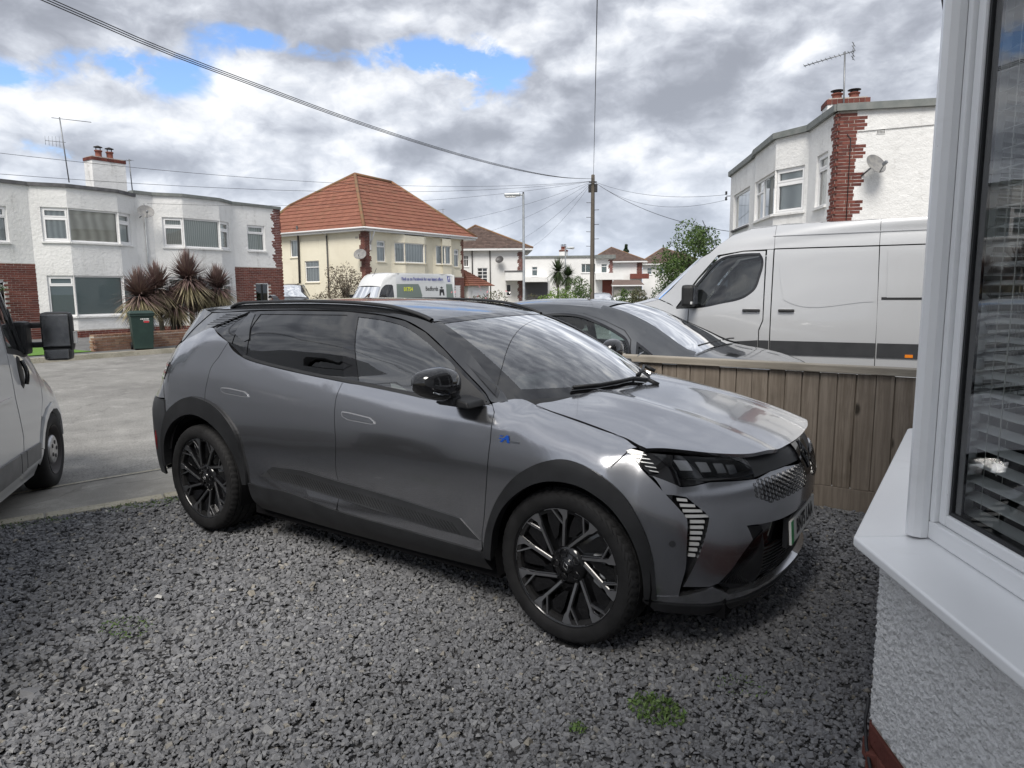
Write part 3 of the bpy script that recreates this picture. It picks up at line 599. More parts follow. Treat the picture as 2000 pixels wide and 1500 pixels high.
# ------------------------------------------------------------------ the dark grey car
HT = {k: v for k, v in HERO_TRACE.items()}
def build_hero():
    g = M['grey_paint']; side = Field('side', HERO_W); front = Field('front', HERO_FX); hood = Field('top', HERO_HOOD); roof = Field('top', HERO_ROOF)
    car = empty('parked_car', (0, 0, 0), 0, 'dark metallic grey electric car with gloss black roof parked on the gravel', 'car')
    t = lambda k: [tuple(p) for p in HT[k]]
    belt, gB, gF, gR, rl = t('belt'), t('gap_B'), t('gap_F'), t('gap_R'), t('roofline')
    aro, ari, afo, afi = t('archR_out'), t('archR_in'), t('archF_out'), t('archF_in')
    both = (-1, 1)
    ap = t('apillar')
    for s in both:
        K = dict(parent=car, side=s)
        # black lining behind all the gaps
        lin = [(-.70, .25), (.3, .25), (2.35, .25), (3.15, .27), (3.2, .6), (3.05, .86), (2.75, .955), (2.42, 1.03), (2.1, 1.04), (1.35, 1.08), (.7, 1.13), (.26, 1.26), (-.3, 1.22), (-.6, 1.0)]
        wheels = [[(x + .40*math.cos(a), .36 + .40*math.sin(a)) for a in np.linspace(0, 2*math.pi, 40)[:-1]] for x in (0.0, 2.785)]
        lin = [p for p in lin if p[1] > .26]
        lower = [(-.62, .55), (-.43, .5)] + [(.43*math.cos(a), .36 + .43*math.sin(a)) for a in np.linspace(2.8, .1, 18)] + [(.5, .28), (2.3, .28)] + [(2.785 + .435*math.cos(a), .36 + .435*math.sin(a)) for a in np.linspace(3.2, .25, 18)] + [(3.22, .6), (3.05, .86), (2.75, .955), (2.42, 1.03), (2.1, 1.04), (1.35, 1.08), (.7, 1.13), (.26, 1.26), (-.28, 1.23), (-.5, 1.1), (-.6, .8)]
        panel('body_lining', side, lower, M['dark'], off=-.022, rim=0, step=.08, **K)
        i3 = [p for p in aro if p[0] > .1][1:]                                        # arch, front half
        rd = belt + gB[2:-1] + [(1.309, .385), (1.302, .363), (.85, .402), (.61, .395), (.50, .40)] + i3[::-1][1:] + gR[::-1][1:-1]
        o = panel('door', side, rd, g, gap=.0022, **K); o['label'] = 'rear door'
        fd = belt[5:] + gF[1:] + t('sill_top')[::-1][0:3] + gB[::-1][:-2]
        fd = [belt[5]] + belt[6:] + gF[1:-1] + [(2.325, .345), (2.31, .335), (1.85, .35), (1.33, .362), (1.312, .375)] + gB[::-1][1:-2]
        o2 = panel('door', side, fd, g, gap=.0022, **K); o2['label'] = 'front door'
        hg = t('hoodgap_s'); ce = t('cheek_edge')
        fen = [gF[0]] + [(2.42, 1.077), (2.53, 1.0525), (2.607, 1.0363), (2.70, 1.0198), (2.78, 1.0038), (2.94, .9655), (3.02, .947), (3.085, .928), (3.06, .921), (3.045, .905), (3.01, .86), (2.985, .82)] + [p for p in afo if p[0] < 2.98][::-1] + gF[::-1][1:-1]
        panel('front_wing', side, fen, g, gap=.002, **K)
        chk = [(3.06, .92)] + ce[2:] + [(3.2, .29)] + [p for p in afo if p[0] > 2.97][::-1] + [(3.02, .87)]
        panel('bumper_side', side, chk, g, gap=.0015, step=.03, **K)
        arch_top = [p for p in aro if -.42 < p[0] < .20]
        qp = [(-.30, 1.262), (-.16, 1.312), (.005, 1.362), (.12, 1.325)] + gR[1:-1] + [(.14, .905)] + arch_top[::-1][1:] + [(-.40, .72), (-.395, .87), (-.43, 1.01), (-.435, 1.125)]
        panel('rear_wing', side, qp, g, gap=.002, **K)
        tg = [(-.31, 1.255), (-.44, 1.125), (-.435, 1.01), (-.40, .87), (-.55, .86), (-.74, .86), (-.76, .98), (-.66, 1.10), (-.5, 1.19)]
        panel('tailgate_side', side, tg, g, gap=.002, **K)
        tl = [(-.43, 1.12), (-.36, 1.12), (-.375, 1.06), (-.41, 1.0), (-.60, .99), (-.70, 1.06), (-.6, 1.13)]
        tlo = panel('tail_lamp', side, tl, M['gloss_black'], off=.004, **K)
        for k in range(4):
            z = 1.015 + .026*k; o = panel('light_bar', side, [(-.52, z), (-.40+.012*k, z+.002), (-.40+.012*k, z+.010), (-.52, z+.008)], M['red_lens'] if k % 2 else M['light_bar'], off=.007, rim=.003, smooth=False, side=s, parent=tlo)
        rb = [(-.40, .72), (-.395, .86), (-.60, .855), (-.77, .85), (-.775, .45), (-.70, .30), (-.53, .30), (-.515, .37), (-.49, .45), (-.485, .55), (-.45, .66)]
        panel('rear_bumper_side', side, rb, M['clad_grey'], gap=.0015, off=.006, **K)
        refl = [(-.615, .56), (-.585, .62), (-.575, .56), (-.595, .48)]
        panel('reflector', side, refl, M['red_lens'], off=.009, rim=.003, smooth=False, **K)
        # cladding round the wheels and along the sills
        for outl, inn, nm in ((aro, ari, 'wheel_arch'), (afo, afi, 'wheel_arch')):
            poly = outl + inn[::-1]
            panel(nm, side, poly, M['trim_black'], off=.009, rim=.06, step=.03, bulge=lambda V: .009*np.ones(len(V)), **K)
        sill = t('sill_top') + t('sill_bot')[::-1]
        panel('sill', side, [(.49, .40), (.61, .395), (.85, .405), (1.31, .365), (1.85, .35), (2.33, .335), (2.345, .23), (1.83, .215), (1.3, .215), (.55, .235)], M['trim_black'], off=.006, rim=.05, **K)
        rp = t('rib_panel')
        rpo = panel('rib_panel', side, rp[:6] + [(2.318, .395)] + rp[7:], M['clad_grey'], off=.005, rim=.008, gap=.001, smooth=False, **K)
        mb = MB()
        for k in range(60):                                                            # slanted ribs on the panel
            x0 = .74 + k*.0246; zt = float(np.interp(x0, [.75, 1.03, 1.32, 1.8, 2.2], [.545, .555, .535, .505, .485])) - .03; zb = float(np.interp(x0, [.62, 1.31, 2.01, 2.32], [.462, .432, .402, .392])) + .012
            if zt - zb < .015: continue
            P2 = np.array([(x0, zb), (x0+.006, zb), (x0+.006-.05, zt), (x0-.05, zt)]); X, N = side.at(P2, .0055); X2 = X + N*.003
            if s > 0: X = X*[1, -1, 1]; X2 = X2*[1, -1, 1]
            mb.add(np.concatenate([X, X2]), [(4, 5, 6, 7), (0, 1, 5, 4), (1, 2, 6, 5), (2, 3, 7, 6), (3, 0, 4, 7)])
        mb.build('ribs', M['trim_black'], rpo)
        # glasshouse
        gh = [(-.30, 1.262), (.0, 1.365), (.14, 1.325)] + belt[:-1] + [(2.33, 1.06)] + rl[::-1][1:] + [(-.18, 1.455)]
        holes = []
        rw, fw, qw, rv = t('rear_window'), t('front_window'), t('quarter_window'), t('rear_vent')
        trim = panel('window_surround', side, gh, M['gloss_black'], off=-.006, holes=[inset2(smooth_poly(p), .002) for p in (rw, fw, qw, rv)], step=.05, smooth=False, rim=.03, **K)
        o = panel('window', side, rw, M['privacy'], off=-.010, rim=0, **K); o['label'] = 'dark privacy glass of the rear door'
        panel('window', side, fw, M['side_glass'], off=-.010, rim=0, **K)
        panel('window', side, qw, M['privacy'], off=-.010, rim=0, **K); panel('window', side, rv, M['privacy'], off=-.010, rim=0, **K)
        panel('door_pillar', side, [(.265, 1.462), (.33, 1.455), (.43, 1.30), (.395, 1.285), (.28, 1.33), (.275, 1.36)], M['roof_paint'], off=-.002, rim=.006, smooth=False, **K)
        panel('mirror_sail', side, t('sail'), M['trim_black'], off=-.002, rim=.006, smooth=False, **K)
        dp = panel('rear_pillar', side, [(-.195, 1.452), (.255, 1.468), (.22, 1.452), (.14, 1.425), (.0, 1.367), (-.19, 1.296), (-.302, 1.262)], M['roof_paint'], off=.000, rim=.01, smooth=False, gap=.0015, **K)
        mb = MB()
        for k in range(7):
            z = 1.378 + .011*k; x0, x1 = -.05 + .018*k - .05, .10 + .022*k - (.05 if k > 4 else 0); P2 = np.array([(x0, z), (x1, z+.006), (x1, z+.0085), (x0, z+.0025)]); X, N = side.at(P2, .0); X2 = X+N*.003
            if s > 0: X = X*[1, -1, 1]; X2 = X2*[1, -1, 1]
            mb.add(np.concatenate([X, X2]), [(4, 5, 6, 7), (0, 1, 5, 4), (1, 2, 6, 5), (2, 3, 7, 6), (3, 0, 4, 7)])
        mb.build('ribs', M['gloss_black'], dp)
        panel('spoiler_side', side, [(-.20, 1.452), (-.302, 1.262), (-.33, 1.262), (-.42, 1.34), (-.50, 1.47), (-.36, 1.475)], M['roof_paint'], off=.004, rim=.01, smooth=False, **K)
        # roof side rail from the boot to the foot of the windscreen pillar
        cr = [(-.36, 1.462), (-.10, 1.458)] + [(p[0], p[1]+.002) for p in rl[:-1]] + [(2.335, 1.062), (2.41, 1.066)] + [(p[0], p[1]-.004) for p in ap[::-1][1:-1]] + [(1.80, 1.42), (1.6, 1.462), (1.36, 1.478), (.9, 1.492), (.45, 1.49), (0, 1.482), (-.3, 1.475)]
        panel('roof_side', side, cr, M['roof_paint'], rim=.01, gap=.0015, step=.03, **K)
        # waistline strip under the glass
        strip = [(p[0], p[1]+.016) for p in belt[1:-1]] + [(2.30, 1.064), (2.335, 1.052)] + [(p[0], p[1]+.001) for p in belt[1:-1]][::-1]
        panel('waist_strip', side, strip, M['trim_black'], off=.003, rim=.006, smooth=False, **K)
        # flush door handles
        for kname in ('handle_r', 'handle_f'):
            h = np.array(t(kname)); hx = panel('door_handle', side, h, M['handle_edge'], smooth=False, off=.0045, rim=.004, out_step=.01, step=.02, parent=o2 if kname == 'handle_f' else None, side=s)
            if kname == 'handle_r': hx.parent = [c for c in car.children if c.get('label') == 'rear door'][-1]
            a = inset2(resample(h, .01), .0045); panel('handle_flap', side, a, g, off=.0062, rim=.003, smooth=False, out_step=.01, step=.02, parent=hx, side=s)
        # badge on the wing
        bx = [(2.452, .905), (2.478, .905), (2.486, .935), (2.478, .940), (2.470, .922), (2.46, .918)]
        bo = panel('badge', side, [(2.47, .902), (2.556, .902), (2.556, .911), (2.47, .911)], M['chrome'], off=.003, rim=.003, smooth=False, **K)
        for q in ([(2.452, .900), (2.466, .900), (2.498, .932), (2.488, .934)], [(2.484, .930), (2.498, .932), (2.506, .900), (2.494, .900)], [(2.447, .914), (2.503, .914), (2.503, .919), (2.450, .919)], [(2.450, .926), (2.468, .926), (2.466, .930), (2.452, .930)]):
            panel('badge_letter', side, q, M['blue'], off=.005, rim=.003, smooth=False, out_step=.01, side=s, parent=bo)
    # ---- wheel wells, floor
    for x in (0.0, 2.785):
        for s in both:
            mb = MB(); pr = []
            for a in np.linspace(-.35, math.pi+.35, 26): pr.append((x + .40*math.cos(a), .36 + .40*math.sin(a)))
            mb.grid([[(p[0], s*.885, p[1]), (p[0], s*.50, p[1])] for p in pr]); mb.add([(x + .40*math.cos(a), s*.50, .36 + .40*math.sin(a)) for a in np.linspace(0, 2*math.pi, 26)[:-1]], [tuple(range(25))]); mb.build('wheel_well', M['dark'], car)
    mb = MB(); mb.box(.42, 2.36, -.80, .80, .17, .24); mb.box(-.72, -.40, -.66, .66, .24, .5); mb.box(-.42, .45, -.5, .5, .22, .45); mb.box(2.36, 3.2, -.5, .5, .17, .45); mb.box(3.15, 3.42, -.62, .62, .17, .3)
    mb.build('underbody', M['dark'], car)
    # ---- bonnet
    hl, hr_, hgp = t('hood_lip'), t('hood_rear'), t('hood_gap')
    right = [(2.70, 0)] + [(2.67, -.29), (2.61, -.56), (2.57, -.66), (2.535, -.715)] + [(2.53, -.737), (2.607, -.750), (2.70, -.757), (2.78, -.760), (2.94, -.760), (3.02, -.767), (3.08, -.788), (3.115, -.79)] + [(3.17, -.745), (3.24, -.70), (3.35, -.63), (3.44, -.55), (3.51, -.45), (3.545, -.33), (3.558, -.2)] + [(3.565, 0)]
    full = right + [(x, -y) for x, y in right[1:-1]][::-1]
    panel('bonnet', hood, full, g, car, gap=.002, rim=.02, step=.045)
    # ---- scuttle, windscreen, wipers
    mb = MB(); ts = np.linspace(0, 1, 15); ss = np.linspace(-1, 1, 25)
    W = HERO_WS(*np.meshgrid(ts, ss, indexing='ij')); mb.grid(W, flip=True); wso = mb.build('windscreen', M['windscreen'], car)
    mb = MB()
    def band(t0, t1, s0, s1, n=18, m=10):
        A = HERO_WS(*np.meshgrid(np.linspace(t0, t1, m), np.linspace(s0, s1, n), indexing='ij')).copy(); A[..., 2] += .002; mb.grid(A, flip=True)
    band(-.03, .045, -1, 1); band(.885, 1.06, -1, 1); band(.0, 1.04, -1.09, -.935, 8); band(.0, 1.04, .935, 1.09, 8)
    mb.build('windscreen_border', M['gloss_black'], wso)
    mb = MB(); A = HERO_WS(*np.meshgrid(np.linspace(.045, .20, 6), np.linspace(-.13, .13, 6), indexing='ij')).copy(); A[..., 2] -= .02; mb.grid(A, flip=True); A2 = A.copy(); A2[..., 2] -= .05; mb.grid(A2)
    mb.bbox(2.02, 2.09, -.13, .13, 1.27, 1.34, .02); mb.build('rear_view_mirror', M['dark'], car)
    mb = MB(); S = np.linspace(-1, 1, 21)
    A = HERO_WS(np.ones(21)*.96, S); B = A.copy(); B[:, 0] += .17 - .10*abs(S)**2; B[:, 2] = [float(HERO_HOOD(b[0], b[1])) - .03 for b in B]; mb.grid([A, B], flip=False); mb.build('scuttle', M['trim_black'], car)
    def wiper(pts, nm='wiper'):
        mb = MB(); P = [Vector(HERO_WS(a, b)) + Vector((.012, 0, .022)) for a, b in pts]; mb.tube(P, [.008]*len(P), 6)
        Q = [Vector(HERO_WS(a, b)) + Vector((.006, 0, .010)) for a, b in pts]; mb.tube(Q, [.005]*len(Q), 5); mb.tube([P[-1], P[-1] + Vector((.06, .02, -.03))], .012, 8); mb.build(nm, M['trim_black'], car)
    wiper([(.915, -.66), (.91, -.45), (.90, -.25), (.895, -.05), (.93, .12)]); wiper([(.88, .05), (.87, .3), (.865, .55), (.90, .72)])
    # ---- roof, rails
    rf = [(-.50, 0), (-.48, -.30), (-.42, -.52), (-.34, -.585), (0, -.605), (.45, -.615), (.9, -.615), (1.36, -.612), (1.60, -.595), (1.775, -.57)] + [(1.93 - .165*s*s, s*.575) for s in (-.8, -.6, -.4, -.2)] + [(1.925, 0)]
    full = rf + [(x, -y) for x, y in rf[1:-1]][::-1]
    panel('roof', roof, full, M['roof_paint'], car, rim=.02, step=.06)
    for s in both:
        pts = []
        for x in np.linspace(-.02, 1.76, 40):
            lift = .030*min(1, (x+.02)/.12)**.6*min(1, (1.76-x)/.30)**.7; pts.append((x, s*(.585 - .012*max(0, (x-1.3)/.45)), float(HERO_ROOF(x, .59)) + lift + .004))
        mb = MB(); prof = [(-.014, -.008), (.014, -.009), (.017, .002), (.011, .010), (-.009, .011), (-.016, .004)]
        P = [[(p[0], p[1] + s*a, p[2] + b) for a, b in prof] for p in pts]; mb.grid(P, close=True, flip=(s > 0)); mb.grid([[(p[0], p[1], p[2]-.012) for p in pts], [(p[0], p[1], float(HERO_ROOF(p[0], .59))-.01) for p in pts]])
        mb.build('roof_rail', M['trim_black'], car)
    mb = MB(); mb.grid([[(-.30-.09*k/5, y*(1-.10*k), 1.525 + .045*math.sin(k/5*2.6) - .0*y*y) for y in np.linspace(-.03, .03, 5)] for k in range(6)]); mb.build('roof_aerial', M['gloss_black'], car)
    # ---- rear end
    mb = MB(); zs = np.linspace(.28, 1.20, 22); rows = []
    for z in zs:
        w = float(HERO_W(-.76, z)); xr = -.80 - .03*math.sin((z-.28)/.92*math.pi); rows.append([(-.755 + (xr+.755)*(1-abs(q)**3), q*(w+.005), z) for q in np.linspace(-1, 1, 15)])
    mb.grid(rows); mb.build('rear_bumper', M['clad_grey'], car)
    mb = MB(); rows = []
    for k, z in enumerate(np.linspace(1.18, 1.47, 8)):
        f = k/7; rows.append([(-.74 + .27*f - .03*(1-q*q) , q*(.60 - .10*f), z) for q in np.linspace(-1, 1, 15)])
    mb.grid(rows); mb.build('rear_screen', M['privacy'], car)
    panel('rear_spoiler', roof, [(-.60, 0), (-.58, -.35), (-.50, -.50), (-.40, -.53), (-.42, 0), (-.40, .53), (-.50, .50), (-.58, .35)], M['roof_paint'], car, off=.004, rim=.03, smooth=False)
    # ---- front end
    lin = [(-.84, .28), (-.84, .60), (-.80, .86), (-.5, .865), (0, .85), (.5, .865), (.80, .86), (.84, .60), (.84, .28), (.5, .22), (0, .22), (-.5, .22)]
    panel('front_lining', front, lin, M['dark'], car, off=-.05, rim=0, step=.06)
    ridge_y = [-.87, -.81, -.76, -.68, -.62, -.56, -.5, -.36, 0]; ridge_z = [.80, .77, .74, .69, .655, .60, .585, .575, .572]
    def blade(V):
        zl = np.interp(-np.abs(V[:, 0]), ridge_y, ridge_z); u = np.clip((V[:, 1]-zl+.022)/.03, 0, 1); u = u*u*(3-2*u)
        low = np.clip((zl-V[:, 1])/.25, 0, 1); return -.030*(1-u)*(1-.8*low)
    for s in both:
        K = dict(parent=car, side=s)
        upper = [(-.845, .825), (-.80, .782), (-.77, .784), (-.71, .796), (-.6, .788), (-.51, .782), (-.41, .798), (-.29, .797), (-.10, .775), (0, .765), (0, .572), (-.20, .572), (-.36, .574), (-.5, .583), (-.56, .58), (-.52, .51), (-.60, .43), (-.67, .345), (-.70, .335), (-.785, .345)]
        drl = [(-.835, .745), (-.82, .742), (-.79, .735), (-.77, .70), (-.73, .65), (-.745, .55), (-.76, .47), (-.77, .42), (-.785, .35), (-.792, .43), (-.793, .53), (-.797, .65), (-.81, .69)]
        up = upper + [(-.77, .42), (-.76, .47), (-.745, .55), (-.728, .65), (-.768, .705), (-.79, .738), (-.82, .748), (-.842, .75)]
        panel('front_bumper', front, up, g, off=.0, rim=.03, step=.025, smooth=False, out_step=.02, bulge=blade, **K)
        lower = [(-.67, .340), (-.79, .345), (-.84, .32), (-.845, .30), (-.79, .295), (-.69, .335)]
        dro = panel('daytime_lamp', front, drl, M['gloss_black'], off=-.030, rim=.0, step=.03, smooth=False, bulge=blade, **K)
        for k in range(11):
            z = .728 - k*.0245
            if k < 4: y0, y1 = -.815 + .012*k*.4, -.80 + .020*k + .012
            else: y0, y1 = -.787 + (k-4)*.0005, -.742 - (k-4)*.0035
            bar = [(y0, z-.0065), (y1, z-.0065-.004), (y1, z+.0055-.004), (y0, z+.0065)]
            panel('light_bar', front, bar, M['light_bar'], off=-.018, rim=.008, smooth=False, side=s, parent=dro, bulge=lambda V: blade(V)*.6)
        # headlamp
        lm = [(-.805, .915), (-.77, .909), (-.72, .902), (-.66, .893), (-.56, .882), (-.505, .872), (-.50, .80), (-.51, .787), (-.60, .793), (-.67, .800), (-.71, .800), (-.77, .788), (-.80, .787), (-.84, .803), (-.85, .83), (-.83, .835), (-.818, .87)]
        hl = panel('headlight', front, lm, M['gloss_black'], off=-.012, rim=.02, step=.03, **K)
        for k, y in enumerate((-.755, -.70, -.645, -.60)):
            z = .872 - .010*k; q = [(y-.020, z-.024), (y+.014, z-.026), (y+.020, z+.012), (y-.014, z+.016)]
            panel('projector', front, q, M['lamp_in'], off=-.009, rim=.012, smooth=False, out_step=.01, side=s, parent=hl)
        cov = [(-.80, .908), (-.72, .897), (-.6, .882), (-.515, .869), (-.512, .806), (-.60, .806), (-.70, .812), (-.79, .815)]
        panel('lamp_cover', front, cov, M['lens'], off=.000, rim=0, step=.03, smooth=False, side=s, parent=hl)
        gb = [(-.775, .812), (-.62, .818), (-.515, .828), (-.505, .804), (-.60, .802), (-.72, .803)]
        panel('lamp_wing', front, gb, M['clad_grey'], off=-.004, rim=.01, smooth=False, side=s, parent=hl)
        bl = [(-.842, .885), (-.835, .915), (-.825, .922), (-.812, .912), (-.808, .895), (-.818, .87), (-.828, .838), (-.848, .832), (-.848, .86)]
        bo = panel('lamp_blade', front, bl, M['gloss_black'], off=.002, rim=.01, step=.02, **K)
        for k in range(5):
            z = .905 - .0155*k; y0 = -.838 - .001*k; y1 = -.8165 - .003*k; panel('light_bar', front, [(y0, z-.001), (y1, z-.006), (y1, z-.002), (y0, z+.003)], M['light_bar'], off=.006, rim=.004, smooth=False, side=s, parent=bo)
        # lower grille side, ribbed
        ii = [(-.56, .575), (-.52, .51), (-.60, .43), (-.67, .345), (-.60, .27), (-.44, .26), (-.41, .30), (-.42, .45), (-.47, .56)]
        io = panel('intake_side', front, ii, M['trim_black'], off=-.028, rim=.02, step=.04, smooth=False, **K)
        mb = MB()
        for k in range(16):
            f = k/15; a = Vector((-.655 + .20*f, .335 - .07*f)); b = Vector((-.53 + .07*f, .49 + .05*f)); d = Vector((.0018, -.0018))
            P2 = np.array([a-d, a+d, b+d, b-d]); X, N = front.at(P2, -.027); X2 = X+N*.004
            if s > 0: X = X*[1, -1, 1]; X2 = X2*[1, -1, 1]
            mb.add(np.concatenate([X, X2]), [(4, 5, 6, 7), (0, 1, 5, 4), (1, 2, 6, 5), (2, 3, 7, 6), (3, 0, 4, 7)])
        mb.build('ribs', M['gloss_black'], io)
        lip = [(-.845, .305), (-.79, .305), (-.69, .335), (-.61, .285), (-.44, .275), (-.3, .288), (-.002, .298), (-.002, .262), (-.3, .25), (-.5, .24), (-.68, .25), (-.79, .27), (-.85, .285)]
        panel('lower_lip', front, lip, M['grey_paint'], off=.004, rim=.03, step=.03, smooth=False, **K)
        sp = [(-.86, .283), (-.79, .268), (-.68, .248), (-.5, .238), (-.3, .248), (-.002, .26), (-.002, .215), (-.3, .20), (-.5, .188), (-.7, .205), (-.83, .24)]
        panel('splitter', front, sp, M['trim_black'], off=.012, rim=.05, step=.03, smooth=False, **K)
        for (y, z, fl) in ((-.66, .425, front),):
            c = [(y + .014*math.cos(a), z + .014*math.sin(a)) for a in np.linspace(0, 6.283, 17)[:-1]]; so = panel('parking_sensor', front, c, M['chrome'], off=-.020, rim=.01, smooth=False, out_step=.006, step=.01, **K)
            c = [(y + .009*math.cos(a), z + .009*math.sin(a)) for a in np.linspace(0, 6.283, 17)[:-1]]; panel('sensor_face', front, c, M['clad_grey'], off=-.016, rim=.004, smooth=False, out_step=.006, step=.01, side=s, parent=so)
        c = [(3.255 + .012*math.cos(a), .545 + .014*math.sin(a)) for a in np.linspace(0, 6.283, 17)[:-1]]; panel('parking_sensor', side, c, M['clad_grey'], off=.002, rim=.004, smooth=False, out_step=.006, step=.01, **K)
    # emblem panel, diamond and honeycomb
    em = [(-.505, .872), (-.38, .878), (-.2, .878), (0, .878), (.2, .878), (.38, .878), (.505, .872), (.51, .79), (.41, .80), (.29, .80), (0, .79), (-.29, .80), (-.41, .80), (-.51, .79)]
    panel('emblem_panel', front, em, M['clad_grey'], car, off=-.008, rim=.015, smooth=False, step=.04)
    panel('emblem_band', front, [(-.11, .872), (.11, .872), (.085, .76), (.05, .71), (-.05, .71), (-.085, .76)], M['gloss_black'], car, off=.002, rim=.02, smooth=False, step=.04)
    mb = MB()
    for rr in ((.044, .062), (.024, .034)):
        c = [(0, rr[1]), (rr[0], 0), (0, -rr[1]), (-rr[0], 0)]
        X, N = front.at(np.array([(y, .80+z) for y, z in c]), .006); mb.tube([Vector(p) for p in X], .004, 6, closed=True)
    mb.build('emblem', M['black_alloy'], car)
    mb = MB(); a = .0150; hx = []
    for i in range(-22, 23):
        for j in range(0, 11):
            y = i*a*1.5*1.05; z = .672 + j*a*1.45 + (a*.72 if i % 2 else 0)
            lim = .64 - 1.2*max(0, .735 - z) if z < .735 else .66
            top = .792 - max(0, abs(y)-.45)*.03
            if abs(y) < .09 or abs(y) > lim-.02 or z > top - .02 or z < .675 + max(0, abs(y)-.42)*.25: continue
            full = abs(y) < .50
            c = [(y + a*.95*math.cos(k*math.pi/3), z + a*.80*math.sin(k*math.pi/3)) for k in range(6)]
            X, N = front.at(np.array(c), .002); X += N*blade(np.array(c))[:, None]
            segs = range(6) if full else (2, 3)
            for k in segs: hx.append((X[k], X[(k+1) % 6], N[k], N[(k+1) % 6], max(.0009, .0016*(1.25-abs(y)/.55)) if full else .0009))
    gm = {-1: MB(), 1: MB()}
    for A, B, n1, n2, w in hx:
        mb = gm[-1 if A[1] < 0 else 1]; tdir = (B-A)/(np.linalg.norm(B-A)+1e-9); q = np.cross(n1, tdir)*w; mb.add([A-q, A+q, B+q, B-q, A-q+n1*.003, A+q+n1*.003, B+q+n2*.003, B-q+n2*.003], [(4, 5, 6, 7), (0, 1, 5, 4), (2, 3, 7, 6), (1, 2, 6, 5), (3, 0, 4, 7)])
    for s in both: gm[s].build('grille_mesh', M['gloss_black'], car)
    # centre intake with slats, plate
    ic = [(-.55, .578), (-.36, .570), (0, .568), (.36, .570), (.55, .578), (.47, .55), (.43, .45), (.42, .30), (.44, .26), (.3, .285), (0, .30), (-.3, .285), (-.44, .26), (-.42, .30), (-.43, .45), (-.47, .55)]
    panel('intake', front, ic, M['gloss_black'], car, off=-.040, rim=0, smooth=False, step=.05)
    mb = MB()
    for k in range(9):
        z = .305 + k*.0165; P2 = np.array([(y, z + .0) for y in np.linspace(-.42, .42, 15)]); X, N = front.at(P2, -.030); mb.tube(list(X), .0042, 4)
    mb.build('intake_slats', M['trim_black'], car)
    xp = 3.603; pm = Matrix.Rotation(R_(-3), 4, 'Y')
    mb = MB(); mb.bbox(-.006, .006, -.26, .26, -.056, .056, .003); pl = mb.build('number_plate', M['plate_white'], car, loc=(xp, -.02, .488), rot=(0, R_(-4), 0))
    mb = MB(); mb.box(.0062, .0075, -.258, -.215, -.052, .052); mb.build('plate_band', M['plate_green'], pl)
    text('BN75 LAA', .098, M['ink'], pl, 'plate_lettering', (.0076, .022, 0), (R_(90), 0, R_(90)), .0006, sx=.80, bold=.002, space=1.05)
    mb = MB(); mb.box(xp-.03, xp-.008, -.29, .25, .42, .56); mb.build('plate_holder', M['trim_black'], car)
    # ---- door mirrors
    for s in both:
        mb = MB(); C0 = Vector((2.185 - (.09 if s > 0 else 0), s*(1.045 if s < 0 else .99), 1.165)); rows = []
        for i, u in enumerate(np.linspace(-1, 1, 17)):            # across the car
            sc = (1-abs(u)**3.2)**.45; row = []
            for a in np.linspace(0, 2*math.pi, 33)[:-1]:
                cx, cz = math.cos(a), math.sin(a); ex = abs(cx)**.75*math.copysign(1, cx); ez = abs(cz)**.8*math.copysign(1, cz)
                taper = 1 - .28*max(0, u*1.0)
                fx = (.085 if cx > 0 else .045)*ex*sc; fz = (.082 if cz > 0 else .078)*ez*(.35+.65*sc)*taper if False else .080*ez*max(.02, sc)*taper
                row.append((C0.x + fx - .035*max(0, u), C0.y + s*u*.128, C0.z + fz + .012*u))
            rows.append(row)
        mb.grid(rows, close=True, flip=(s < 0)); mo = mb.build('door_mirror', M['gloss_black'], car)
        mb = MB(); mb.grid([[(C0.x - .047 , C0.y + s*(.10*math.cos(a))*r, C0.z + .062*math.sin(a)*r) for a in np.linspace(0, 2*math.pi, 25)] for r in (0.01, 1)], flip=(s > 0)); mb.build('mirror_glass', M['chrome'], mo)
        mb = MB(); mb.tube([(2.265, s*1.165, 1.145), (2.255, s*1.13, 1.135), (2.262, s*1.06, 1.122)], [.003, .005, .003], 6); mb.build('indicator', M['chrome'], mo)
        mb = MB(); mb.prism([(2.13, 1.055), (2.32, 1.050), (2.31, 1.078), (2.23, 1.092), (2.15, 1.085)], s*.85, s*.985, 'y'); mb.prism([(2.14, 1.065), (2.25, 1.062), (2.24, 1.11), (2.16, 1.11)], s*.94, s*1.01, 'y'); bevel(mb.build('mirror_arm', M['trim_black'], mo), .008)
    # ---- cabin
    mb = MB(); mb.box(.0, 2.3, -.72, .72, .30, .34); mb.box(-.45, .1, -.66, .66, .62, .66); mb.build('cabin_floor', M['dark'], car)
    mb = MB(); mb.grid([[(x, y, float(HERO_ROOF(x, y)) - .035) for y in np.linspace(-.56, .56, 9)] for x in np.linspace(-.4, 1.85, 12)]); mb.build('headlining', M['headliner'], car)
    mb = MB(); mb.bbox(2.10, 2.62, -.72, .72, .80, .985, .04); mb.bbox(2.05, 2.2, -.20, .12, .93, 1.10, .02); mb.build('dashboard', M['dash'], car)
    for y in (-.37, .37):
        mb = MB(); mb.bbox(1.10, 1.62, y-.25, y+.25, .48, .64, .05); r = Matrix.Translation((1.08, y, .60)) @ Matrix.Rotation(R_(-18), 4, 'Y')
        mb.bbox(-.07, .07, -.24, .24, 0, .62, .05, r); mb.bbox(-.05, .05, -.13, .13, .64, .83, .04, r); so = mb.build('seat', M['seat'], car)
    mb = MB(); mb.bbox(.05, .55, -.62, .62, .48, .64, .05); r = Matrix.Translation((.08, 0, .6)) @ Matrix.Rotation(R_(-20), 4, 'Y'); mb.bbox(-.07, .07, -.62, .62, 0, .60, .05, r)
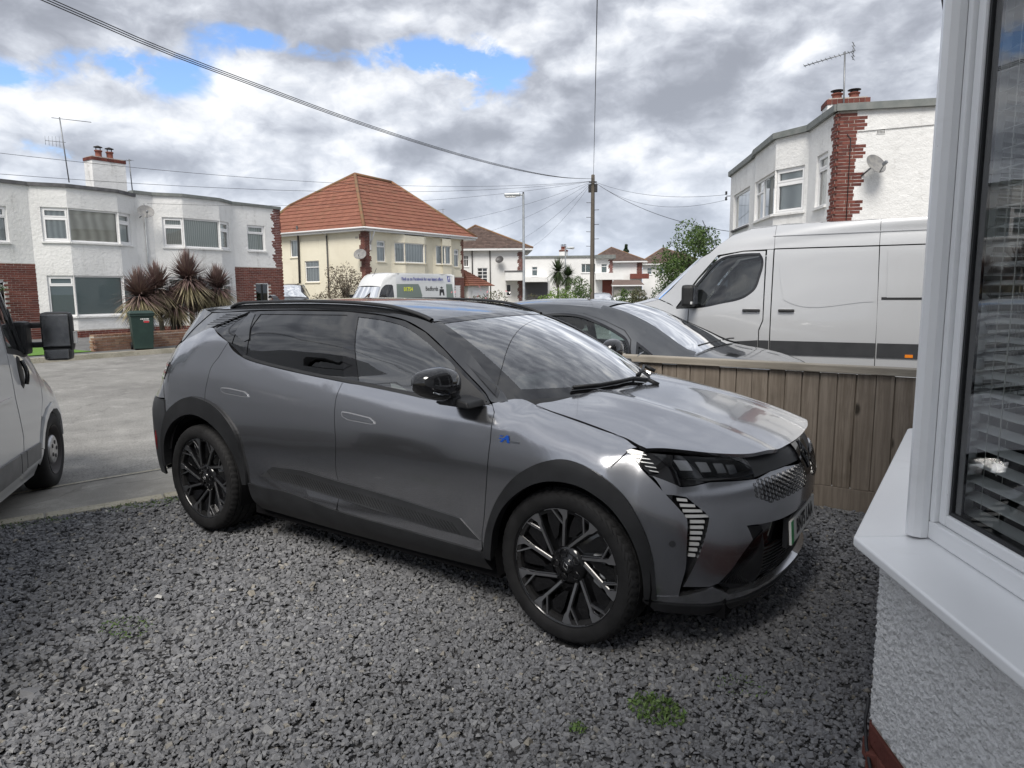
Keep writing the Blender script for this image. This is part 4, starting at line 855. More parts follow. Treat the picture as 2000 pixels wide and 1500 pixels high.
    for y in (-.38, 0, .38): mb.bbox(-.04, .04, y-.12, y+.12, .60, .76, .03, r)
    mb.build('rear_seat', M['seat'], car)
    mb = MB(); r = Matrix.Translation((1.98, -.37, .98)) @ Matrix.Rotation(R_(-65), 4, 'Y'); mb.tube([r @ Vector((.18*math.cos(a), .18*math.sin(a), 0)) for a in np.linspace(0, 6.283, 25)[:-1]], .014, 8, closed=True); mb.box(-.17, .17, -.02, .02, -.012, .012, r); mb.build('steering_wheel', M['dash'], car)
    for x, st in ((0, 0), (2.785, R_(-3))):
        for s in both:
            w = make_alloy_wheel(car); w.location = (x, s*.80, .36)
            w.rotation_euler = Matrix(((1, 0, 0), (0, 0, -1), (0, 1, 0))).to_euler() if s < 0 else Matrix(((-1, 0, 0), (0, 0, 1), (0, 1, 0))).to_euler()
            spin = .32 if x else 1.05
            w.matrix_basis = Matrix.Translation((x, s*.80, .36)) @ Matrix.Rotation(st, 4, 'Z') @ (Matrix(((1, 0, 0, 0), (0, 0, -1, 0), (0, 1, 0, 0), (0, 0, 0, 1))) if s < 0 else Matrix(((-1, 0, 0, 0), (0, 0, 1, 0), (0, 1, 0, 0), (0, 0, 0, 1)))) @ Matrix.Rotation(spin if s < 0 else -spin, 4, 'Z')
    return car
_wheel_cache = {}
def make_alloy_wheel(parent):
    """wheel about its own z axis, outer face towards +z; centre plane z=0"""
    if 'a' in _wheel_cache:
        w0 = _wheel_cache['a']; w = w0.copy(); COL.objects.link(w); w.parent = parent
        for ch in w0.children:
            c = ch.copy(); COL.objects.link(c); c.parent = w
        return w
    # tyre with shoulder notches and four grooves
    prof = [(.273, .098), (.276, .111), (.288, .119), (.310, .122), (.330, .119), (.345, .109), (.3535, .096), (.3565, .086), (.3575, .078), (.351, .077), (.351, .072), (.3585, .071), (.3595, .032), (.352, .031), (.352, .024), (.3597, .023), (.3597, -.023), (.352, -.024), (.352, -.031), (.3595, -.032), (.3585, -.071), (.351, -.072), (.351, -.077), (.3575, -.078), (.3535, -.098), (.330, -.120), (.288, -.119), (.273, -.098), (.25, -.09), (.25, .09), (.273, .098)]
    seg = 168; rows = []
    for i, (r, h) in enumerate(prof):
        row = []
        for k in range(seg):
            rr = r
            if i in (5, 6, 7, 8) and k % 3 == 0: rr -= .0055
            if i in (11, 12, 15, 16, 19, 20) and k % 4 == 0: rr -= .002
            a = 2*math.pi*k/seg + (h*1.2 if i in (5, 6, 7, 8) else 0); row.append((rr*math.cos(a), rr*math.sin(a), h))
        rows.append(row)
    mb = MB(); mb.grid(rows, close=True, flip=True); tyre = mb.build('wheel', M['rubber'], parent); tyre['label'] = 'black alloy wheel with tyre'; sharp(tyre, 40)
    w = tyre; _wheel_cache['a'] = w
    mb = MB(); mb.lathe([(.268, .099), (.262, .106), (.2555, .103), (.2525, .090), (.238, .075), (.232, .02), (.225, -.09), (.255, -.095)], 64); mb.lathe([(.075, .05), (.2, .035), (.228, .02)], 48); rim = mb.build('rim', M['black_alloy'], w)
    spk = MB(); gry = MB(); ins = MB()
    for k in range(10):
        th = k*math.pi/5; off = R_(17) if k % 2 == 0 else R_(36); o = Vector((.250*math.cos(th), .250*math.sin(th))); i_ = Vector((.078*math.cos(th+off), .078*math.sin(th+off)))
        d = (o-i_).normalized(); n = Vector((-d.y, d.x)); L = (o-i_).length
        def sec(f, w0, w1, z): p = i_ + d*L*f; return [(p + n*w0).to_3d() + Vector((0, 0, z)), (p - n*w1).to_3d() + Vector((0, 0, z))]
        zin, zout = .070, .094
        A = [sec(0, .013, .013, zin), sec(.55, .011, .011, zin+(zout-zin)*.55), sec(.80, .012, .015, zin+(zout-zin)*.80), sec(1.02, .047, .020, zout)]
        low = [[Vector((p.x*1.0, p.y*1.0, p.z-.045)) for p in r] for r in A]
        top = [r[0] for r in A] + [r[1] for r in A[::-1]]; bot = [r[0] for r in low] + [r[1] for r in low[::-1]]; m = len(top)
        spk.add(top + bot, [tuple(range(m))[::-1], tuple(range(m, 2*m))] + [(j, (j+1) % m, m+(j+1) % m, m+j) for j in range(m)])
        G = [sec(.04, .0045, .0055, zin+.003), sec(.74, .0062, .0062, zin+(zout-zin)*.74+.003), sec(.83, .008, .013, zin+(zout-zin)*.84+.003), sec(1.02, .044, .014, zout+.003)]
        gt = [r[0] for r in G] + [r[1] for r in G[::-1]]; gb = [Vector((p.x, p.y, p.z-.004)) for p in gt]; m = len(gt)
        gry.add(gt + gb, [tuple(range(m))[::-1], tuple(range(m, 2*m))] + [(j, (j+1) % m, m+(j+1) % m, m+j) for j in range(m)])
        # second, thinner blade from the far end of the flare back to the middle of the spoke
        e0 = Vector((.252*math.cos(th+.26), .252*math.sin(th+.26))); e1 = i_ + d*L*.60; dd = (e0-e1).normalized(); nn = Vector((-dd.y, dd.x)); z0_, z1_ = zin+(zout-zin)*.60, zout
        for B, w_, top_, dep in ((spk, .0075, 0, .035), (gry, .0032, .0028, .004)):
            q = [(e1 + nn*w_).to_3d() + Vector((0, 0, z0_+top_)), (e0 + nn*w_).to_3d() + Vector((0, 0, z1_+top_)), (e0 - nn*w_).to_3d() + Vector((0, 0, z1_+top_)), (e1 - nn*w_).to_3d() + Vector((0, 0, z0_+top_))]; B.add(q + [v - Vector((0, 0, dep)) for v in q], [(3, 2, 1, 0), (4, 5, 6, 7), (0, 1, 5, 4), (1, 2, 6, 5), (2, 3, 7, 6), (3, 0, 4, 7)])
        # bright edge along the rim beside each flare
        a0, a1 = th-.02, th+.42
        gry.add([(r*math.cos(a), r*math.sin(a), .0985) for a in np.linspace(a0, a1, 6) for r in (.2515, .2565)], [(2*j, 2*j+1, 2*j+3, 2*j+2) for j in range(5)])
        # dark infill plate between the spokes
        b0 = th + .12; P = [(.246, b0), (.246, b0+.16), (.246, b0+.33), (.20, b0+.40), (.12, b0+.50 + (.1 if k % 2 else 0)), (.13, b0+.30)]
        q = [Vector((r*math.cos(a), r*math.sin(a), .052 + .02*r/.25)) for r, a in P]; ins.add(q, [tuple(range(6))]); ins.add([v - Vector((0, 0, .012)) for v in q], [tuple(range(6))[::-1]])
    bevel(spk.build('spokes', M['black_alloy'], w), .003, 1); gry.build('spoke_faces', M['alloy'], w); ins.build('wheel_inserts', M['black_alloy'], w)
    hub = MB(); hub.lathe([(.0, .088), (.030, .088), (.033, .083), (.036, .078), (.062, .078), (.088, .070), (.092, .04)], 40)
    for k in range(5):
        a = k*2*math.pi/5 + .3; c = Vector((.060*math.cos(a), .060*math.sin(a), 0)); hub.tube([c + Vector((.020*math.cos(q), .020*math.sin(q), .080)) for q in np.linspace(0, 6.283, 7)[:-1]], .0025, 5, closed=True)
    hub.build('hub', M['black_alloy'], w)
    em = MB(); em.tube([(0, .020, .0895), (.012, 0, .0895), (0, -.020, .0895), (-.012, 0, .0895)], .0022, 5, closed=True); em.build('hub_emblem', M['alloy'], w)
    ds = MB(); ds.lathe([(.07, .028), (.16, .028), (.16, .004), (.07, .004)], 48); ds.build('brake_disc', M['steel'], w)
    cal = MB(); 
    for a in (-.30,):
        r = Matrix.Rotation(a, 4, 'Z'); cal.bbox(.125, .185, -.075, -.01, .012, .060, .008, r); cal.bbox(.125, .185, .01, .075, .012, .060, .008, r); cal.bbox(.15, .195, -.075, .075, -.01, .048, .008, r)
    cal.build('brake_caliper', M['caliper'], w)
    for c in w.children:
        if c.name.split('.')[0] in ('rim', 'spokes', 'spoke_faces', 'wheel_inserts'): c.scale = (1.055, 1.055, 1)
    return w
# ------------------------------------------------------------------ ground, road, kerbs, gravel
def sheet(name, poly, z, m, kind='structure', thick=None):
    mb = MB(); mb.add([(x, y, z) for x, y in poly], [tuple(range(len(poly)))])
    if thick:
        n = len(poly); mb.add([(x, y, z) for x, y in poly] + [(x, y, z-thick) for x, y in poly], [(i, n+i, n+(i+1) % n, (i+1) % n) for i in range(n)])
    return tag(mb.build(name, m), kind=kind)
def asphalt(name, a, b, spots=.5, stain=(.10, .10, .10), fine=260):
    m = mat(name, a, .92, 0, .25); t, bs = nodes(m); co = t('ShaderNodeTexCoord').outputs['Object']
    big = t.noise(co, .35, 6, .62, .6); mid = t.noise(co, 2.3, 5, .65, .3); f = t.noise(co, fine, 2, .7); s = t.noise(co, fine*.3, 3, .7)
    c = t.mix(t.sstep(big, .35, .66), a, b); c = t.mix(t.math('MULTIPLY', t.sstep(mid, .50, .72), .7), c, tuple(min(1, x*1.4) for x in b)); c = t.mix(t.math('MULTIPLY', t.sstep(mid, .50, .30), .35), c, stain)
    c = t.mix(t.math('MULTIPLY', t.sstep(f, .55, .72), spots), c, (.45, .44, .42)); c = t.mix(t.math('MULTIPLY', t.sstep(s, .52, .35), spots*.8), c, stain)
    mp = t('ShaderNodeMapping', {0: co, 3: (.9, .35, 1)}).outputs[0]; vo = t('ShaderNodeTexVoronoi', {'Vector': t.vmath('ADD', mp, t.vmath('MULTIPLY', t.noise(co, 1.2, 4, .6, out=1), (.5, .5, 0))), 'Scale': .55}, feature='DISTANCE_TO_EDGE').outputs['Distance']
    c = t.mix(t.math('MULTIPLY', t.math('SUBTRACT', 1.0, t.sstep(vo, .001, .006)), .3), c, tuple(x*.4 for x in a))
    t.l.new(c, bs.inputs['Base Color']); bp = t('ShaderNodeBump', {'Height': t.math('ADD', f, s), 'Strength': .5, 'Distance': .006}); t.l.new(bp.outputs[0], bs.inputs['Normal']); return m
M['road'] = asphalt('worn pale tarmac', (.20, .195, .185), (.27, .265, .25), .8, (.085, .083, .08), 190)
M['pavement'] = asphalt('footway tarmac', (.13, .13, .13), (.17, .17, .168), .35)
M['concrete'] = asphalt('old concrete', (.24, .23, .21), (.30, .29, .265), .4, (.14, .135, .12))
M['kerb'] = asphalt('concrete kerb', (.44, .41, .34), (.34, .32, .255), .5, (.13, .12, .07), 120)
M['earth'] = vary(mat('dry ground', (.14, .13, .10), .95), (.12, .11, .085), (.20, .19, .15), 1.5, bump=.3)
M['stone_base'] = vary(mat('dark grit', (.045, .045, .047), .95), (.03, .03, .032), (.07, .07, .072), 60, bump=.6, bscale=180)
kerbx = lambda y: -0.93 + .368*(y + .56)
sheet('ground', [(-900, -900), (900, -900), (900, 900), (-900, 900)], -.11, M['earth'])
sheet('road', [(-14.75, -60), (-2.35, -60), (-2.95, -4), (-2.28, -.6), (-1.85, 1.1), (-2.0, 5), (-3.5, 14), (-9, 30), (-20, 60), (-32, 60), (-22, 40), (-14.2, 12), (-14.62, 6), (-14.75, 3)], -.085, M['road'])
sheet('pavement', [(-2.34, -60), (kerbx(-60)+.01 if False else -2.0, -60), (kerbx(-6), -6), (kerbx(2), 2), (0.1, 2.6), (-.2, 5.2), (-1.4, 12), (-3.4, 14), (-1.98, 5), (-1.82, 1.1), (-2.25, -.6), (-2.92, -4)], -.078, M['concrete'])
sheet('driveway', [(kerbx(2)+.05, 2.02), (9, 2.02), (9, 10.5), (2.2, 13.4), (-1.35, 12), (-.15, 5.2)], -.074, M['concrete'])
sheet('road_joint', [(-2.97, -3.9), (-2.29, -.55), (-1.87, 1.1), (-1.83, 1.1), (-2.25, -.57), (-2.93, -3.9)], -.071, M['kerb'])
# far kerb and footway
fk = [(-14.75, -40), (-14.75, 3), (-14.62, 6), (-14.3, 11), (-14.2, 14)]
sheet('far_pavement', [(x-.14, y) for x, y in fk] + [(-16.2, 14), (-15.62, 9), (-15.42, 5.2), (-15.6, -40)], .035, M['pavement'])
mb = MB(); n = len(fk)
P = [(x, y) for x, y in fk]; Q = [(x-.14, y) for x, y in fk]
mb.add([(x, y, .042) for x, y in P] + [(x, y, .042) for x, y in Q] + [(x, y, -.09) for x, y in P], [(i, i+1, n+i+1, n+i) for i in range(n-1)] + [(i+1, i, 2*n+i, 2*n+i+1) for i in range(n-1)])
tag(mb.build('far_kerb', M['kerb']), kind='structure')
# edging kerb of the gravel drive, stones of uneven length
mb = MB(); y = -7.0; r = random.Random(3)
while y < 1.85:
    L = r.uniform(.72, .95); a = math.atan2(1, .368); c = Vector((kerbx(y+L/2), y+L/2, 0)); mt = Matrix.Translation((c.x-.05, c.y, -.045)) @ Matrix.Rotation(a + r.uniform(-.008, .008), 4, 'Z')
    mb.bbox(-L*1.065/2+.006, L*1.065/2-.006, -.07, .07, -.09, .050 + r.uniform(-.005, .004), .012, mt); y += L
tag(mb.build('edging_kerb', M['kerb']), kind='structure')
sheet('gravel_bed', [(kerbx(-7)+.0, -7), (4.62, -7), (4.62, 1.9), (kerbx(1.9), 1.9)], -.022, M['stone_base'])
M['chips'] = mat('grey stone chips', (.15, .15, .155), .75, 0, .35)
def chip_mat():
    t, b = nodes(M['chips']); g = t('ShaderNodeNewGeometry').outputs['Random Per Island']; co = t('ShaderNodeTexCoord').outputs['Object']
    c = t.ramp(g, [(0, (.145, .148, .158)), (.3, (.17, .173, .184)), (.6, (.195, .198, .209)), (.85, (.225, .228, .237)), (.965, (.27, .272, .275)), (.982, (.26, .235, .19)), (.9955, (.34, .33, .31)), (1, (.58, .57, .54))])
    big = t.noise(co, 1.1, 4, .6); c = t.mix(t.math('MULTIPLY', t.sstep(big, .45, .7), .35), c, (.11, .11, .11)); dust = t.noise(co, 60, 3, .6); c = t.mix(t.math('MULTIPLY', t.sstep(dust, .5, .75), .25), c, (.24, .235, .225))
    t.l.new(c, b.inputs['Base Color'])
chip_mat()
def gravel():
    zones = [((1.4, 4.55, -3.2, .6), 6800, .0090), ((-1.6, 1.4, -4.2, 1.86), 3300, .0112), ((1.4, 4.55, .6, 1.86), 3300, .0112), ((1.4, 4.2, -4.2, -3.2), 2500, .012), ((-2.2, -1.0, -5.0, -1.2), 2300, .0125)]
    V = []; F = []; base = 0
    cube = np.array([(x, y, z) for z in (-1, 1) for y in (-1, 1) for x in (-1, 1)], float)
    quads = np.array([(0, 2, 3, 1), (4, 5, 7, 6), (0, 1, 5, 4), (2, 6, 7, 3), (0, 4, 6, 2), (1, 3, 7, 5)])
    for (x0, x1, y0, y1), dens, s in zones:
        n = int((x1-x0)*(y1-y0)*dens); p = np.stack([rng.uniform(x0, x1, n), rng.uniform(y0, y1, n)], 1)
        ok = (p[:, 0] > -0.93 + .368*(p[:, 1]+.56) + .02)
        ok &= ~((p[:, 0] > 4.04) & (p[:, 1] >= -1.08)); ok &= ~(((p[:, 0]-4.04)*.869 + (p[:, 1]+1.08)*.494 > 0) & (p[:, 1] < -1.08))
        for wx in (0, 2.785):
            for wy in (-.8, .8): ok &= ~((abs(p[:, 0]-wx) < .075) & (abs(p[:, 1]-wy) < .115))
        p = p[ok]; n = len(p)
        sz = s*rng.lognormal(0, .30, n)[:, None]*np.stack([rng.uniform(.8, 1.35, n), rng.uniform(.55, 1.1, n), rng.uniform(.26, .6, n)], 1)
        v = cube[None]*np.stack([np.ones((n, 8))]*3, 2)
        v = v*(1 + rng.uniform(-.42, .12, (n, 8, 3))); top = rng.uniform(.45, .85, (n, 1, 1)); v[:, 4:, :2] *= top; v = v*sz[:, None]
        a, b, c = rng.uniform(0, 6.283, n), rng.normal(0, .34, n), rng.normal(0, .34, n)
        ca, sa, cb, sb, cc, sc = np.cos(a), np.sin(a), np.cos(b), np.sin(b), np.cos(c), np.sin(c); o = np.zeros(n); i = np.ones(n)
        Rz = np.stack([ca, -sa, o, sa, ca, o, o, o, i], 1).reshape(n, 3, 3); Rx = np.stack([i, o, o, o, cb, -sb, o, sb, cb], 1).reshape(n, 3, 3); Ry = np.stack([cc, o, sc, o, i, o, -sc, o, cc], 1).reshape(n, 3, 3)
        Rm = Rz @ Rx @ Ry; v = np.einsum('nij,nkj->nki', Rm, v)
        z = rng.uniform(-.020, -.001, n) + .006*np.sin(p[:, 0]*3.1+1)*np.sin(p[:, 1]*2.7)
        v[:, :, :2] += p[:, None]; v[:, :, 2] += z[:, None]
        V.append(v.reshape(-1, 3)); F.append((quads[None] + (np.arange(n)*8)[:, None, None] + base).reshape(-1, 4)); base += 8*n
    o = bpy.data.objects.new('gravel', np_mesh('gravel', np.concatenate(V), np.concatenate(F), M['chips'])); put(o)
    tag(o, 'loose dark grey stone chips covering the drive', 'gravel', kind='stuff')
gravel()
def leaf_cards(n, center, spread, size, up=.3, seed=1, shape=None):
    """many small bent leaves; returns vertices and quads"""
    r = np.random.default_rng(seed); c = np.asarray(center) + (shape(r, n) if shape is not None else r.normal(0, 1, (n, 3))*np.asarray(spread))
    d = r.normal(0, 1, (n, 3)); d[:, 2] += up; d /= np.linalg.norm(d, axis=1)[:, None]; q = np.cross(d, r.normal(0, 1, (n, 3))); q /= np.linalg.norm(q, axis=1)[:, None] + 1e-9; nn = np.cross(d, q)
    s = size*r.uniform(.6, 1.35, n)[:, None]; w = s*.42
    v = np.stack([c - d*s*.5, c + q*w*.5 + nn*s*.08, c + d*s*.5, c - q*w*.5 + nn*s*.08], 1)
    return v.reshape(-1, 3), np.arange(4*n).reshape(n, 4)
def weed(name, x, y, rad, n, size, seed, label, group=None, m='weed', h=.035):
    def sh(r, n):
        a = r.uniform(0, 6.283, n); q = rad*np.sqrt(r.uniform(0, 1, n)); return np.stack([q*np.cos(a), q*np.sin(a)*.8, np.abs(r.normal(0, h*.5, n))*(1.25-q/rad) + .004], 1)
    V, F = leaf_cards(n, (x, y, 0), None, size, .5, seed, sh); o = bpy.data.objects.new(name, np_mesh(name, V, F, M[m])); put(o); tag(o, label, 'weed', 'weeds in the gravel'); return o
weed('weed_clump', 3.33, -1.16, .115, 420, .022, 5, 'largest green weed clump growing in the gravel by the front wheel', h=.05)
weed('weed_clump', 3.13, -1.42, .035, 60, .022, 6, 'small green weed sprig in the gravel left of the large clump')
weed('weed_clump', 0.95, -1.93, .14, 130, .016, 7, 'thin yellowish weed patch in the gravel away from the car', h=.02)
weed('weed_clump', 3.55, -.82, .10, 60, .014, 8, 'sparse weed seedlings in the gravel under the front bumper corner', h=.015)
def moss():
    r = np.random.default_rng(11); Vs = []; Fs = []; b = 0
    for k in range(60):
        y = r.uniform(-1.0, .2) if k < 45 else r.uniform(-2.6, -1.0); x = kerbx(y) + r.uniform(.03, .16)
        V, F = leaf_cards(26, (x, y, .002), (.035, .04, .006), .017, .8, 100+k); Vs.append(V); Fs.append(F+b); b += len(V)
    o = bpy.data.objects.new('moss', np_mesh('moss', np.concatenate(Vs), np.concatenate(Fs), M['weed'])); put(o); tag(o, 'mossy green growth along the kerb beside the rear wheel', 'moss', kind='stuff')
moss()
# ------------------------------------------------------------------ building kit
class Wall:
    """vertical wall plane: s runs along it, o outwards, z up"""
    def __init__(s, p0, p1=None, ang=None, out=None):
        p0 = Vector((p0[0], p0[1], 0)); a = Vector((p1[0], p1[1], 0)) - p0 if p1 is not None else Vector((math.cos(ang), math.sin(ang), 0)); s.L = a.length; a.normalize()
        n = Vector((a.y, -a.x, 0))
        if out is not None and n.dot(Vector((out[0], out[1], 0)) - p0) < 0: n = -n
        s.p0, s.a, s.n = p0, a, n; s.flip = a.cross(Vector((0, 0, 1))).dot(n) < 0
        s.M = Matrix(((a.x, n.x, 0, p0.x), (a.y, n.y, 0, p0.y), (0, 0, 1, 0), (0, 0, 0, 1)))
    def P(s, u, o, z): return s.p0 + s.a*u + s.n*o + Vector((0, 0, z))
    def rect(s, mb, u0, u1, z0, z1, o=0.0, back=False):
        q = [s.P(u0, o, z0), s.P(u1, o, z0), s.P(u1, o, z1), s.P(u0, o, z1)]; mb.add(q, [(0, 1, 2, 3) if s.flip == back else (3, 2, 1, 0)])
    def box(s, mb, u0, u1, o0, o1, z0, z1):
        mb.box(u0, u1, o0, o1, z0, z1, s.M) if not s.flip else mb.box(u0, u1, o0, o1, z0, z1, s.M)
    def face(s, mb, u0, u1, z0, z1, holes=(), rev=.10):
        """wall skin with rectangular openings and their reveals"""
        us = sorted({u0, u1} | {min(max(h[i], u0), u1) for h in holes for i in (0, 1)}); zs = sorted({z0, z1} | {min(max(h[i], z0), z1) for h in holes for i in (2, 3)})
        for i in range(len(us)-1):
            for j in range(len(zs)-1):
                cu, cz = (us[i]+us[i+1])/2, (zs[j]+zs[j+1])/2
                if any(h[0] < cu < h[1] and h[2] < cz < h[3] for h in holes): continue
                s.rect(mb, us[i], us[i+1], zs[j], zs[j+1])
        for a, b, c, d in holes:
            for q in ([(a, 0, c), (a, -rev, c), (a, -rev, d), (a, 0, d)], [(b, 0, d), (b, -rev, d), (b, -rev, c), (b, 0, c)], [(a, 0, d), (a, -rev, d), (b, -rev, d), (b, 0, d)], [(b, 0, c), (b, -rev, c), (a, -rev, c), (a, 0, c)]):
                mb.add([s.P(*p) for p in q], [(0, 1, 2, 3)])
    def window(s, parent, u0, u1, z0, z1, posts=(), bars=(), fr=.055, curtain='curtain', top=None, gl=None, sill=True, depth=.06, open_top=(), mullion=.05):
        """white window: frame, posts across, a transom over the named lights, glass, cloth behind, sill"""
        mb = MB(); o0, o1 = -depth-.05, -depth
        s.box(mb, u0, u0+fr, o0, o1, z0, z1); s.box(mb, u1-fr, u1, o0, o1, z0, z1); s.box(mb, u0+fr, u1-fr, o0, o1, z0, z0+fr); s.box(mb, u0+fr, u1-fr, o0, o1, z1-fr, z1)
        edges = [u0+fr] + list(posts) + [u1-fr]
        for p in posts: s.box(mb, p-mullion/2, p+mullion/2, o0, o1+.002, z0+fr, z1-fr)
        for (i, zz) in bars: s.box(mb, edges[i]+(mullion/2 if i else 0), edges[i+1]-(mullion/2 if i < len(edges)-2 else 0), o0, o1+.004, zz-mullion/2, zz+mullion/2)
        for (i, a, b) in open_top:       # lighter casement frames
            A, B = edges[i]+(mullion/2 if i else 0), edges[i+1]-(mullion/2 if i < len(edges)-2 else 0); f = .045
            s.box(mb, A, A+f, o0, o1+.012, a, b); s.box(mb, B-f, B, o0, o1+.012, a, b); s.box(mb, A+f, B-f, o0, o1+.012, a, a+f); s.box(mb, A+f, B-f, o0, o1+.012, b-f, b)
        w = mb.build('window', M['upvc_far'], parent)
        mb = MB(); s.rect(mb, u0+fr*.5, u1-fr*.5, z0+fr*.5, z1-fr*.5, -depth-.03); mb.build('pane', gl or M['house_glass'], w)
        mb = MB(); s.rect(mb, u0+.01, u1-.01, z0, z1, -depth-.085)
        mb.build('curtain', M[curtain], w)
        if sill:
            mb = MB(); s.box(mb, u0-.05, u1+.05, -depth, .06, z0-.06, z0-.002); mb.build('window_sill', M['upvc_far'] if sill is True else M[sill], w)
        return w
BR = {}
def brick_mesh(kind='brick', L=.215, H=.065, D=.05):
    k = (kind, L)
    if k not in BR: BR[k] = MB().bbox(-L/2, L/2, -D/2, D/2, -H/2, H/2, .004).mesh('brick', M[kind]); 
    return BR[k]
def bricks(wall, parent, u0, u1, z0, z1, holes=(), kind='brick', limit=300, key=None, ragged=None, proud=.006, seed=0, lift=0.0):
    """courses of separate bricks standing proud of a mortar bed; ragged(z) gives the ends of each course"""
    full, half = [], []; r = random.Random(seed); z = z0 + .0375; row = 0; H = .075
    while z < z1 - .02:
        a, b = (u0, u1) if ragged is None else ragged(z); u = a; first = row % 2
        while u < b - .04:
            L = .2250 if not (first and abs(u-a) < 1e-6) else .1125
            L = min(L, b-u)
            if b-u-L < .085: L = b-u
            c = u + L/2
            if L > .05 and not any(h[0]-.02 < c < h[1]+.02 and h[2] < z < h[3] for h in holes):
                sc = max(.2, (L-.010))/.215; Mx = wall.M @ Matrix.Translation((c, -.025+proud + r.uniform(-.003, .003) + lift, z)) @ Matrix.Diagonal((sc, 1, 1, 1)); full.append(Mx)
            u += L
        z += H; row += 1
    me = brick_mesh(kind); pieces('brick', me, full, parent, limit, key)
def near_cam(Mx): return (Mx.translation - cam.matrix_world.translation).length
def rebase(root, loc):
    """set a thing's origin at its base without moving its parts"""
    loc = Vector(loc)
    for c in root.children: c.matrix_basis = Matrix.Translation(-loc) @ c.matrix_basis
    root.location = loc; return root
# ------------------------------------------------------------------ fence
def fence():
    f = empty('fence', (2.5, 1.9, 0), 0, 'low weathered timber fence of upright boards with a pale capping rail', 'fence'); r = random.Random(5)
    I = Matrix.Translation((-2.5, -1.9, 0)); x = .1; bm_ = []
    while x < 4.9:
        w = r.uniform(.108, .120); mb = MB(); mb.bbox(-w/2, w/2, -.008, .008, .155, .985 + r.uniform(-.006, .004), .003); mb.build('board', M['fence_wood'], f, loc=(x + w/2 - 2.5, -.012 + r.uniform(-.003, .003), 0), rot=(0, r.uniform(-.003, .003), r.uniform(-.03, .03))); x += w + r.uniform(.004, .009)
    mb = MB(); x = -2.36
    while x < 2.38: mb.box(x, min(2.38, x+.118), .004, .012, .16, .98); x += .121
    mb.build('backing_boards', M['fence_wood'], f, kind='stuff')  # added layer, stops light through the board gaps so they stay dark
    mb = MB(); mb.bbox(-2.4, 2.4, -.055, .055, .992, 1.045, .006); mb.build('capping_rail', M['rail_wood'], f)
    mb = MB(); mb.bbox(-2.4, 2.4, -.022, .002, -.01, .152, .004); mb.build('gravel_board', M['fence_wood'], f)
    for z in (.32, .82): mb = MB(); mb.bbox(-2.4, 2.4, .012, .05, z, z+.06, .004); mb.build('fence_rail', M['fence_wood'], f)
    for xx in (-2.3, -.55, 1.2, 2.35): mb = MB(); mb.bbox(xx-.05, xx+.05, .05, .15, -.05, .985, .006); mb.build('fence_post', M['fence_wood'], f)
fence()
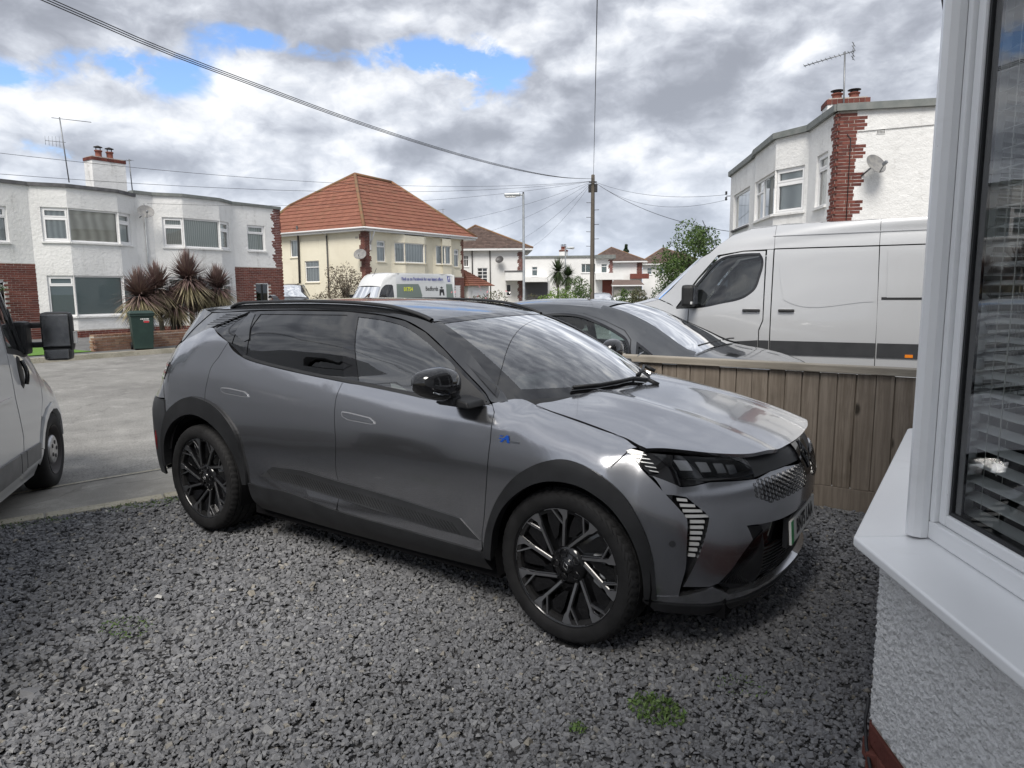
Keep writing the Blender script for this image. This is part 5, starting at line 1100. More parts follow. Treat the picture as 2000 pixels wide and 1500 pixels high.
# ------------------------------------------------------------------ the house the picture is taken from: bay window, pebbledash, brick footing
def own_house():
    h = empty('house', (0, 0, 0), 0, 'pebbledashed house with white framed bay window and blinds beside the drive', 'house')
    hb = lambda mb, n, m, p=None, **k: mb.build(n, m, p) if p is not None else mb.build(n, m, h)
    def at(o): return o
    C1 = Vector((4.04, -1.08)); d1 = Vector((.494, -.8695)); C2 = C1 + d1*1.04; C0 = Vector((4.04, .92)); Cm = Vector((4.56, 1.72))
    main0 = Vector((4.56, C2.y)); poly = [Vector((4.56, -9)), C2, C1, C0, Cm]
    # walls under the sill, with pebbles in relief on the two faces seen close by
    r = np.random.default_rng(4)
    def dashed(A, B, z0, z1, n, m):
        W = Wall(A, B, out=(0, -2)); u = np.linspace(0, W.L, n); z = np.linspace(z0, z1, m); h_ = r.random((n, m)); k = np.array([.25, .5, .25])
        for _ in range(1): h_ = np.apply_along_axis(lambda q: np.convolve(q, k, 'same'), 0, h_); h_ = np.apply_along_axis(lambda q: np.convolve(q, k, 'same'), 1, h_)
        h_ = np.clip((h_-.42)/.25, 0, 1)*.0075; h_[0] = h_[-1] = 0
        P = np.array(W.p0)[None, None] + np.array(W.a)[None, None]*u[:, None, None] + np.array(W.n)[None, None]*h_[..., None]; P = P + np.array([0, 0, 1.0])*z[None, :, None]
        idx = np.arange(n*m).reshape(n, m); Q = np.stack([idx[:-1, :-1], idx[1:, :-1], idx[1:, 1:], idx[:-1, 1:]], -1).reshape(-1, 4)
        if W.flip is False: Q = Q[:, ::-1]
        o = bpy.data.objects.new('pebbledash', np_mesh('pebbledash', P.reshape(-1, 3), Q, M['pebble_wall'], True)); put(o, h); return at(o)
    dashed(C1, C2, .185, .772, 300, 170); dashed(C0, C1, .185, .772, 200, 60)
    mb = MB()
    for A, B, z0, z1 in ((C2, Vector((4.56, -9)), .185, 5.2), (Cm, C0, .185, .772)): Wall(A, B, out=(0, 0)).rect(mb, 0, (B-A).length, z0, z1)
    for A, B in ((C1, C2), (C0, C1), (Cm, C0)): Wall(A, B, out=(0, 0)).rect(mb, 0, (B-A).length, 2.86, 5.2)
    Wg = Wall((4.56, 1.74), (13, 1.74), out=(5, 5)); Wg.rect(mb, 0, Wg.L, 0, 5.2); Wall((13, 1.74), (13, -9), out=(20, 0)).rect(mb, 0, 10.74, 0, 5.2); Wall((13, -9), (4.56, -9), out=(5, -20)).rect(mb, 0, 8.44, 0, 5.2)
    at(mb.build('wall', M['pebble_wall'], h))
    # brick footing
    mb = MB()
    for A, B in ((C2, Vector((4.56, -9))), (C1, C2), (C0, C1), (Cm, C0)):
        W = Wall(A, B, out=(0, 0)); W.rect(mb, -.0, W.L, -.1, .183, -.004)
    ft = at(mb.build('footing', M['mortar'], h))
    for A, B, s in ((C1, C2, 1), (C0, C1, 2)): bricks(Wall(A, B, out=(0, 0)), ft, 0, (B-A).length, -.05, .18, seed=s, proud=.004)
    # sill board
    def off(poly, d):
        out = []
        for i, p in enumerate(poly):
            a = (poly[i]-poly[i-1]).normalized() if i else (poly[1]-poly[0]).normalized(); b = (poly[min(i+1, len(poly)-1)] - poly[i]).normalized() if i < len(poly)-1 else a
            na, nb = Vector((-a.y, a.x)), Vector((-b.y, b.x)); m = (na+nb); m = m/max(.3, m.length_squared)*2; out.append(p + m*d)
        return out
    line = [C2 + Vector((0.02, -.0)), C1, C0, Cm]        # runs so that the left normal points outwards
    sgn = 1 if (off(line, .1)[1] - C1).dot(Vector((-1, -.3))) > 0 else -1
    O = off(line, .082*sgn); N_ = off(line, -.16*sgn)
    sl = MB()
    for i in range(3):
        a, b, c, d = O[i], O[i+1], N_[i+1], N_[i]
        top = [(a.x, a.y, .800), (b.x, b.y, .800), (c.x, c.y, .832), (d.x, d.y, .832)]; bot = [(p[0], p[1], .768) for p in top]
        sl.add(top + bot, [(0, 3, 2, 1), (4, 5, 6, 7), (0, 1, 5, 4), (1, 2, 6, 5), (2, 3, 7, 6), (3, 0, 4, 7)])
    so = at(sl.build('window_sill', M['upvc'], h)); bevel(so, .007, 3)
    # window frames on the inset line
    F1 = off(line, -.105*sgn); zb, zt = .828, 2.86
    def framed(A, B, name, blind_seed, n_post):
        W = Wall(A, B, out=(0, 0)); L = W.L; mb = MB()
        W.box(mb, .026, L-.026, -.075, 0, zb, zb+.055); W.box(mb, .026, L-.026, -.075, 0, zt-.055, zt)
        edges = [.026] + [L*(k+1)/(n_post+1) for k in range(n_post)] + [L-.026]
        for e in edges: W.box(mb, e-(.0 if e == edges[0] else .024), e+(.024 if e != edges[-1] else 0), -.075, -.001, zb+.055, zt-.055)
        w = at(mb.build('window', M['upvc'], h)); bevel(w, .004, 2)
        for a, b in zip(edges[:-1], edges[1:]):
            a2, b2 = a+.026, b-.026; c, d = zb+.057, zt-.057; f = .036; sm = MB()
            W.box(sm, a2, a2+f, -.07, -.014, c, d); W.box(sm, b2-f, b2, -.07, -.014, c, d); W.box(sm, a2+f, b2-f, -.07, -.014, c, c+f); W.box(sm, a2+f, b2-f, -.07, -.014, d-f, d)
            s_ = at(sm.build('window_frame', M['upvc'], w)); bevel(s_, .006, 2); a3, b3, c3, d3 = a2+f, b2-f, c+f, d-f; gk = MB(); g = .010
            W.box(gk, a3, a3+g, -.06, -.024, c3, d3); W.box(gk, b3-g, b3, -.06, -.024, c3, d3); W.box(gk, a3+g, b3-g, -.06, -.024, c3, c3+g); W.box(gk, a3+g, b3-g, -.06, -.024, d3-g, d3)
            at(gk.build('seal', M['gasket'], w)); pn = MB(); W.rect(pn, a3, b3, c3, d3, -.030); at(pn.build('pane', M['near_glass'], w))
        # venetian blind inside
        bl = empty('window_blind', (0, 0, 0)); bl.parent = h; at(bl); rr = random.Random(blind_seed); z = zb + .10; a, b = .055, L-.055; me = None
        while z < zt - .08:
            Q = MB(); seg = 6; tilt = -.20; P = []
            for u in (a, b): P.append([W.P(u, -.098 + .025*math.cos(math.pi*k/seg)*1.0, z + .0035*math.sin(math.pi*k/seg) + .025*math.cos(math.pi*k/seg)*tilt) for k in range(seg+1)])
            Q.grid(P); Q.grid([[Vector(p) - Vector((0, 0, .0012)) for p in row] for row in P], flip=True); o = Q.build('slat', M['slat'], bl); z += .052
        for u in np.linspace(a+.10, b-.12, 4):
            Q = MB(); Q.tube([W.P(u, -.072, zb+.05), W.P(u, -.072, zt-.05)], .0012, 4); Q.tube([W.P(u, -.124, zb+.05), W.P(u, -.124, zt-.05)], .0012, 4); Q.build('blind_cord', M['cord'], bl)
        Q = MB(); Q.tube([W.P(a+.17, -.062, zb+.25), W.P(a+.17, -.066, zt-.05)], .0018, 5); Q.build('blind_wand', M['cord'], bl)
        Q = MB(); W.box(Q, a, b, -.128, -.07, zt-.07, zt-.02); Q.build('blind_rail', M['slat'], bl); Q = MB(); W.box(Q, a, b, -.124, -.074, zb+.035, zb+.055); Q.build('bottom_rail', M['slat'], bl)
    framed(F1[1], F1[0], 'near', 1, 0); framed(F1[2], F1[1], 'front', 2, 1); framed(F1[3], F1[2], 'far', 3, 0)
    for p, q in ((F1[1], C1), (F1[2], C0)):
        mb = MB(); m2 = (p - q).normalized(); c = p
        mb.lathe([(.034, zb), (.034, zt)], 10, smooth=False, mat= Matrix.Translation((c.x - m2.x*.014, c.y - m2.y*.014, 0))); at(mb.build('corner_post', M['upvc'], h))
    mb = MB(); T = off(line, .03*sgn); mb.prism([(p.x, p.y) for p in T] + [(4.9, 1.72), (4.9, C2.y)], 2.862, 2.96); at(mb.build('bay_soffit', M['felt'], h))
    # room behind the bay: floor, ceiling, walls and a dark doorway
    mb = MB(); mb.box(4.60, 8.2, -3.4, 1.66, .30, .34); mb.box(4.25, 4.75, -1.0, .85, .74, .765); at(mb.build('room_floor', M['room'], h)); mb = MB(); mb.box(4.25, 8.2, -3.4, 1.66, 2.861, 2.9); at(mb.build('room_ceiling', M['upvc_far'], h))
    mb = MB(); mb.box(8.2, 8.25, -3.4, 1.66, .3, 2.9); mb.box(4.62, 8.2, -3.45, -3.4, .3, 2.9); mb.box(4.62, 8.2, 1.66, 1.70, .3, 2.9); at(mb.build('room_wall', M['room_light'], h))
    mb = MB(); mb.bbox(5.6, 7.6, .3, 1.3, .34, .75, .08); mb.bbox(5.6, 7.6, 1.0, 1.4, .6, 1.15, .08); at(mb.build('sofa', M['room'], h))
    # upper floor, eaves and unseen hipped roof, form chosen for the shade it casts
    mb = MB(); e = .38; x0, x1, y0, y1 = 4.56-e, 13+e, -9-e, 1.74+e; ze, zr = 5.2, 7.4; rx0, rx1 = 7.6, 10
    ym = (y0+y1)/2; A = [(x0, y0, ze), (x1, y0, ze), (x1, y1, ze), (x0, y1, ze)]; hw = (y1-y0)/2; R1 = ((x0+x1)/2, y0+hw*.75, zr); R2 = ((x0+x1)/2, y1-hw*.75, zr)
    mb.add(A + [R1, R2], [(0, 1, 4), (1, 2, 5, 4), (2, 3, 5), (3, 0, 4, 5)]); at(mb.build('roof', M['tile_red'], h)); mb = MB(); mb.box(x0, x1, y0, y1, ze-.16, ze-.003); at(mb.build('eaves', M['gutter'], h))
    mb = MB(); P = [(3.985, -1.02, .30), (3.985, -1.03, .15), (4.02, -1.12, .06), (4.0, -1.2, .0), (4.03, -1.32, -.01)]; mb.tube([(4.028, -1.05, .24), (4.022, -1.06, .16), (4.035, -1.11, .10), (4.06, -1.17, .05), (4.10, -1.25, .0)], .006, 6); at(mb.build('cable', M['cable'], h))
    return h
rebase(own_house(), (4.6, -1, 0))
# ------------------------------------------------------------------ shared house pieces
def chimney(parent, c, rz, sx, sy, z0, z1, pots=2, m='white_render', cap=True, flash=True, ph=1.0):
    T = Matrix.Translation((c[0], c[1], 0)) @ Matrix.Rotation(rz, 4, 'Z'); mb = MB(); mb.box(-sx/2, sx/2, -sy/2, sy/2, z0, z1, T); ch = mb.build('chimney', M[m], parent)
    if cap:
        mb = MB(); n = int(sx/.11); g = .012
        for k in range(n):
            for yy in (-sy/2-.02, sy/2-.06): mb.box(-sx/2-.03 + k*(sx+.06)/n + g/2, -sx/2-.03 + (k+1)*(sx+.06)/n - g/2, yy, yy+.08, z1, z1+.12, T)
        k2 = max(2, int(sy/.11))
        for k in range(k2):
            for xx in (-sx/2-.03, sx/2-.05): mb.box(xx, xx+.08, -sy/2+.06 + k*(sy-.12)/k2 + g/2, -sy/2+.06 + (k+1)*(sy-.12)/k2 - g/2, z1+.001, z1+.119, T)
        mb.build('brick', M['brick'], ch, kind='stuff'); mb = MB(); mb.box(-sx/2-.01, sx/2+.01, -sy/2, sy/2, z1-.0, z1+.105, T); mb.box(-sx/2+.03, sx/2-.03, -sy/2+.04, sy/2-.04, z1+.105, z1+.16, T); mb.build('chimney_cap', M['mortar'], ch)
    if flash: mb = MB(); mb.box(-sx/2-.05, sx/2+.05, -sy/2-.05, sy/2+.05, z0-.1, z0+.16, T); mb.build('flashing', M['felt'], ch)
    for k in range(pots):
        x = (k-(pots-1)/2)*min(.42, sx*.42); mb = MB(); R = T @ Matrix.Translation((x, 0, z1+.14)) @ Matrix.Diagonal((1, 1, ph, 1)); mb.lathe([(.13, 0), (.135, .05), (.11, .08), (.115, .24), (.14, .25), (.14, .29), (.10, .29), (.09, .1)], 16, R); p = mb.build('chimney_pot', M['pot'], ch)
        mb = MB(); mb.lathe([(.02, .47), (.15, .42), (.16, .40), (.0, .41)], 16, R)
        for q in range(4): a = q*1.57+.4; mb.tube([R @ Vector((.10*math.cos(a), .10*math.sin(a), .28)), R @ Vector((.10*math.cos(a), .10*math.sin(a), .42))], .012, 5)
        mb.build('cowl', M['iron'], p)
    return ch
def sat_dish(name, pos, az, size, label, m='dish', pole=None):
    d = empty(name, (0, 0, 0), 0, label, 'satellite dish', 'satellite dishes on the houses'); T = Matrix.Translation(pos) @ Matrix.Rotation(az, 4, 'Z') @ Matrix.Rotation(R_(62), 4, 'Y')
    mb = MB(); rows = []
    for r in np.linspace(0.001, 1, 7): rows.append([T @ Vector((size*r*math.cos(a)*.92, size*r*math.sin(a), .22*size*r*r)) for a in np.linspace(0, 2*math.pi, 25)[:-1]])
    mb.grid(rows, close=True); mb.grid([[p - Vector((0, 0, .006)) for p in row] for row in rows], close=True, flip=True); o = mb.build('dish', M[m], d)
    mb = MB(); tip = T @ Vector((size*.55, 0, size*.95)); mb.tube([T @ Vector((size*.92, 0, .18*size)), tip], .012, 6); mb.bbox(-.03, .03, -.03, .03, -.05, .06, .01, Matrix.Translation(tip) @ T.to_3x3().to_4x4()); mb.build('arm', M['alu'], d)
    mb = MB(); b = T @ Vector((0, 0, 0)); back = Vector(pole) if pole else b + (T.to_3x3() @ Vector((0, 0, -.22))); mb.tube([b, back], .02, 6); mb.build('bracket', M['alu'], d); rebase(d, pos); return d
def aerial(name, base, top, boom_dir, n, L, label, boom=1.0, mid=None, el=.16, tilt=0.0):
    a = empty(name, (0, 0, 0), 0, label, 'aerial', 'roof aerials'); mb = MB(); base, top = Vector(base), Vector(top); mb.tube([base, top], .022, 6); mb.build('mast', M['alu'], a)
    d = Vector((math.cos(boom_dir), math.sin(boom_dir), tilt)).normalized(); q = d.cross(Vector((0, 0, 1))).normalized(); mb = MB(); s = top - Vector((0, 0, .05)); mb.tube([s - d*boom*.25, s + d*boom], .012, 5)
    for k in range(n):
        c = s - d*boom*.2 + d*boom*1.18*k/max(1, n-1); mb.tube([c - q*el, c + q*el], .006, 4)
    if tilt: 
        c = s - d*boom*.2
        for zz in (-.16, -.08, .08, .16): mb.tube([c + Vector((0, 0, zz)) - q*.2, c + Vector((0, 0, zz)) + q*.2], .007, 4)
        mb.tube([c - Vector((0, 0, .2)), c + Vector((0, 0, .2))], .01, 4)
    mb.build('antenna', M['alu'], a)
    if mid:
        zf, bd, nn, ll = mid; s = base.lerp(top, zf); d = Vector((math.cos(bd), math.sin(bd), 0)); q = Vector((0, 0, 1)); mb = MB(); mb.tube([s - d*.08, s + d*ll], .010, 5)
        for k in range(nn): c = s + d*ll*k/(nn-1); e = .20*(1-.3*k/nn); mb.tube([c - q*e, c + q*e], .006, 4)
        mb.build('antenna', M['alu'], a)
    return rebase(a, base)
def tiles(parent, A, B, C, D, m, rows, cols, limit=300, seed=0, name='roof_tile'):
    """level courses of overlapping tiles on the plane polygon A,B (eave) - C,D (top; C above B, D above A)"""
    A, B, C, D = [Vector(p) for p in (A, B, C, D)]; n = (B-A).cross((D+C)/2-A).normalized()
    if n.z < 0: n = -n
    dr = (B-A).normalized(); sl = n.cross(dr)
    if sl.z < 0: sl = -sl
    pl = [((p-A).dot(dr), (p-A).dot(sl)) for p in (A, B, C, D)]; H = max(p[1] for p in pl); mb = MB(); r = random.Random(seed); dv = H/rows; w = (B-A).length/cols
    def ext(v):
        xs = []
        for k in range(4):
            (u0, v0), (u1, v1) = pl[k], pl[(k+1) % 4]
            if abs(v1-v0) > 1e-6 and min(v0, v1) - 1e-6 <= v <= max(v0, v1) + 1e-6: xs.append(u0 + (u1-u0)*(v-v0)/(v1-v0))
        return (min(xs), max(xs)) if len(xs) > 1 else None
    for i in range(rows):
        v0 = i*dv + 1e-4; v1 = min(H-1e-4, v0 + dv*1.15); e0, e1 = ext(v0), ext(v1)
        if not e0 or not e1: continue
        k = math.floor(e0[0]/w) - 1; off = (i % 2)*.5*w
        while k*w + off < e0[1]:
            u0, u1 = k*w + off, k*w + off + w - .008; k += 1; l0, l1 = max(u0, e0[0]), min(u1, e0[1])
            if l1-l0 < .02: continue
            h0, h1 = min(max(l0, e1[0]), e1[1]), min(max(l1, e1[0]), e1[1]); h = .05 + r.uniform(-.005, .005); P = lambda u, v, q: A + dr*u + sl*v + n*q
            mb.add([P(l0, v0, h), P(l1, v0, h), P(h1, v1, .012), P(h0, v1, .012), P(l0, v0, 0), P(l1, v0, 0)], [(0, 1, 2, 3), (4, 5, 1, 0)])
    return mb.build(name, m, parent, kind='stuff')
def gutter(parent, pts, m='gutter', r=.05):
    mb = MB(); mb.tube(pts, r, 8); return mb.build('gutter', M[m], parent)
def pipe(parent, pts, r=.035, m='pipe_dark'):
    mb = MB(); mb.tube(pts, r, 8)
    return mb.build('drainpipe', M[m], parent)
# ------------------------------------------------------------------ white flat-roofed houses across the road
def left_house(label, dy, mirror_bits=True, detail=True):
    h = empty('house', (0, 0, 0), 0, label, 'house'); X0 = -22.6; W0 = 'white_render'; F = lambda p, q: Wall(p, q, out=(0, (p[1]+q[1])/2))
    xb = -22.05
    A = (X0, -2.0+dy); segs = [((X0, 5.0+dy), (X0, 7.30+dy)), ((X0, 7.30+dy), (xb, 8.25+dy)), ((xb, 8.25+dy), (xb, 9.95+dy)), ((xb, 9.95+dy), (X0, 10.85+dy)), ((X0, 10.85+dy), (X0, 11.55+dy)),
            ((X0, 11.55+dy), (xb, 12.45+dy)), ((xb, 12.45+dy), (xb, 14.05+dy)), ((xb, 14.05+dy), (X0, 15.0+dy)), ((X0, 15.0+dy), (X0, 17.48+dy))]
    up, lo = (3.38, 4.53), (.80, 2.22); mb = MB(); bk = MB()
    for i, (p, q) in enumerate(segs):
        w = F(p, q); L = w.L; top = 5.24 if i < 4 else 5.36; holes = []
        s = lambda y: y if w.a.y > 0 else L - y
        if i in (1, 3, 5, 7):
            a, b = .12, L-.03
            if i in (1, 5): a, b = .30, L-.0
            if i in (3, 7): a, b = 0.0, L-.30
            if w.a.y < 0: a, b = L-b, L-a
            holes = [(a, b, *up), (a, b, *lo)]
        if i in (2, 6): holes = [(0.0, L, *up), (0.0, L, *lo)]
        if i == 0: holes = [(.55, 1.62, 3.30, 4.47), (.5, 1.4, .0, 2.05)]
        if i == 8: holes = [(.72, 1.62, 3.42, 4.53), (.95, 1.72, .0, 2.02)]
        if i in (0, 8):
            if i == 8:
                w.face(mb, 0, L, 2.70, top, [holes[0]]); w.face(bk, 0, L, .0, 2.70, [holes[1]])
            else:
                w.face(mb, 0, L, 2.62, top, [holes[0]]); w.face(bk, 0, L, 0, 2.62, [holes[1]])
        elif i in (4,): w.face(mb, 0, L, .3, top)
        else: w.face(mb, 0, L, .32, top, holes)
        if i in (1, 2, 3, 5, 6, 7):
            hu = holes[0]; cur = 'curtain_cream' if i < 4 else 'blind_v'; tl = 4.18
            if i in (2, 6): w.window(h, hu[0]-.0, hu[1]+.0, *up, fr=.06, curtain=cur, sill='white_render'); w.window(h, hu[0], hu[1], *lo, fr=.06, curtain='blind_grey' if i < 4 else 'blind_v', sill='white_render')
            else:
                w.window(h, hu[0], hu[1], *up, bars=[(0, tl)], fr=.06, curtain='curtain' if i < 4 else 'blind_v', open_top=[(0, tl+.025, up[1]-.06), (0, up[0]+.06, tl-.025)], sill='white_render'); w.window(h, hu[0], hu[1], *lo, bars=[(0, 1.88)], fr=.06, curtain='blind_grey' if i < 4 else 'blind_v', open_top=[(0, 1.905, 2.16)], sill='white_render')
        if i == 0: w.window(h, *holes[0], bars=[(0, 4.12)], curtain='curtain', sill='white_render', open_top=[(0, 4.145, 4.41)])
        if i == 8: w.window(h, *holes[0], bars=[(0, 4.18)], curtain='blind_v', sill='white_render', open_top=[(0, 4.205, 4.475)])
        if i in (0, 8):
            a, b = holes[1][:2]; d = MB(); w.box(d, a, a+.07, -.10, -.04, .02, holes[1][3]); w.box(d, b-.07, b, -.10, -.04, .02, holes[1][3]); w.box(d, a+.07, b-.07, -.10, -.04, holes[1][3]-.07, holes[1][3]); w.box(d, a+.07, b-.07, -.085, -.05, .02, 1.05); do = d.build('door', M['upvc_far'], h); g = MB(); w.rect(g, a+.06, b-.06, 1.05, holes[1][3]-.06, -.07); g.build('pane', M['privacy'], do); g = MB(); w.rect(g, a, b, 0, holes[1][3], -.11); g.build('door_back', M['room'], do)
            # bricks of the porch wall, the arch course over the door, the toothed corner
            if i == 8:
                bricks(w, h, 0.0, L, 0.05, 2.69, holes=[(a-.01, b+.01, 0, holes[1][3])], key=near_cam, seed=3)
                bricks(w, h, L-.36, L, 2.70, 5.33, key=near_cam, seed=4, limit=80, ragged=lambda z: ((L-.34 - (.12 if int((z-2.7)/.3) % 2 else 0)), L))
            else: bricks(w, h, .2, L, .05, 2.6, holes=[(a-.01, b+.01, 0, holes[1][3])], key=near_cam, seed=5, limit=150)
        if i in (1, 2, 3, 4, 5, 6, 7): w.face(bk, 0, L, -.1, .32); bricks(w, h, 0, L, -.1, .33, seed=20+i, limit=45) if detail else None
        # parapet edge
        f = MB(); w.box(f, -.04, L+.04, -.3, .07, top-.03, top+.09); f.build('roof_edge', M['felt'] if i < 4 else M['felt_green'], h)
    w = F((X0, -2+dy), (X0, 5+dy)); w.face(mb, 0, 7.0, 0, 5.24, [(1.5, 4.0, 3.3, 4.5), (1.5, 4.0, .8, 2.2)]); w.window(h, 1.5, 4.0, 3.3, 4.5, posts=[2.2, 3.3]); w.window(h, 1.5, 4.0, .8, 2.2, posts=[2.2, 3.3])
    f = MB(); w.box(f, 0, 7.0, -.3, .07, 5.21, 5.33); f.build('roof_edge', M['felt'], h)
    xr = -30.5; W2 = Wall((X0, 17.48+dy), (xr, 17.48+dy), out=(-25, 99)); W2.face(bk, 0, .34, 0, 5.36); W2.face(mb, .34, W2.L, 0, 5.36); bricks(W2, h, 0, .36, 0, 5.33, limit=60, seed=9, key=near_cam, ragged=lambda z: (0, .34 + (.11 if int(z/.3) % 2 else 0)))
    f = MB(); W2.box(f, 0, W2.L, -.3, .07, 5.33, 5.45); f.build('roof_edge', M['felt_green'], h)
    Wall((xr, 17.48+dy), (xr, -2+dy), out=(-99, 0)).rect(mb, 0, 19.48, 0, 5.3); Wall((xr, -2+dy), (X0, -2+dy), out=(-25, -99)).rect(mb, 0, 7.9, 0, 5.24)
    mb.build('wall', M[W0], h); bk.build('brick_wall_bed', M['mortar'], h)
    rf = MB(); rf.prism([(xr, -2+dy), (X0-.05, -2+dy), (X0-.05, 11.4+dy), (xr, 11.4+dy)], 5.05, 5.20); rf.prism([(xr, 11.4+dy), (X0-.05, 11.4+dy), (X0-.05, 17.3+dy), (xr, 17.3+dy)], 5.05, 5.30)
    for ys in ((7.3, 8.25, 9.95, 10.85), (11.55, 12.45, 14.05, 15.0)): rf.prism([(X0-.2, ys[0]+dy), (xb-.04, ys[1]+dy), (xb-.04, ys[2]+dy), (X0-.2, ys[3]+dy)], 5.06, 5.19)
    rf.build('roof', M['felt'], h)
    chimney(h, (-24.3, 10.75+dy), R_(90), 1.25, .62, 5.2, 6.62)
    pipe(h, [(X0+.05, 11.2+dy, .1), (X0+.05, 11.2+dy, 5.0)], .025, 'galv')
    return rebase(h, (X0, 8+dy, 0))
left_house('white flat roofed semi with bay windows and brick doorway behind the purple spiky plants', 0)
left_house('white flat roofed semi beyond the picture edge, next to the one with the spiky plants', -23.5, detail=False)
aerial('roof_aerial', (-24.2, 9.35, 5.7), (-24.15, 9.2, 8.0), R_(70), 2, .8, 'tall roof aerial with a long crossbar beside the white chimney', 1.0, (.62, R_(250), 6, .55), el=.05)
aerial('roof_aerial', (-24.3, 11.75, 5.2), (-24.3, 11.7, 6.9), R_(200), 6, .4, 'short roof aerial on the far side of the white chimney', .5, el=.14)
sat_dish('satellite_dish', (-22.1, 11.0, 4.62), R_(-20), .29, 'grey satellite dish between the two upstairs bays of the white semi', pole=(-22.55, 11.0, 4.45))
# ------------------------------------------------------------------ cream house with the red hipped roof
def cream_house():
    h = empty('house', (0, 0, 0), 0, 'cream rendered house with red tiled hipped roof and brick corners', 'house'); x0, y0, y1 = -24.5, 24.6, 33.6; xr = -33.5
    S = Wall((x0, y0), (xr, y0), out=(-28, 0)); Fw = Wall((x0, y0), (x0, y1), out=(0, 30)); mb = MB(); bk = MB()
    sh = [(5.62, 6.38, 3.68, 4.72), (3.85, 5.12, 2.16, 3.42)]; S.face(mb, .29, S.L, 0, 5.06, sh); S.face(bk, 0, .29, 0, 5.06)
    S.window(h, *sh[0], curtain='curtain', sill='cream_render'); S.window(h, *sh[1], bars=[(0, 3.05)], curtain='curtain', sill='cream_render')
    fh = [(.95, 1.65, 3.28, 4.48), (8.0, 8.52, 3.15, 4.3)]
    Fw.face(mb, .35, 9.0, 2.5, 5.06, fh); Fw.face(mb, .35, 7.75, 0, 2.5, [(6.6, 7.35, .9, 2.1)]); Fw.face(bk, 0, .35, 0, 5.06); b2 = MB(); Fw.face(b2, 7.75, 9.0, 0, 2.5, [(8.05, 8.6, .1, 1.95)]); b2.build('brick_wall_bed', M['mortar'], h)
    for a in fh: Fw.window(h, *a, bars=[(0, a[3]-.36)], curtain='curtain', sill='cream_render', open_top=[(0, a[3]-.335, a[3]-.055)])
    d = MB(); Fw.box(d, 8.05, 8.6, -.06, 0, .1, 1.95); d.build('door', M['upvc_far'], h)
    # the two bays
    for (a, b, cur) in ((2.1, 5.35, 'curtain'), (5.85, 7.65, 'curtain')):
        o = .42; P = [(x0, y0+a), (x0+o, y0+a+.75), (x0+o, y0+b-.75), (x0, y0+b)]
        for i in range(3):
            if i == 1 and (b-a) < 2: P = [(x0, y0+a), (x0+o, y0+a+.45), (x0+o, y0+b-.45), (x0, y0+b)]
            w = Wall(P[i], P[i+1], out=(0, 30)); L = w.L; ho = (.22, L, 3.26, 4.42) if i == 0 else (0, L-.22, 3.26, 4.42) if i == 2 else (0, L, 3.26, 4.42)
            if w.a.y < 0: ho = (L-ho[1], L-ho[0], ho[2], ho[3])
            hl = (ho[0], ho[1], .8, 2.1); w.face(mb, 0, L, 0, 4.9 if i != 3 else 5, [ho, hl])
            w.window(h, *ho, curtain=cur, sill='cream_render', fr=.06); w.window(h, *hl, curtain=cur, sill='cream_render', fr=.06)
        mb.prism([(P[0][0]-.1, P[0][1]), P[1], P[2], (P[3][0]-.1, P[3][1])], 4.86, 4.90)
    Wall((x0, y1), (xr, y1), out=(-28, 99)).rect(mb, 0, 9.0, 0, 5.06); Wall((xr, y0), (xr, y1), out=(-99, 30)).rect(mb, 0, 9.0, 0, 5.06)
    mb.build('wall', M['cream_render'], h); bk.build('brick_wall_bed', M['mortar'], h)
    rag = lambda base, amp: (lambda z: (0, base + (amp if int(z/.3) % 2 else 0)))
    bricks(S, h, 0, .4, .05, 5.02, limit=120, seed=1, key=near_cam, ragged=rag(.30, .12)); bricks(Fw, h, 0, .5, .05, 5.02, limit=120, seed=2, key=near_cam, ragged=rag(.36, .12))
    bricks(Fw, h, 7.76, 9.0, .05, 2.48, holes=[(8.05, 8.6, .1, 1.95)], limit=60, seed=3, key=near_cam); bricks(Fw, h, 8.75, 9.0, 2.5, 5.0, limit=30, seed=4, ragged=lambda z: (8.82 - (.1 if int(z/.3) % 2 else 0), 9.0))
    # hipped roof
    e = .42; ze = 5.10; xa, ya, yb, xc = x0+e, y0-e, y1+e+.5, xr-e; zr = 8.75; P1 = (-28.3, 27.7, zr); P2 = (-28.3, 30.9, zr-.1)
    Lb = (-34.0, ya, ze); A = (xa, ya, ze); B = (xa, yb, ze); C = (xc, yb, ze); D = (xc, ya, ze)
    rf = MB(); rf.add([A, B, C, D, P1, P2, (-32.4, 26.01, 7.0), (-32.4, 31.6, 7.0)], [(0, 1, 5, 4), (3, 0, 4, 6), (1, 2, 7, 5), (2, 3, 6, 7), (4, 5, 7, 6)]); ro = rf.build('roof', M['tile_red'], h)
    tiles(ro, A, B, P2, P1, M['tile_red'], 15, 36, seed=1); tiles(ro, (D[0]-.0, D[1], D[2]), A, P1, (-32.4, 26.01, 7.0), M['tile_red'], 15, 34, seed=2)
    rd = MB()
    for p, q in ((A, P1), (P1, P2), (B, P2), (P1, (-32.4, 26.01, 7.0)), ((-32.4, 26.01, 7.0), D)):
        rd.tube([Vector(p) + Vector((0, 0, .04)), Vector(q) + Vector((0, 0, .04))], .10, 8)
    rd.build('ridge', M['ridge_tile'], ro)
    ev = MB(); ev.prism([(xa-.02, ya+.02), (xa-.02, yb-.02), (xc+.02, yb-.02), (xc+.02, ya+.02)], 4.93, 5.09); ev.build('eaves', M['gutter'], h)
    gutter(h, [(xc, ya-.05, 5.08), (xa+.05, ya-.05, 5.08), (xa+.05, yb, 5.08)], r=.055)
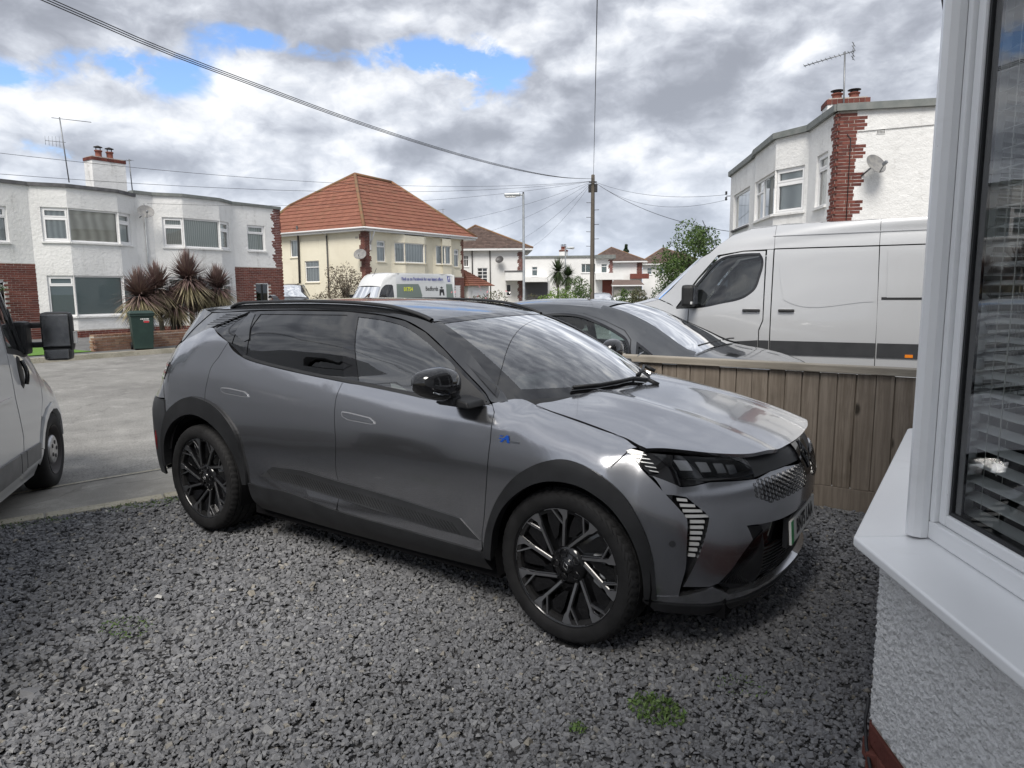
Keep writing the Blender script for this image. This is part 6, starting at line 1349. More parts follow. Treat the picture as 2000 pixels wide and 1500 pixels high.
    pipe(h, [(-29.8, y0-.3, 5.5), (-29.8, y0-.25, 5.0), (-30.0, y0-.08, 4.6), (-30.1, y0-.08, .1)], .06, 'pipe_dark'); pipe(h, [(-27.4, ya-.03, 5.02), (-27.5, y0-.1, 4.85)], .04, 'gutter'); pipe(h, [(-27.5, y0-.08, 4.85), (-27.5, y0-.08, .1)], .04)
    mb = MB(); mb.box(x0-.02, x0+.06, y0+.38, y0+.46, 3.9, 5.0); mb.tube([(x0+.03, y0+.42, 4.2), (x0+.38, y0+.42, 4.93)], .035, 6); mb.build('eaves_bracket', M['gutter'], h)
    mb = MB(); mb.box(-25.0, -24.3, y0-.012, y0+.03, 4.6, 4.7) if False else mb.box(-25.2, -25.0, y0-.02, y0+.03, 4.55, 4.65); mb.build('air_vent', M['mortar'], h)
    return rebase(h, (x0, y0, 0))
cream_house()
sat_dish('satellite_dish', (-24.55, 24.3, 3.62), R_(-60), .36, 'weathered satellite dish on the brick corner of the cream house', pole=(-24.5, 24.58, 3.5))
def red_garage():
    h = empty('garage', (0, 0, 0), 0, 'small brick garage with a red tiled roof beside the cream house', 'garage'); mb = MB(); mb.box(-27.5, -24.6, 34.2, 36.6, 0, 1.95); mb.build('wall', M['white_far'], h)
    A, B, C, D = (-24.3, 33.9, 1.9), (-24.3, 36.9, 1.9), (-27.8, 36.9, 1.9), (-27.8, 33.9, 1.9); R1, R2 = (-25.4, 34.6, 3.05), (-27.5, 34.6, 3.05); rf = MB(); rf.add([A, B, C, D, R1, R2], [(0, 1, 4), (1, 2, 5, 4), (2, 3, 5), (3, 0, 4, 5)]); o = rf.build('roof', M['tile_red'], h)
    tiles(o, A, B, (R1[0], R1[1]+.05, R1[2]), R1, M['tile_red'], 8, 10, seed=4); tiles(o, D, A, R1, R2, M['tile_red'], 8, 10, seed=5)
    mb = MB(); mb.box(-24.59, -24.55, 34.6, 36.2, 0, 1.6); mb.build('door', M['upvc_far'], h); return rebase(h, (-26, 35.4, 0))
red_garage()
# ------------------------------------------------------------------ white house with the brown hipped roof
def face_frame(px_az, D, tilt=0.0):
    """a point at the given bearing and distance from the camera, with the bearing of a wall that faces back"""
    c = cam.matrix_world.translation; a = R_(px_az); return Vector((c.x + D*math.cos(a), c.y + D*math.sin(a), 0)), a + math.pi/2 + tilt
def brown_house():
    h = empty('house', (0, 0, 0), 0, 'white house with brown hipped roof, brick corner and flat roofed porch', 'house'); c = Vector((-30.23, 45.64)); a = Vector((math.cos(R_(34)), math.sin(R_(34)))); n = Vector((a.y, -a.x))
    p = lambda s, o=0: (c.x + a.x*s + n.x*o, c.y + a.y*s + n.y*o)
    W = Wall(p(-4.5), p(2.28), out=p(0, 20)); k = 4.5; mb = MB()
    ho = [(k-2.85, k-2.42, 3.62, 4.58), (k-1.68, k-.80, 2.04, 3.50), (k+.78, k+1.2, 1.1, 2.1)]; W.face(mb, 0, W.L, 0, 5.1, ho)
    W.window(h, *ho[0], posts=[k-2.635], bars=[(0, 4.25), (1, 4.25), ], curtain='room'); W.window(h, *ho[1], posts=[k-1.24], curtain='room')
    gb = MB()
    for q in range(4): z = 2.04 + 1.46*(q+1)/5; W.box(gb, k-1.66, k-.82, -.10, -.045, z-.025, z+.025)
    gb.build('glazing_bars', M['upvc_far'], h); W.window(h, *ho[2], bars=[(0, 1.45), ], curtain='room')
    R2 = Wall(p(2.28), p(2.28, -8), out=p(20, -4)); R2.face(mb, 0, 8, 0, 5.1); mb.build('wall', M['white_far'], h)
    bk = MB(); rag = lambda z: (W.L-.40 - (.10 if int(z/.3) % 2 else 0), W.L); bricks(W, h, 0, 1, .05, 4.85, limit=60, seed=1, ragged=rag); bricks(R2, h, 0, .3, .05, 4.9, limit=40, seed=2)
    e = .55; ze = 5.12; A, B, C_, D_ = p(-5.2, e), p(2.28+e+.25, e), p(2.28+e, -8.5), p(-5.2, -8.5); P1, P2 = p(-1.95, -3.4), p(-1.9, -5.4); z3 = lambda q, z: (q[0], q[1], z); zr = 7.35
    rf = MB(); rf.add([z3(A, ze), z3(B, ze), z3(C_, ze), z3(D_, ze), z3(P1, zr), z3(P2, zr)], [(0, 1, 4), (1, 2, 5, 4), (2, 3, 5), (3, 0, 4, 5)]); o = rf.build('roof', M['tile_brown'], h)
    q = Vector(z3(P1, zr)); tiles(o, z3(A, ze), z3(B, ze), q + Vector((.02*a.x, .02*a.y, 0)), q, M['tile_brown'], 16, 40, seed=3)
    rd = MB(); rd.tube([z3(B, ze+.04), z3(P1, zr+.04)], .09, 6); rd.tube([z3(A, ze+.04), z3(P1, zr+.04)], .09, 6); rd.build('ridge', M['ridge_tile'], o)
    ev = MB(); ev.prism([A, B, C_, D_], 4.95, 5.11); ev.build('eaves', M['gutter'], h)
    pipe(h, [z3(p(-.58, .08), 5.0), z3(p(-.56, .08), .1)], .045); pipe(h, [z3(p(-2.1, .08), 5.0), z3(p(-2.1, .08), 2.6)], .05)
    pr = MB(); W.box(pr, k+.72, k+3.35, .02, 1.6, 2.40, 3.12); pr.build('porch', M['white_far'], h); pr = MB(); W.box(pr, k+.66, k+3.4, -.02, 1.66, 3.12, 3.22); pr.build('porch_edge', M['felt'], h)
    return rebase(h, (c.x, c.y, 0))
brown_house()
sat_dish('satellite_dish', (-29.72, 45.35, 4.15), R_(-75), .36, 'dark satellite dish on the gable of the brown roofed white house', 'pipe_dark')
aerial('roof_aerial', (-30.2, 38.5, 6.0), (-30.2, 38.5, 7.8), R_(170), 5, .6, 'roof aerial behind the red hipped roof', .9, el=.12)
# ------------------------------------------------------------------ far houses at the end of the road
def flat_house():
    """white flat-roofed house behind the palm"""
    h = empty('house', (0, 0, 0), 0, 'distant white flat roofed house with balcony behind the telegraph pole', 'house'); c, ang = face_frame(119.6, 58, R_(180)); W = Wall((c.x, c.y), ang=ang, out=(4, -3))
    if W.a.x < 0: W = Wall((c.x, c.y), ang=ang+math.pi, out=(4, -3))
    mb = MB(); ho = [(1.47, 2.67, 2.98, 3.70), (3.10, 3.58, 2.95, 3.68), (-2.62, -2.15, 2.75, 3.5)]; W.face(mb, -3.3, 2.6, 0, 4.22, [ho[0], ho[2]]); W.face(mb, 2.6, 4.03, 0, 4.1, ho[1:2])
    W.window(h, *ho[0], posts=[1.82, 2.45], curtain='blind_grey', fr=.04, mullion=.04); W.window(h, *ho[1], bars=[(0, 3.47)], curtain='blind_grey', fr=.04); W.window(h, *ho[2], bars=[(0, 3.25)], curtain='blind_grey', fr=.04)
    W.box(mb, -3.3, 4.03, -6, -.4, 0, 4.1); mb.build('wall', M['white_far'], h)
    mb = MB(); W.box(mb, -3.45, 2.6, -6.2, .10, 4.22, 4.38); mb.build('roof_edge', M['felt_green'], h); mb = MB(); W.box(mb, 2.6, 4.25, -6.2, .45, 4.10, 4.40); mb.build('roof_edge', M['felt_green'], h)
    mb = MB(); W.box(mb, 2.6, 4.8, .05, 1.2, 2.38, 2.92); mb.build('balcony', M['white_far'], h); mb = MB(); W.box(mb, 3.2, 4.0, .0, .04, .0, 2.36); mb.build('porch_wall', M['brick'], h); bricks(W, h, 3.75, 4.03, 2.92, 4.1, limit=60, seed=6, ragged=lambda z: (3.80 - (.1 if int(z/.3) % 2 else 0), 4.03))
    mb = MB(); W.box(mb, -3.3, -1.3, .05, 1.3, 2.25, 2.62); mb.build('balcony', M['white_far'], h); mb = MB(); W.box(mb, -3.3, -1.3, .03, .06, 0, 2.2); mb.build('porch_wall', M['room'], h)
    q = W.P(0, -2.5, 0); chimney(h, (q.x, q.y), 0, .55, .5, 4.3, 4.85, flash=False); return rebase(h, (c.x, c.y, 0))
flat_house()
def hip_house(label, az, D, w, dep, ze, zr, wins=(), brick_at=(), wall='white_far', extra=None, ridge_off=0.0):
    h = empty('house', (0, 0, 0), 0, label, 'house'); c, ang = face_frame(az, D); W = Wall((c.x, c.y), ang=ang, out=(4, -3))
    if W.a.x < 0: W = Wall((c.x, c.y), ang=ang+math.pi, out=(4, -3))
    mb = MB(); W.face(mb, -w/2, w/2, 0, ze, wins); W.box(mb, -w/2, w/2, -dep, -.4, 0, ze-.02); mb.build('wall', M[wall], h)
    for q in wins: W.window(h, *q, bars=[(0, q[3]-.35)], curtain='blind_grey')
    e = .5; A, B, C_, D_ = W.P(-w/2-e, e, ze), W.P(w/2+e, e, ze), W.P(w/2+e, -dep-e, ze), W.P(-w/2-e, -dep-e, ze); P1 = W.P(ridge_off, -dep*.45, zr); P2 = W.P(ridge_off, -dep*.6, zr)
    rf = MB(); rf.add([A, B, C_, D_, P1, P2], [(0, 1, 4), (1, 2, 5, 4), (2, 3, 5), (3, 0, 4, 5)]); o = rf.build('roof', M['tile_brown'], h); tiles(o, A, B, P1 + W.a*.02, P1, M['tile_brown'], 12, 26, seed=8)
    rd = MB(); rd.tube([A, P1], .07, 6); rd.tube([B, P1], .07, 6); rd.build('ridge', M['ridge_tile'], o); ev = MB(); W.box(ev, -w/2-e, w/2+e, -dep-e, e, ze-.12, ze-.005); ev.build('eaves', M['gutter'], h)
    for s0, s1, z0, z1 in brick_at: W.box(bb := MB(), s0, s1, -.01, .03, z0, z1); bb.build('brick_wall_bed', M['mortar'], h); bricks(W, h, s0, s1, z0, z1, limit=50, seed=9, lift=.03)
    if extra: extra(h, W)
    return rebase(h, (c.x, c.y, 0))
def _bal(h, W):
    mb = MB(); W.box(mb, 1.2, 2.9, .05, 1.2, 2.55, 3.0); mb.build('balcony', M['brick'], h)
hip_house('distant white house with a steep brown roof and brick balcony', 115.27, 66, 4.6, 5, 4.18, 5.6, brick_at=[(1.85, 2.3, 3.0, 4.1)], extra=_bal, ridge_off=-.55)
hip_house('distant white house with a brown roof half hidden by the green tree', 110.9, 74, 6.0, 6, 4.2, 5.95, wins=[(-2.55, -2.05, 3.1, 3.8), (-1.3, -.7, 3.1, 3.8)], ridge_off=-1.0)
def far_garage():
    h = empty('garage', (0, 0, 0), 0, 'low grey roofed garage in front of the distant houses', 'garage'); c, ang = face_frame(116.6, 47); W = Wall((c.x, c.y), ang=ang, out=(4, -3))
    if W.a.x < 0: W = Wall((c.x, c.y), ang=ang+math.pi, out=(4, -3))
    mb = MB(); W.box(mb, .9, 2.75, -5, 0, 0, 1.88); mb.build('wall', M['concrete'], h); mb = MB(); mb.add([W.P(.75, .2, 1.88), W.P(2.9, .2, 1.88), W.P(2.7, -2.5, 2.25), W.P(.95, -2.5, 2.25), W.P(2.9, -5.2, 1.88), W.P(.75, -5.2, 1.88)], [(0, 1, 2, 3), (3, 2, 4, 5), (1, 4, 2), (0, 3, 5)]); mb.build('roof', M['tile_brown'], h); mb = MB(); W.box(mb, .75, 2.9, .18, .26, 1.80, 1.875); mb.build('gutter', M['gutter'], h); return rebase(h, (c.x, c.y, 0))
far_garage()
# ------------------------------------------------------------------ white flat-roofed house behind the silver van
def right_house():
    h = empty('house', (0, 0, 0), 0, 'white flat roofed house with brick corner and bay windows behind the silver van', 'house'); c = Vector((1.40, 13.75)); f = Vector((math.cos(R_(118)), math.sin(R_(118)))); n = Vector((-.883, -.469)); g = Vector((math.cos(R_(22)), math.sin(R_(22))))
    p = lambda s, o=0.0: tuple(c + f*s + n*o); out = tuple(c + n*30); zt = 5.46
    G = Wall(p(0), tuple(c + g*9), out=tuple(c + Vector((5, -30)))); segs = [(p(0), p(1.92)), (p(1.92), p(2.77, .58)), (p(2.77, .58), p(4.9, .58)), (p(4.9, .58), p(5.45, .50)), (p(5.45, .50), p(8.75, .50)), (p(8.75, .5), p(9.6, 0))]
    mb = MB(); bk = MB(); up = (3.53, 4.68)
    holes = {0: [(.52, 1.30, 3.50, 4.72), (.6, 1.3, .9, 2.1)], 1: [(.10, None, 3.53, 4.66), (.10, None, .9, 2.1)], 2: [(0, None, 3.53, 4.66), (0, None, .9, 2.1)], 4: [(.45, 2.75, 3.55, 4.72), (.45, 2.75, .9, 2.1)]}
    for i, (a, b) in enumerate(segs):
        w = Wall(a, b, out=out); L = w.L; ho = [(x0, L if x1 is None else x1, z0, z1) for x0, x1, z0, z1 in holes.get(i, [])]; w.face(mb, 0 if i else .23, L, 0, zt, ho)
        if i == 0: w.face(bk, 0, .23, 0, zt)
        for q in ho:
            if i == 0: w.window(h, *q, bars=[(0, q[3]-.36)], curtain='curtain', open_top=[(0, q[3]-.335, q[3]-.06)], sill='white_render')
            elif i == 1: w.window(h, *q, bars=[(0, q[3]-.36)], curtain='curtain', open_top=[(0, q[3]-.335, q[3]-.06), (0, q[2]+.055, q[3]-.385)], sill='white_render')
            elif i == 2: w.window(h, *q, posts=[1.35], bars=[(1, q[3]-.36)], curtain='curtain', sill='white_render')
            else: w.window(h, *q, curtain='curtain', sill='felt', fr=.07)
        e = MB(); w.box(e, -.03, L+.03, -.3, .10, zt-.02, zt+.13); e.build('roof_edge', M['felt_green'], h)
    G.face(mb, .39, G.L, 0, zt); G.face(bk, 0, .39, 0, zt); e = MB(); G.box(e, -.05, G.L, -.3, .10, zt-.02, zt+.13); e.build('roof_edge', M['felt_green'], h)
    e2 = tuple(Vector(p(9.6)) + g*9); Wall(p(9.6), e2, out=tuple(c + f*40)).rect(mb, 0, 9, 0, zt); Wall(tuple(c + g*9), e2, out=tuple(c + g*40)).rect(mb, 0, 9.6, 0, zt); mb.build('wall', M['white_render'], h); bk.build('brick_wall_bed', M['mortar'], h)
    W0 = Wall(p(0), p(1.92), out=out)
    ragG = lambda z: (0, .40 + (.16 if int((z+.05)/.3) % 2 else 0)); ragF = lambda z: (0, .24 + (.12 if int((z+.2)/.3) % 2 else 0))
    bricks(G, h, 0, 1, .0, zt-.04, seed=1, key=lambda m: -m.translation.z, ragged=ragG, limit=170); bricks(W0, h, 0, 1, .0, zt-.04, seed=2, key=lambda m: -m.translation.z, ragged=ragF, limit=120)
    pl = [Vector(p(-.0, -.1)), Vector(p(1.92, -.1)), Vector(p(2.77, .4)), Vector(p(8.75, .4)), Vector(p(9.6, -.1)), Vector(e2), c + g*9]; rf = MB(); rf.prism([tuple(q) for q in pl], 5.3, 5.42); rf.build('roof', M['felt'], h)
    chimney(h, tuple(c + f*2.45 + g*.95), R_(22), .95, .62, 5.4, 6.10, m='white_render', flash=False, ph=.62)
    v = MB(); G.box(v, .80, .98, -.01, .012, 4.92, 5.03); vo = v.build('air_vent', M['white_far'], h); v = MB()
    for r_ in range(3):
        for q in range(6): G.box(v, .812+.027*q, .829+.027*q, .010, .016, 4.935+.03*r_, 4.953+.03*r_)
    v.build('vent_holes', M['dark'], vo)
    pipe(h, [G.P(.28, .02, 3.0), G.P(.28, .02, 4.85), G.P(.20, .03, 4.95)], .009, 'cable'); pipe(h, [G.P(.42, .015, 4.99), G.P(3.0, .015, 5.10)], .006, 'cable')
    pipe(h, [p(9.65, .1) + (.1,), p(9.65, .1) + (5.0,)], .035, 'pipe_dark')
    b = MB(); q = Vector(p(9.65, .1)); b.tube([q.to_3d() + Vector((0, 0, 4.9)), q.to_3d() + Vector((-.35, -.1, 4.9))], .015, 5)
    for zz in (4.75, 4.95): b.lathe([(.03, 0), (.045, .03), (.03, .06), (.045, .09), (.03, .12)], 8, Matrix.Translation((q.x-.35, q.y-.1, zz)))
    b.build('cable_bracket', M['cable'], h); return rebase(h, (c.x, c.y, 0)), G
RH, RG = right_house()
q = RG.P(.72, .30, 4.22); sat_dish('satellite_dish', tuple(q), R_(-38), .25, 'satellite dish on the sunlit gable beside the brick corner', pole=tuple(RG.P(.55, .0, 4.05)))
aerial('roof_aerial', (1.18, 15.9, 5.4), (1.12, 15.9, 7.32), R_(178), 12, .9, 'roof aerial by the chimney above the silver van', .95, el=.13, tilt=-.12)
# ------------------------------------------------------------------ other vehicles
def steel_wheel(parent, x, y, z, R=.34, w=.215, side=-1, hub='alloy', steer=0.0, cap=True, rim_m='galv', cs=1.0):
    mb = MB(); h = w/2; k = R*.62
    mb.lathe([(k, h-.01), (k+.012, h), (R*.80, h+.008), (R*.93, h-.004), (R*.985, h-.028), (R, h-.05), (R, -h+.05), (R*.985, -h+.028), (R*.8, -h), (k, -h)], 40); t = mb.build('wheel', M['rubber'], parent)
    mb = MB(); mb.lathe([(k+.006, h+.002), (k-.006, h-.004), (k-.02, h-.05), (k*.70, h-.075), (k*.55, h-.045), (k*.42, h-.03), (.03, h-.028), (0, h-.028)], 40)
    for q in range(8):
        a = q*math.pi/4; mb.lathe([(.020, h-.058), (.020, h-.055), (0, h-.055)], 10, Matrix.Translation((k*.72*math.cos(a), k*.72*math.sin(a), -.008)))
    mb.build('rim', M[rim_m], t)
    if cap:
        mb = MB(); mb.lathe([(k*.46*cs, h-.03), (k*.46*cs, h-.012), (k*.40*cs, h-.004), (k*.2, h-.002), (.0, h-.002)], 28); mb.build('hub_cap', M[hub], t)
        mb = MB()
        for q in range(5): a = q*2*math.pi/5; mb.lathe([(.018, h-.001), (.018, h+.002), (0, h+.002)], 10, Matrix.Translation((k*.30*math.cos(a), k*.30*math.sin(a), 0)))
        mb.build('wheel_bolts', M['iron'], t, kind='stuff')
    B = Matrix(((1, 0, 0, 0), (0, 0, -1, 0), (0, 1, 0, 0), (0, 0, 0, 1))) if side < 0 else Matrix(((-1, 0, 0, 0), (0, 0, 1, 0), (0, 1, 0, 0), (0, 0, 0, 1)))
    t.matrix_basis = Matrix.Translation((x, y, z)) @ Matrix.Rotation(steer, 4, 'Z') @ B; return t
M['silver_van'] = paint('silver van paint', (.47, .48, .495), .25, .42)
M['white_van'] = paint('white van paint', (.66, .67, .67), .0, .4)
M['grey_van'] = paint('pale grey van paint', (.56, .57, .58), .0, .42)
M['dark_car'] = paint('dark grey car paint', (.085, .09, .098), .75, .36)
M['cab_glass'] = glass('van side glass', (.6, .66, .68), .30, 0.0, 1.35)
M['car_glass'] = glass('car glass', (.80, .92, .90), .84, 0.0, .7)
M['trim_grey'] = vary(mat('grey plastic', (.17, .17, .172), .6), (.15, .15, .152), (.20, .20, .20), 6, bump=.15, bscale=500, bdist=.001)
def arch_poly(cx, r, z0, zc, n=16): return [(cx + r*math.cos(a), max(z0, zc + r*math.sin(a))) for a in np.linspace(math.pi, 0, n)]
def van_shell(v, prof, W, sills, arches, paint_m, win=(), roofw=None, nose=None):
    """side skins with openings, roof and nose between them; prof is the outline above the sill from the nose back over the roof"""
    side = Field('side', W)
    return side
# ------------------------------------------------------------------ silver panel van behind the fence
def silver_van():
    v = empty('panel_van', (0, 0, 0), 0, 'silver high roofed panel van parked behind the fence', 'van'); g = M['silver_van']
    W = profile_field([_st(-6, [.2, .5, .9, 1.3, 1.8, 2.25, 2.45, 2.57], [.95, .985, .99, .985, .94, .88, .82, .70]), _st(0, [.2, .5, .9, 1.3, 1.8, 2.25, 2.45, 2.57], [.95, .985, .99, .985, .94, .88, .82, .70]), _st(.9, [.2, .5, .9, 1.3, 1.8, 2.1, 2.25, 2.4], [.95, .985, .99, .985, .90, .82, .76, .66]),
                       _st(1.5, [.2, .5, .9, 1.2, 1.45, 1.6, 1.75, 1.9], [.94, .975, .98, .96, .87, .82, .78, .74]), _st(2.1, [.2, .5, .9, 1.1, 1.25, 1.35, 1.42, 1.5], [.88, .92, .92, .89, .83, .78, .74, .70]), _st(2.45, [.2, .5, .9, 1.1, 1.2, 1.3, 1.36, 1.45], [.74, .78, .78, .76, .72, .68, .65, .62])])
    side = Field('side', W); X1, X2 = 1.44, -2.95
    win = [(1.30, 1.41), (1.01, 1.79), (.72, 2.10), (.40, 2.155), (.20, 2.155), (.17, 2.11), (.19, 1.83), (.24, 1.68), (.34, 1.59), (.71, 1.48), (.95, 1.43)]
    top = [(.07, 2.545), (.34, 2.53), (.62, 2.43), (.80, 2.30), (.90, 2.20)]; ap = [(1.02, 2.14), (1.24, 1.92), (1.46, 1.68), (1.63, 1.53)]
    for s in (-1, 1):
        K = dict(parent=v, side=s)
        fd = [(1.16, .92), (1.15, 1.42), (1.17, 1.66), (1.02, 1.92), (.82, 2.16), (.55, 2.235), (.10, 2.235), (.09, 1.24), (.14, 1.08), (.14, .76)] if False else [(1.15, .40), (1.15, 1.40), (1.33, 1.40), (1.04, 1.82), (.74, 2.15), (.42, 2.205), (.11, 2.205), (.10, 1.24), (.15, 1.10), (.15, .40)]
        d = panel('door', side, fd, g, gap=.004, holes=[inset2(smooth_poly(win), .003)], smooth=False, **K); d['label'] = 'cab door'
        panel('window', side, win, M['cab_glass'], off=-.012, rim=0, side=s, parent=d)
        panel('window_edge', side, inset2(smooth_poly(win), -.022), M['gloss_black'], off=.001, rim=.004, holes=[inset2(smooth_poly(win), .012)], smooth=False, side=s, parent=d)
        panel('cab_pillar', side, [(.144, .40), (.144, 1.09), (.094, 1.235), (.095, 2.22), (.005, 2.22), (.0, .40)], g, gap=.003, smooth=False, **K)
        up = [(.0, 2.225), (.42, 2.215), (.78, 2.165), (1.06, 1.83), (1.36, 1.40), (1.45, 1.46), (1.63, 1.53)] + ap[::-1][1:] + top[::-1] + [(0, 2.555)]
        panel('cab_roof_side', side, up, g, gap=.002, smooth=False, **K)
        wing = [(1.16, .62), (1.155, 1.395), (1.32, 1.395), (1.45, 1.45), (1.64, 1.525), (1.85, 1.475), (2.1, 1.43), (2.38, 1.37), (2.42, 1.0), (2.40, .5), (2.02, .45)] + [p for p in arch_poly(X1, .44, .45, .35)][::-1][1:]
        wing = [(1.16, .80), (1.155, 1.395), (1.32, 1.395), (1.45, 1.45), (1.64, 1.525), (1.85, 1.475), (2.1, 1.43), (2.38, 1.37), (2.42, 1.0), (2.40, .5), (1.90, .45), (1.84, .62), (1.72, .74), (1.5, .80), (1.3, .80)]
        panel('front_wing', side, wing, g, gap=.003, smooth=False, **K)
        sl = [(-.005, .40), (-.005, 2.22), (-1.30, 2.215), (-1.325, 1.3), (-1.33, .40)]
        so = panel('sliding_door', side, sl, g, gap=.004, smooth=False, **K) if s > 0 else panel('body_side', side, sl, g, gap=.004, smooth=False, **K)
        rear = [(-1.335, .40), (-1.305, 2.215), (-4.6, 2.215), (-4.6, .40), (-3.4, .40), (-3.35, .62), (-3.2, .76), (-2.95, .82), (-2.7, .76), (-2.55, .62), (-2.5, .40)]
        ro = panel('body_side', side, rear, g, gap=.003, smooth=False, **K)
        panel('roof_side', side, [(0, 2.23), (-1.30, 2.225), (-1.30, 2.56), (0, 2.56)], g, gap=.003, smooth=False, **K); panel('roof_side', side, [(-1.30, 2.225), (-4.6, 2.225), (-4.6, 2.56), (-1.30, 2.56)], g, gap=.003, smooth=False, **K)
        # pressed frames in the sides
        for (poly, par) in (([(-.07, 2.16), (-.10, 1.84), (-.165, 1.52), (-.23, 1.485), (-1.27, 1.495), (-1.25, 2.16)], so), ([(-1.40, 2.16), (-1.42, 1.55), (-4.4, 1.55), (-4.4, 2.16)], ro)):
            panel('pressed_panel', side, smooth_poly(poly), g, off=.007, rim=.010, smooth=False, parent=par, side=s, step=.12)
        for z in (2.40,): panel('roof_rib', side, [(.02, z), (-4.6, z), (-4.6, z+.012), (.02, z+.012)], g, off=.012, rim=.014, smooth=False, **K)
        for a, b in (((1.14, .16), (1.0, .0)),): pass
        for x0, x1 in ((1.14, .155), (.145, .008), (-.012, -1.325), (-1.342, -4.58)):
            if x0 > 1: q = [(x0-.0, .76), (x0, .88), (.155, .955), (.155, .76)]
            else: q = [(x0, .76), (x0, .955), (x1, .955), (x1, .76)]
            panel('side_moulding', side, q, M['clad_grey'], off=.016, rim=.018, smooth=False, gap=.002, **K)
        panel('sill', side, [(1.1, .25), (1.1, .395), (-2.45, .395), (-2.45, .25)], g, off=-.004, smooth=False, **K)
        for x in (.075, -1.72, -3.6): panel('side_marker', side, [(x-.04, .775), (x-.04, .815), (x+.05, .815), (x+.05, .775)], M['orange'], off=.022, rim=.008, smooth=False, **K)
        if s > 0: panel('door_track', side, [(-1.36, 1.52), (-1.36, 1.555), (-3.0, 1.555), (-3.0, 1.52)], M['trim_black'], off=.004, rim=.01, smooth=False, **K)
        for x in (.36, -.12):
            mb = MB(); y = s*(float(W(x, 1.38)) + .022); mb.bbox(x-.19 if x < 0 else x-.22, x+.02, y-.018, y+.018, 1.352, 1.392, .014); hd = mb.build('door_handle', M['trim_black'], d if x > 0 else so); mb = MB(); mb.bbox(x-.16 if x < 0 else x-.18, x-.02, y-.032 if s > 0 else y+.02, y-.02 if s > 0 else y+.032, 1.335, 1.40, .005); mb.build('handle_cup', g, hd)
        # mirror on its triangle
        mo = panel('mirror_base', side, [(1.345, 1.395), (1.03, 1.395), (1.03, 1.50), (1.12, 1.62)], M['trim_black'], off=.006, rim=.02, smooth=False, **K)
        mb = MB(); yb = s*1.13; mb.bbox(1.02, 1.20, yb-.13, yb+.13, 1.42, 1.74, .05); mb.tube([(1.12, s*.95, 1.48), (1.12, s*1.03, 1.48)], .035, 8); mb.build('door_mirror', M['trim_black'], mo); mb = MB(); mb.bbox(1.008, 1.022, yb-.105, yb+.105, 1.46, 1.71, .004); mb.build('mirror_glass', M['chrome'], mo); mb = MB(); mb.bbox(1.03, 1.06, yb+s*.10, yb+s*.135, 1.46, 1.50, .006); mb.build('indicator', M['light_bar'], mo)
        panel('lining', side, [(-4.5, .42), (-4.5, 2.5), (0, 2.5), (.06, 2.2), (.06, .42)], M['dark'], off=-.05, rim=0, step=.3, smooth=False, **K)
    # roof, nose, windscreen
    def strip(pts, name, m, par=v, bulge=.05, n=15):
        mb = MB(); rows = []
        for (x, z) in pts: w = float(W(x, z)) ; rows.append([(x + bulge*(1-q*q)*.0, w*q, z + bulge*(1-abs(q)**2.5)) for q in np.linspace(-1, 1, n)])
        mb.grid(rows); return mb.build(name, m, par)
    strip([(-4.6, 2.555), (-1.3, 2.555), (0, 2.555)] + top + [(1.02, 2.14)], 'roof', g, bulge=.06)
    mb = MB(); rows = []
    for f in np.linspace(0, 1, 9):
        x, z = 1.02 + (1.63-1.02)*f, 2.14 + (1.53-2.14)*f; w = float(W(x, z)) - .0; rows.append([(x + (.16 + .10*f)*(1-abs(q)**2.2), w*q, z + .015*(1-q*q)) for q in np.linspace(-1, 1, 17)])
    mb.grid(rows); mb.build('windscreen', M['cab_glass'], v)
    strip2 = []
    mb = MB(); rows = []
    for (x, z, w) in ((1.64, 1.525, .80), (1.85, 1.478, .76), (2.1, 1.43, .73), (2.38, 1.372, .66)): rows.append([(x + (.27 - .12*(x-1.64)/.74)*(1-abs(q)**2.2), w*q, z + .02*(1-q*q)) for q in np.linspace(-1, 1, 15)])
    mb.grid(rows); bo = mb.build('bonnet', g, v)
    mb = MB(); mb.add([(1.80, .60, 1.50), (2.02, .56, 1.452), (2.02, .42, 1.456), (1.86, .44, 1.492)], [(0, 1, 2, 3)]); mb.add([(1.80, -.60, 1.50), (2.02, -.56, 1.452), (2.02, -.42, 1.456), (1.86, -.44, 1.492)], [(3, 2, 1, 0)]); mb.build('vents', M['trim_black'], bo)
    mb = MB(); mb.tube([(1.68, .7, 1.545), (1.80, .3, 1.56), (1.86, -.1, 1.565)], .012, 6); mb.build('wiper', M['trim_black'], v)
    mb = MB(); rows = []
    for z in np.linspace(.28, 1.37, 12): rows.append([(2.40 + .16*(1-abs(q)**2.5) - .05*max(0, (z-1.0)), .66*q if z > 1.3 else .78*q, z) for q in np.linspace(-1, 1, 15)])
    mb.grid(rows); mb.build('front_grille', M['trim_black'], v)
    mb = MB()
    for s in (-1, 1): mb.bbox(2.33, 2.46, s*.72-.07, s*.72+.07, .95, 1.25, .03)
    mb.build('headlights', M['light_bar'], v)
    mb = MB(); mb.box(-4.6, -4.55, -.93, .93, .4, 2.5); mb.build('rear_doors', g, v); mb = MB(); mb.box(-4.5, 2.2, -.85, .85, .28, .45); mb.build('underbody', M['dark'], v); mb = MB(); mb.box(-.02, .02, -.78, .78, .45, 2.3); mb.build('bulkhead', M['dark'], v)
    mb = MB()
    for y in (-.45, .45): mb.bbox(.15, .62, y-.24, y+.24, .75, .95, .05); r = Matrix.Translation((.2, y, .95)) @ Matrix.Rotation(R_(-12), 4, 'Y'); mb.bbox(-.06, .08, -.23, .23, 0, .60, .05, r); mb.bbox(-.04, .06, -.12, .12, .62, .82, .04, r)
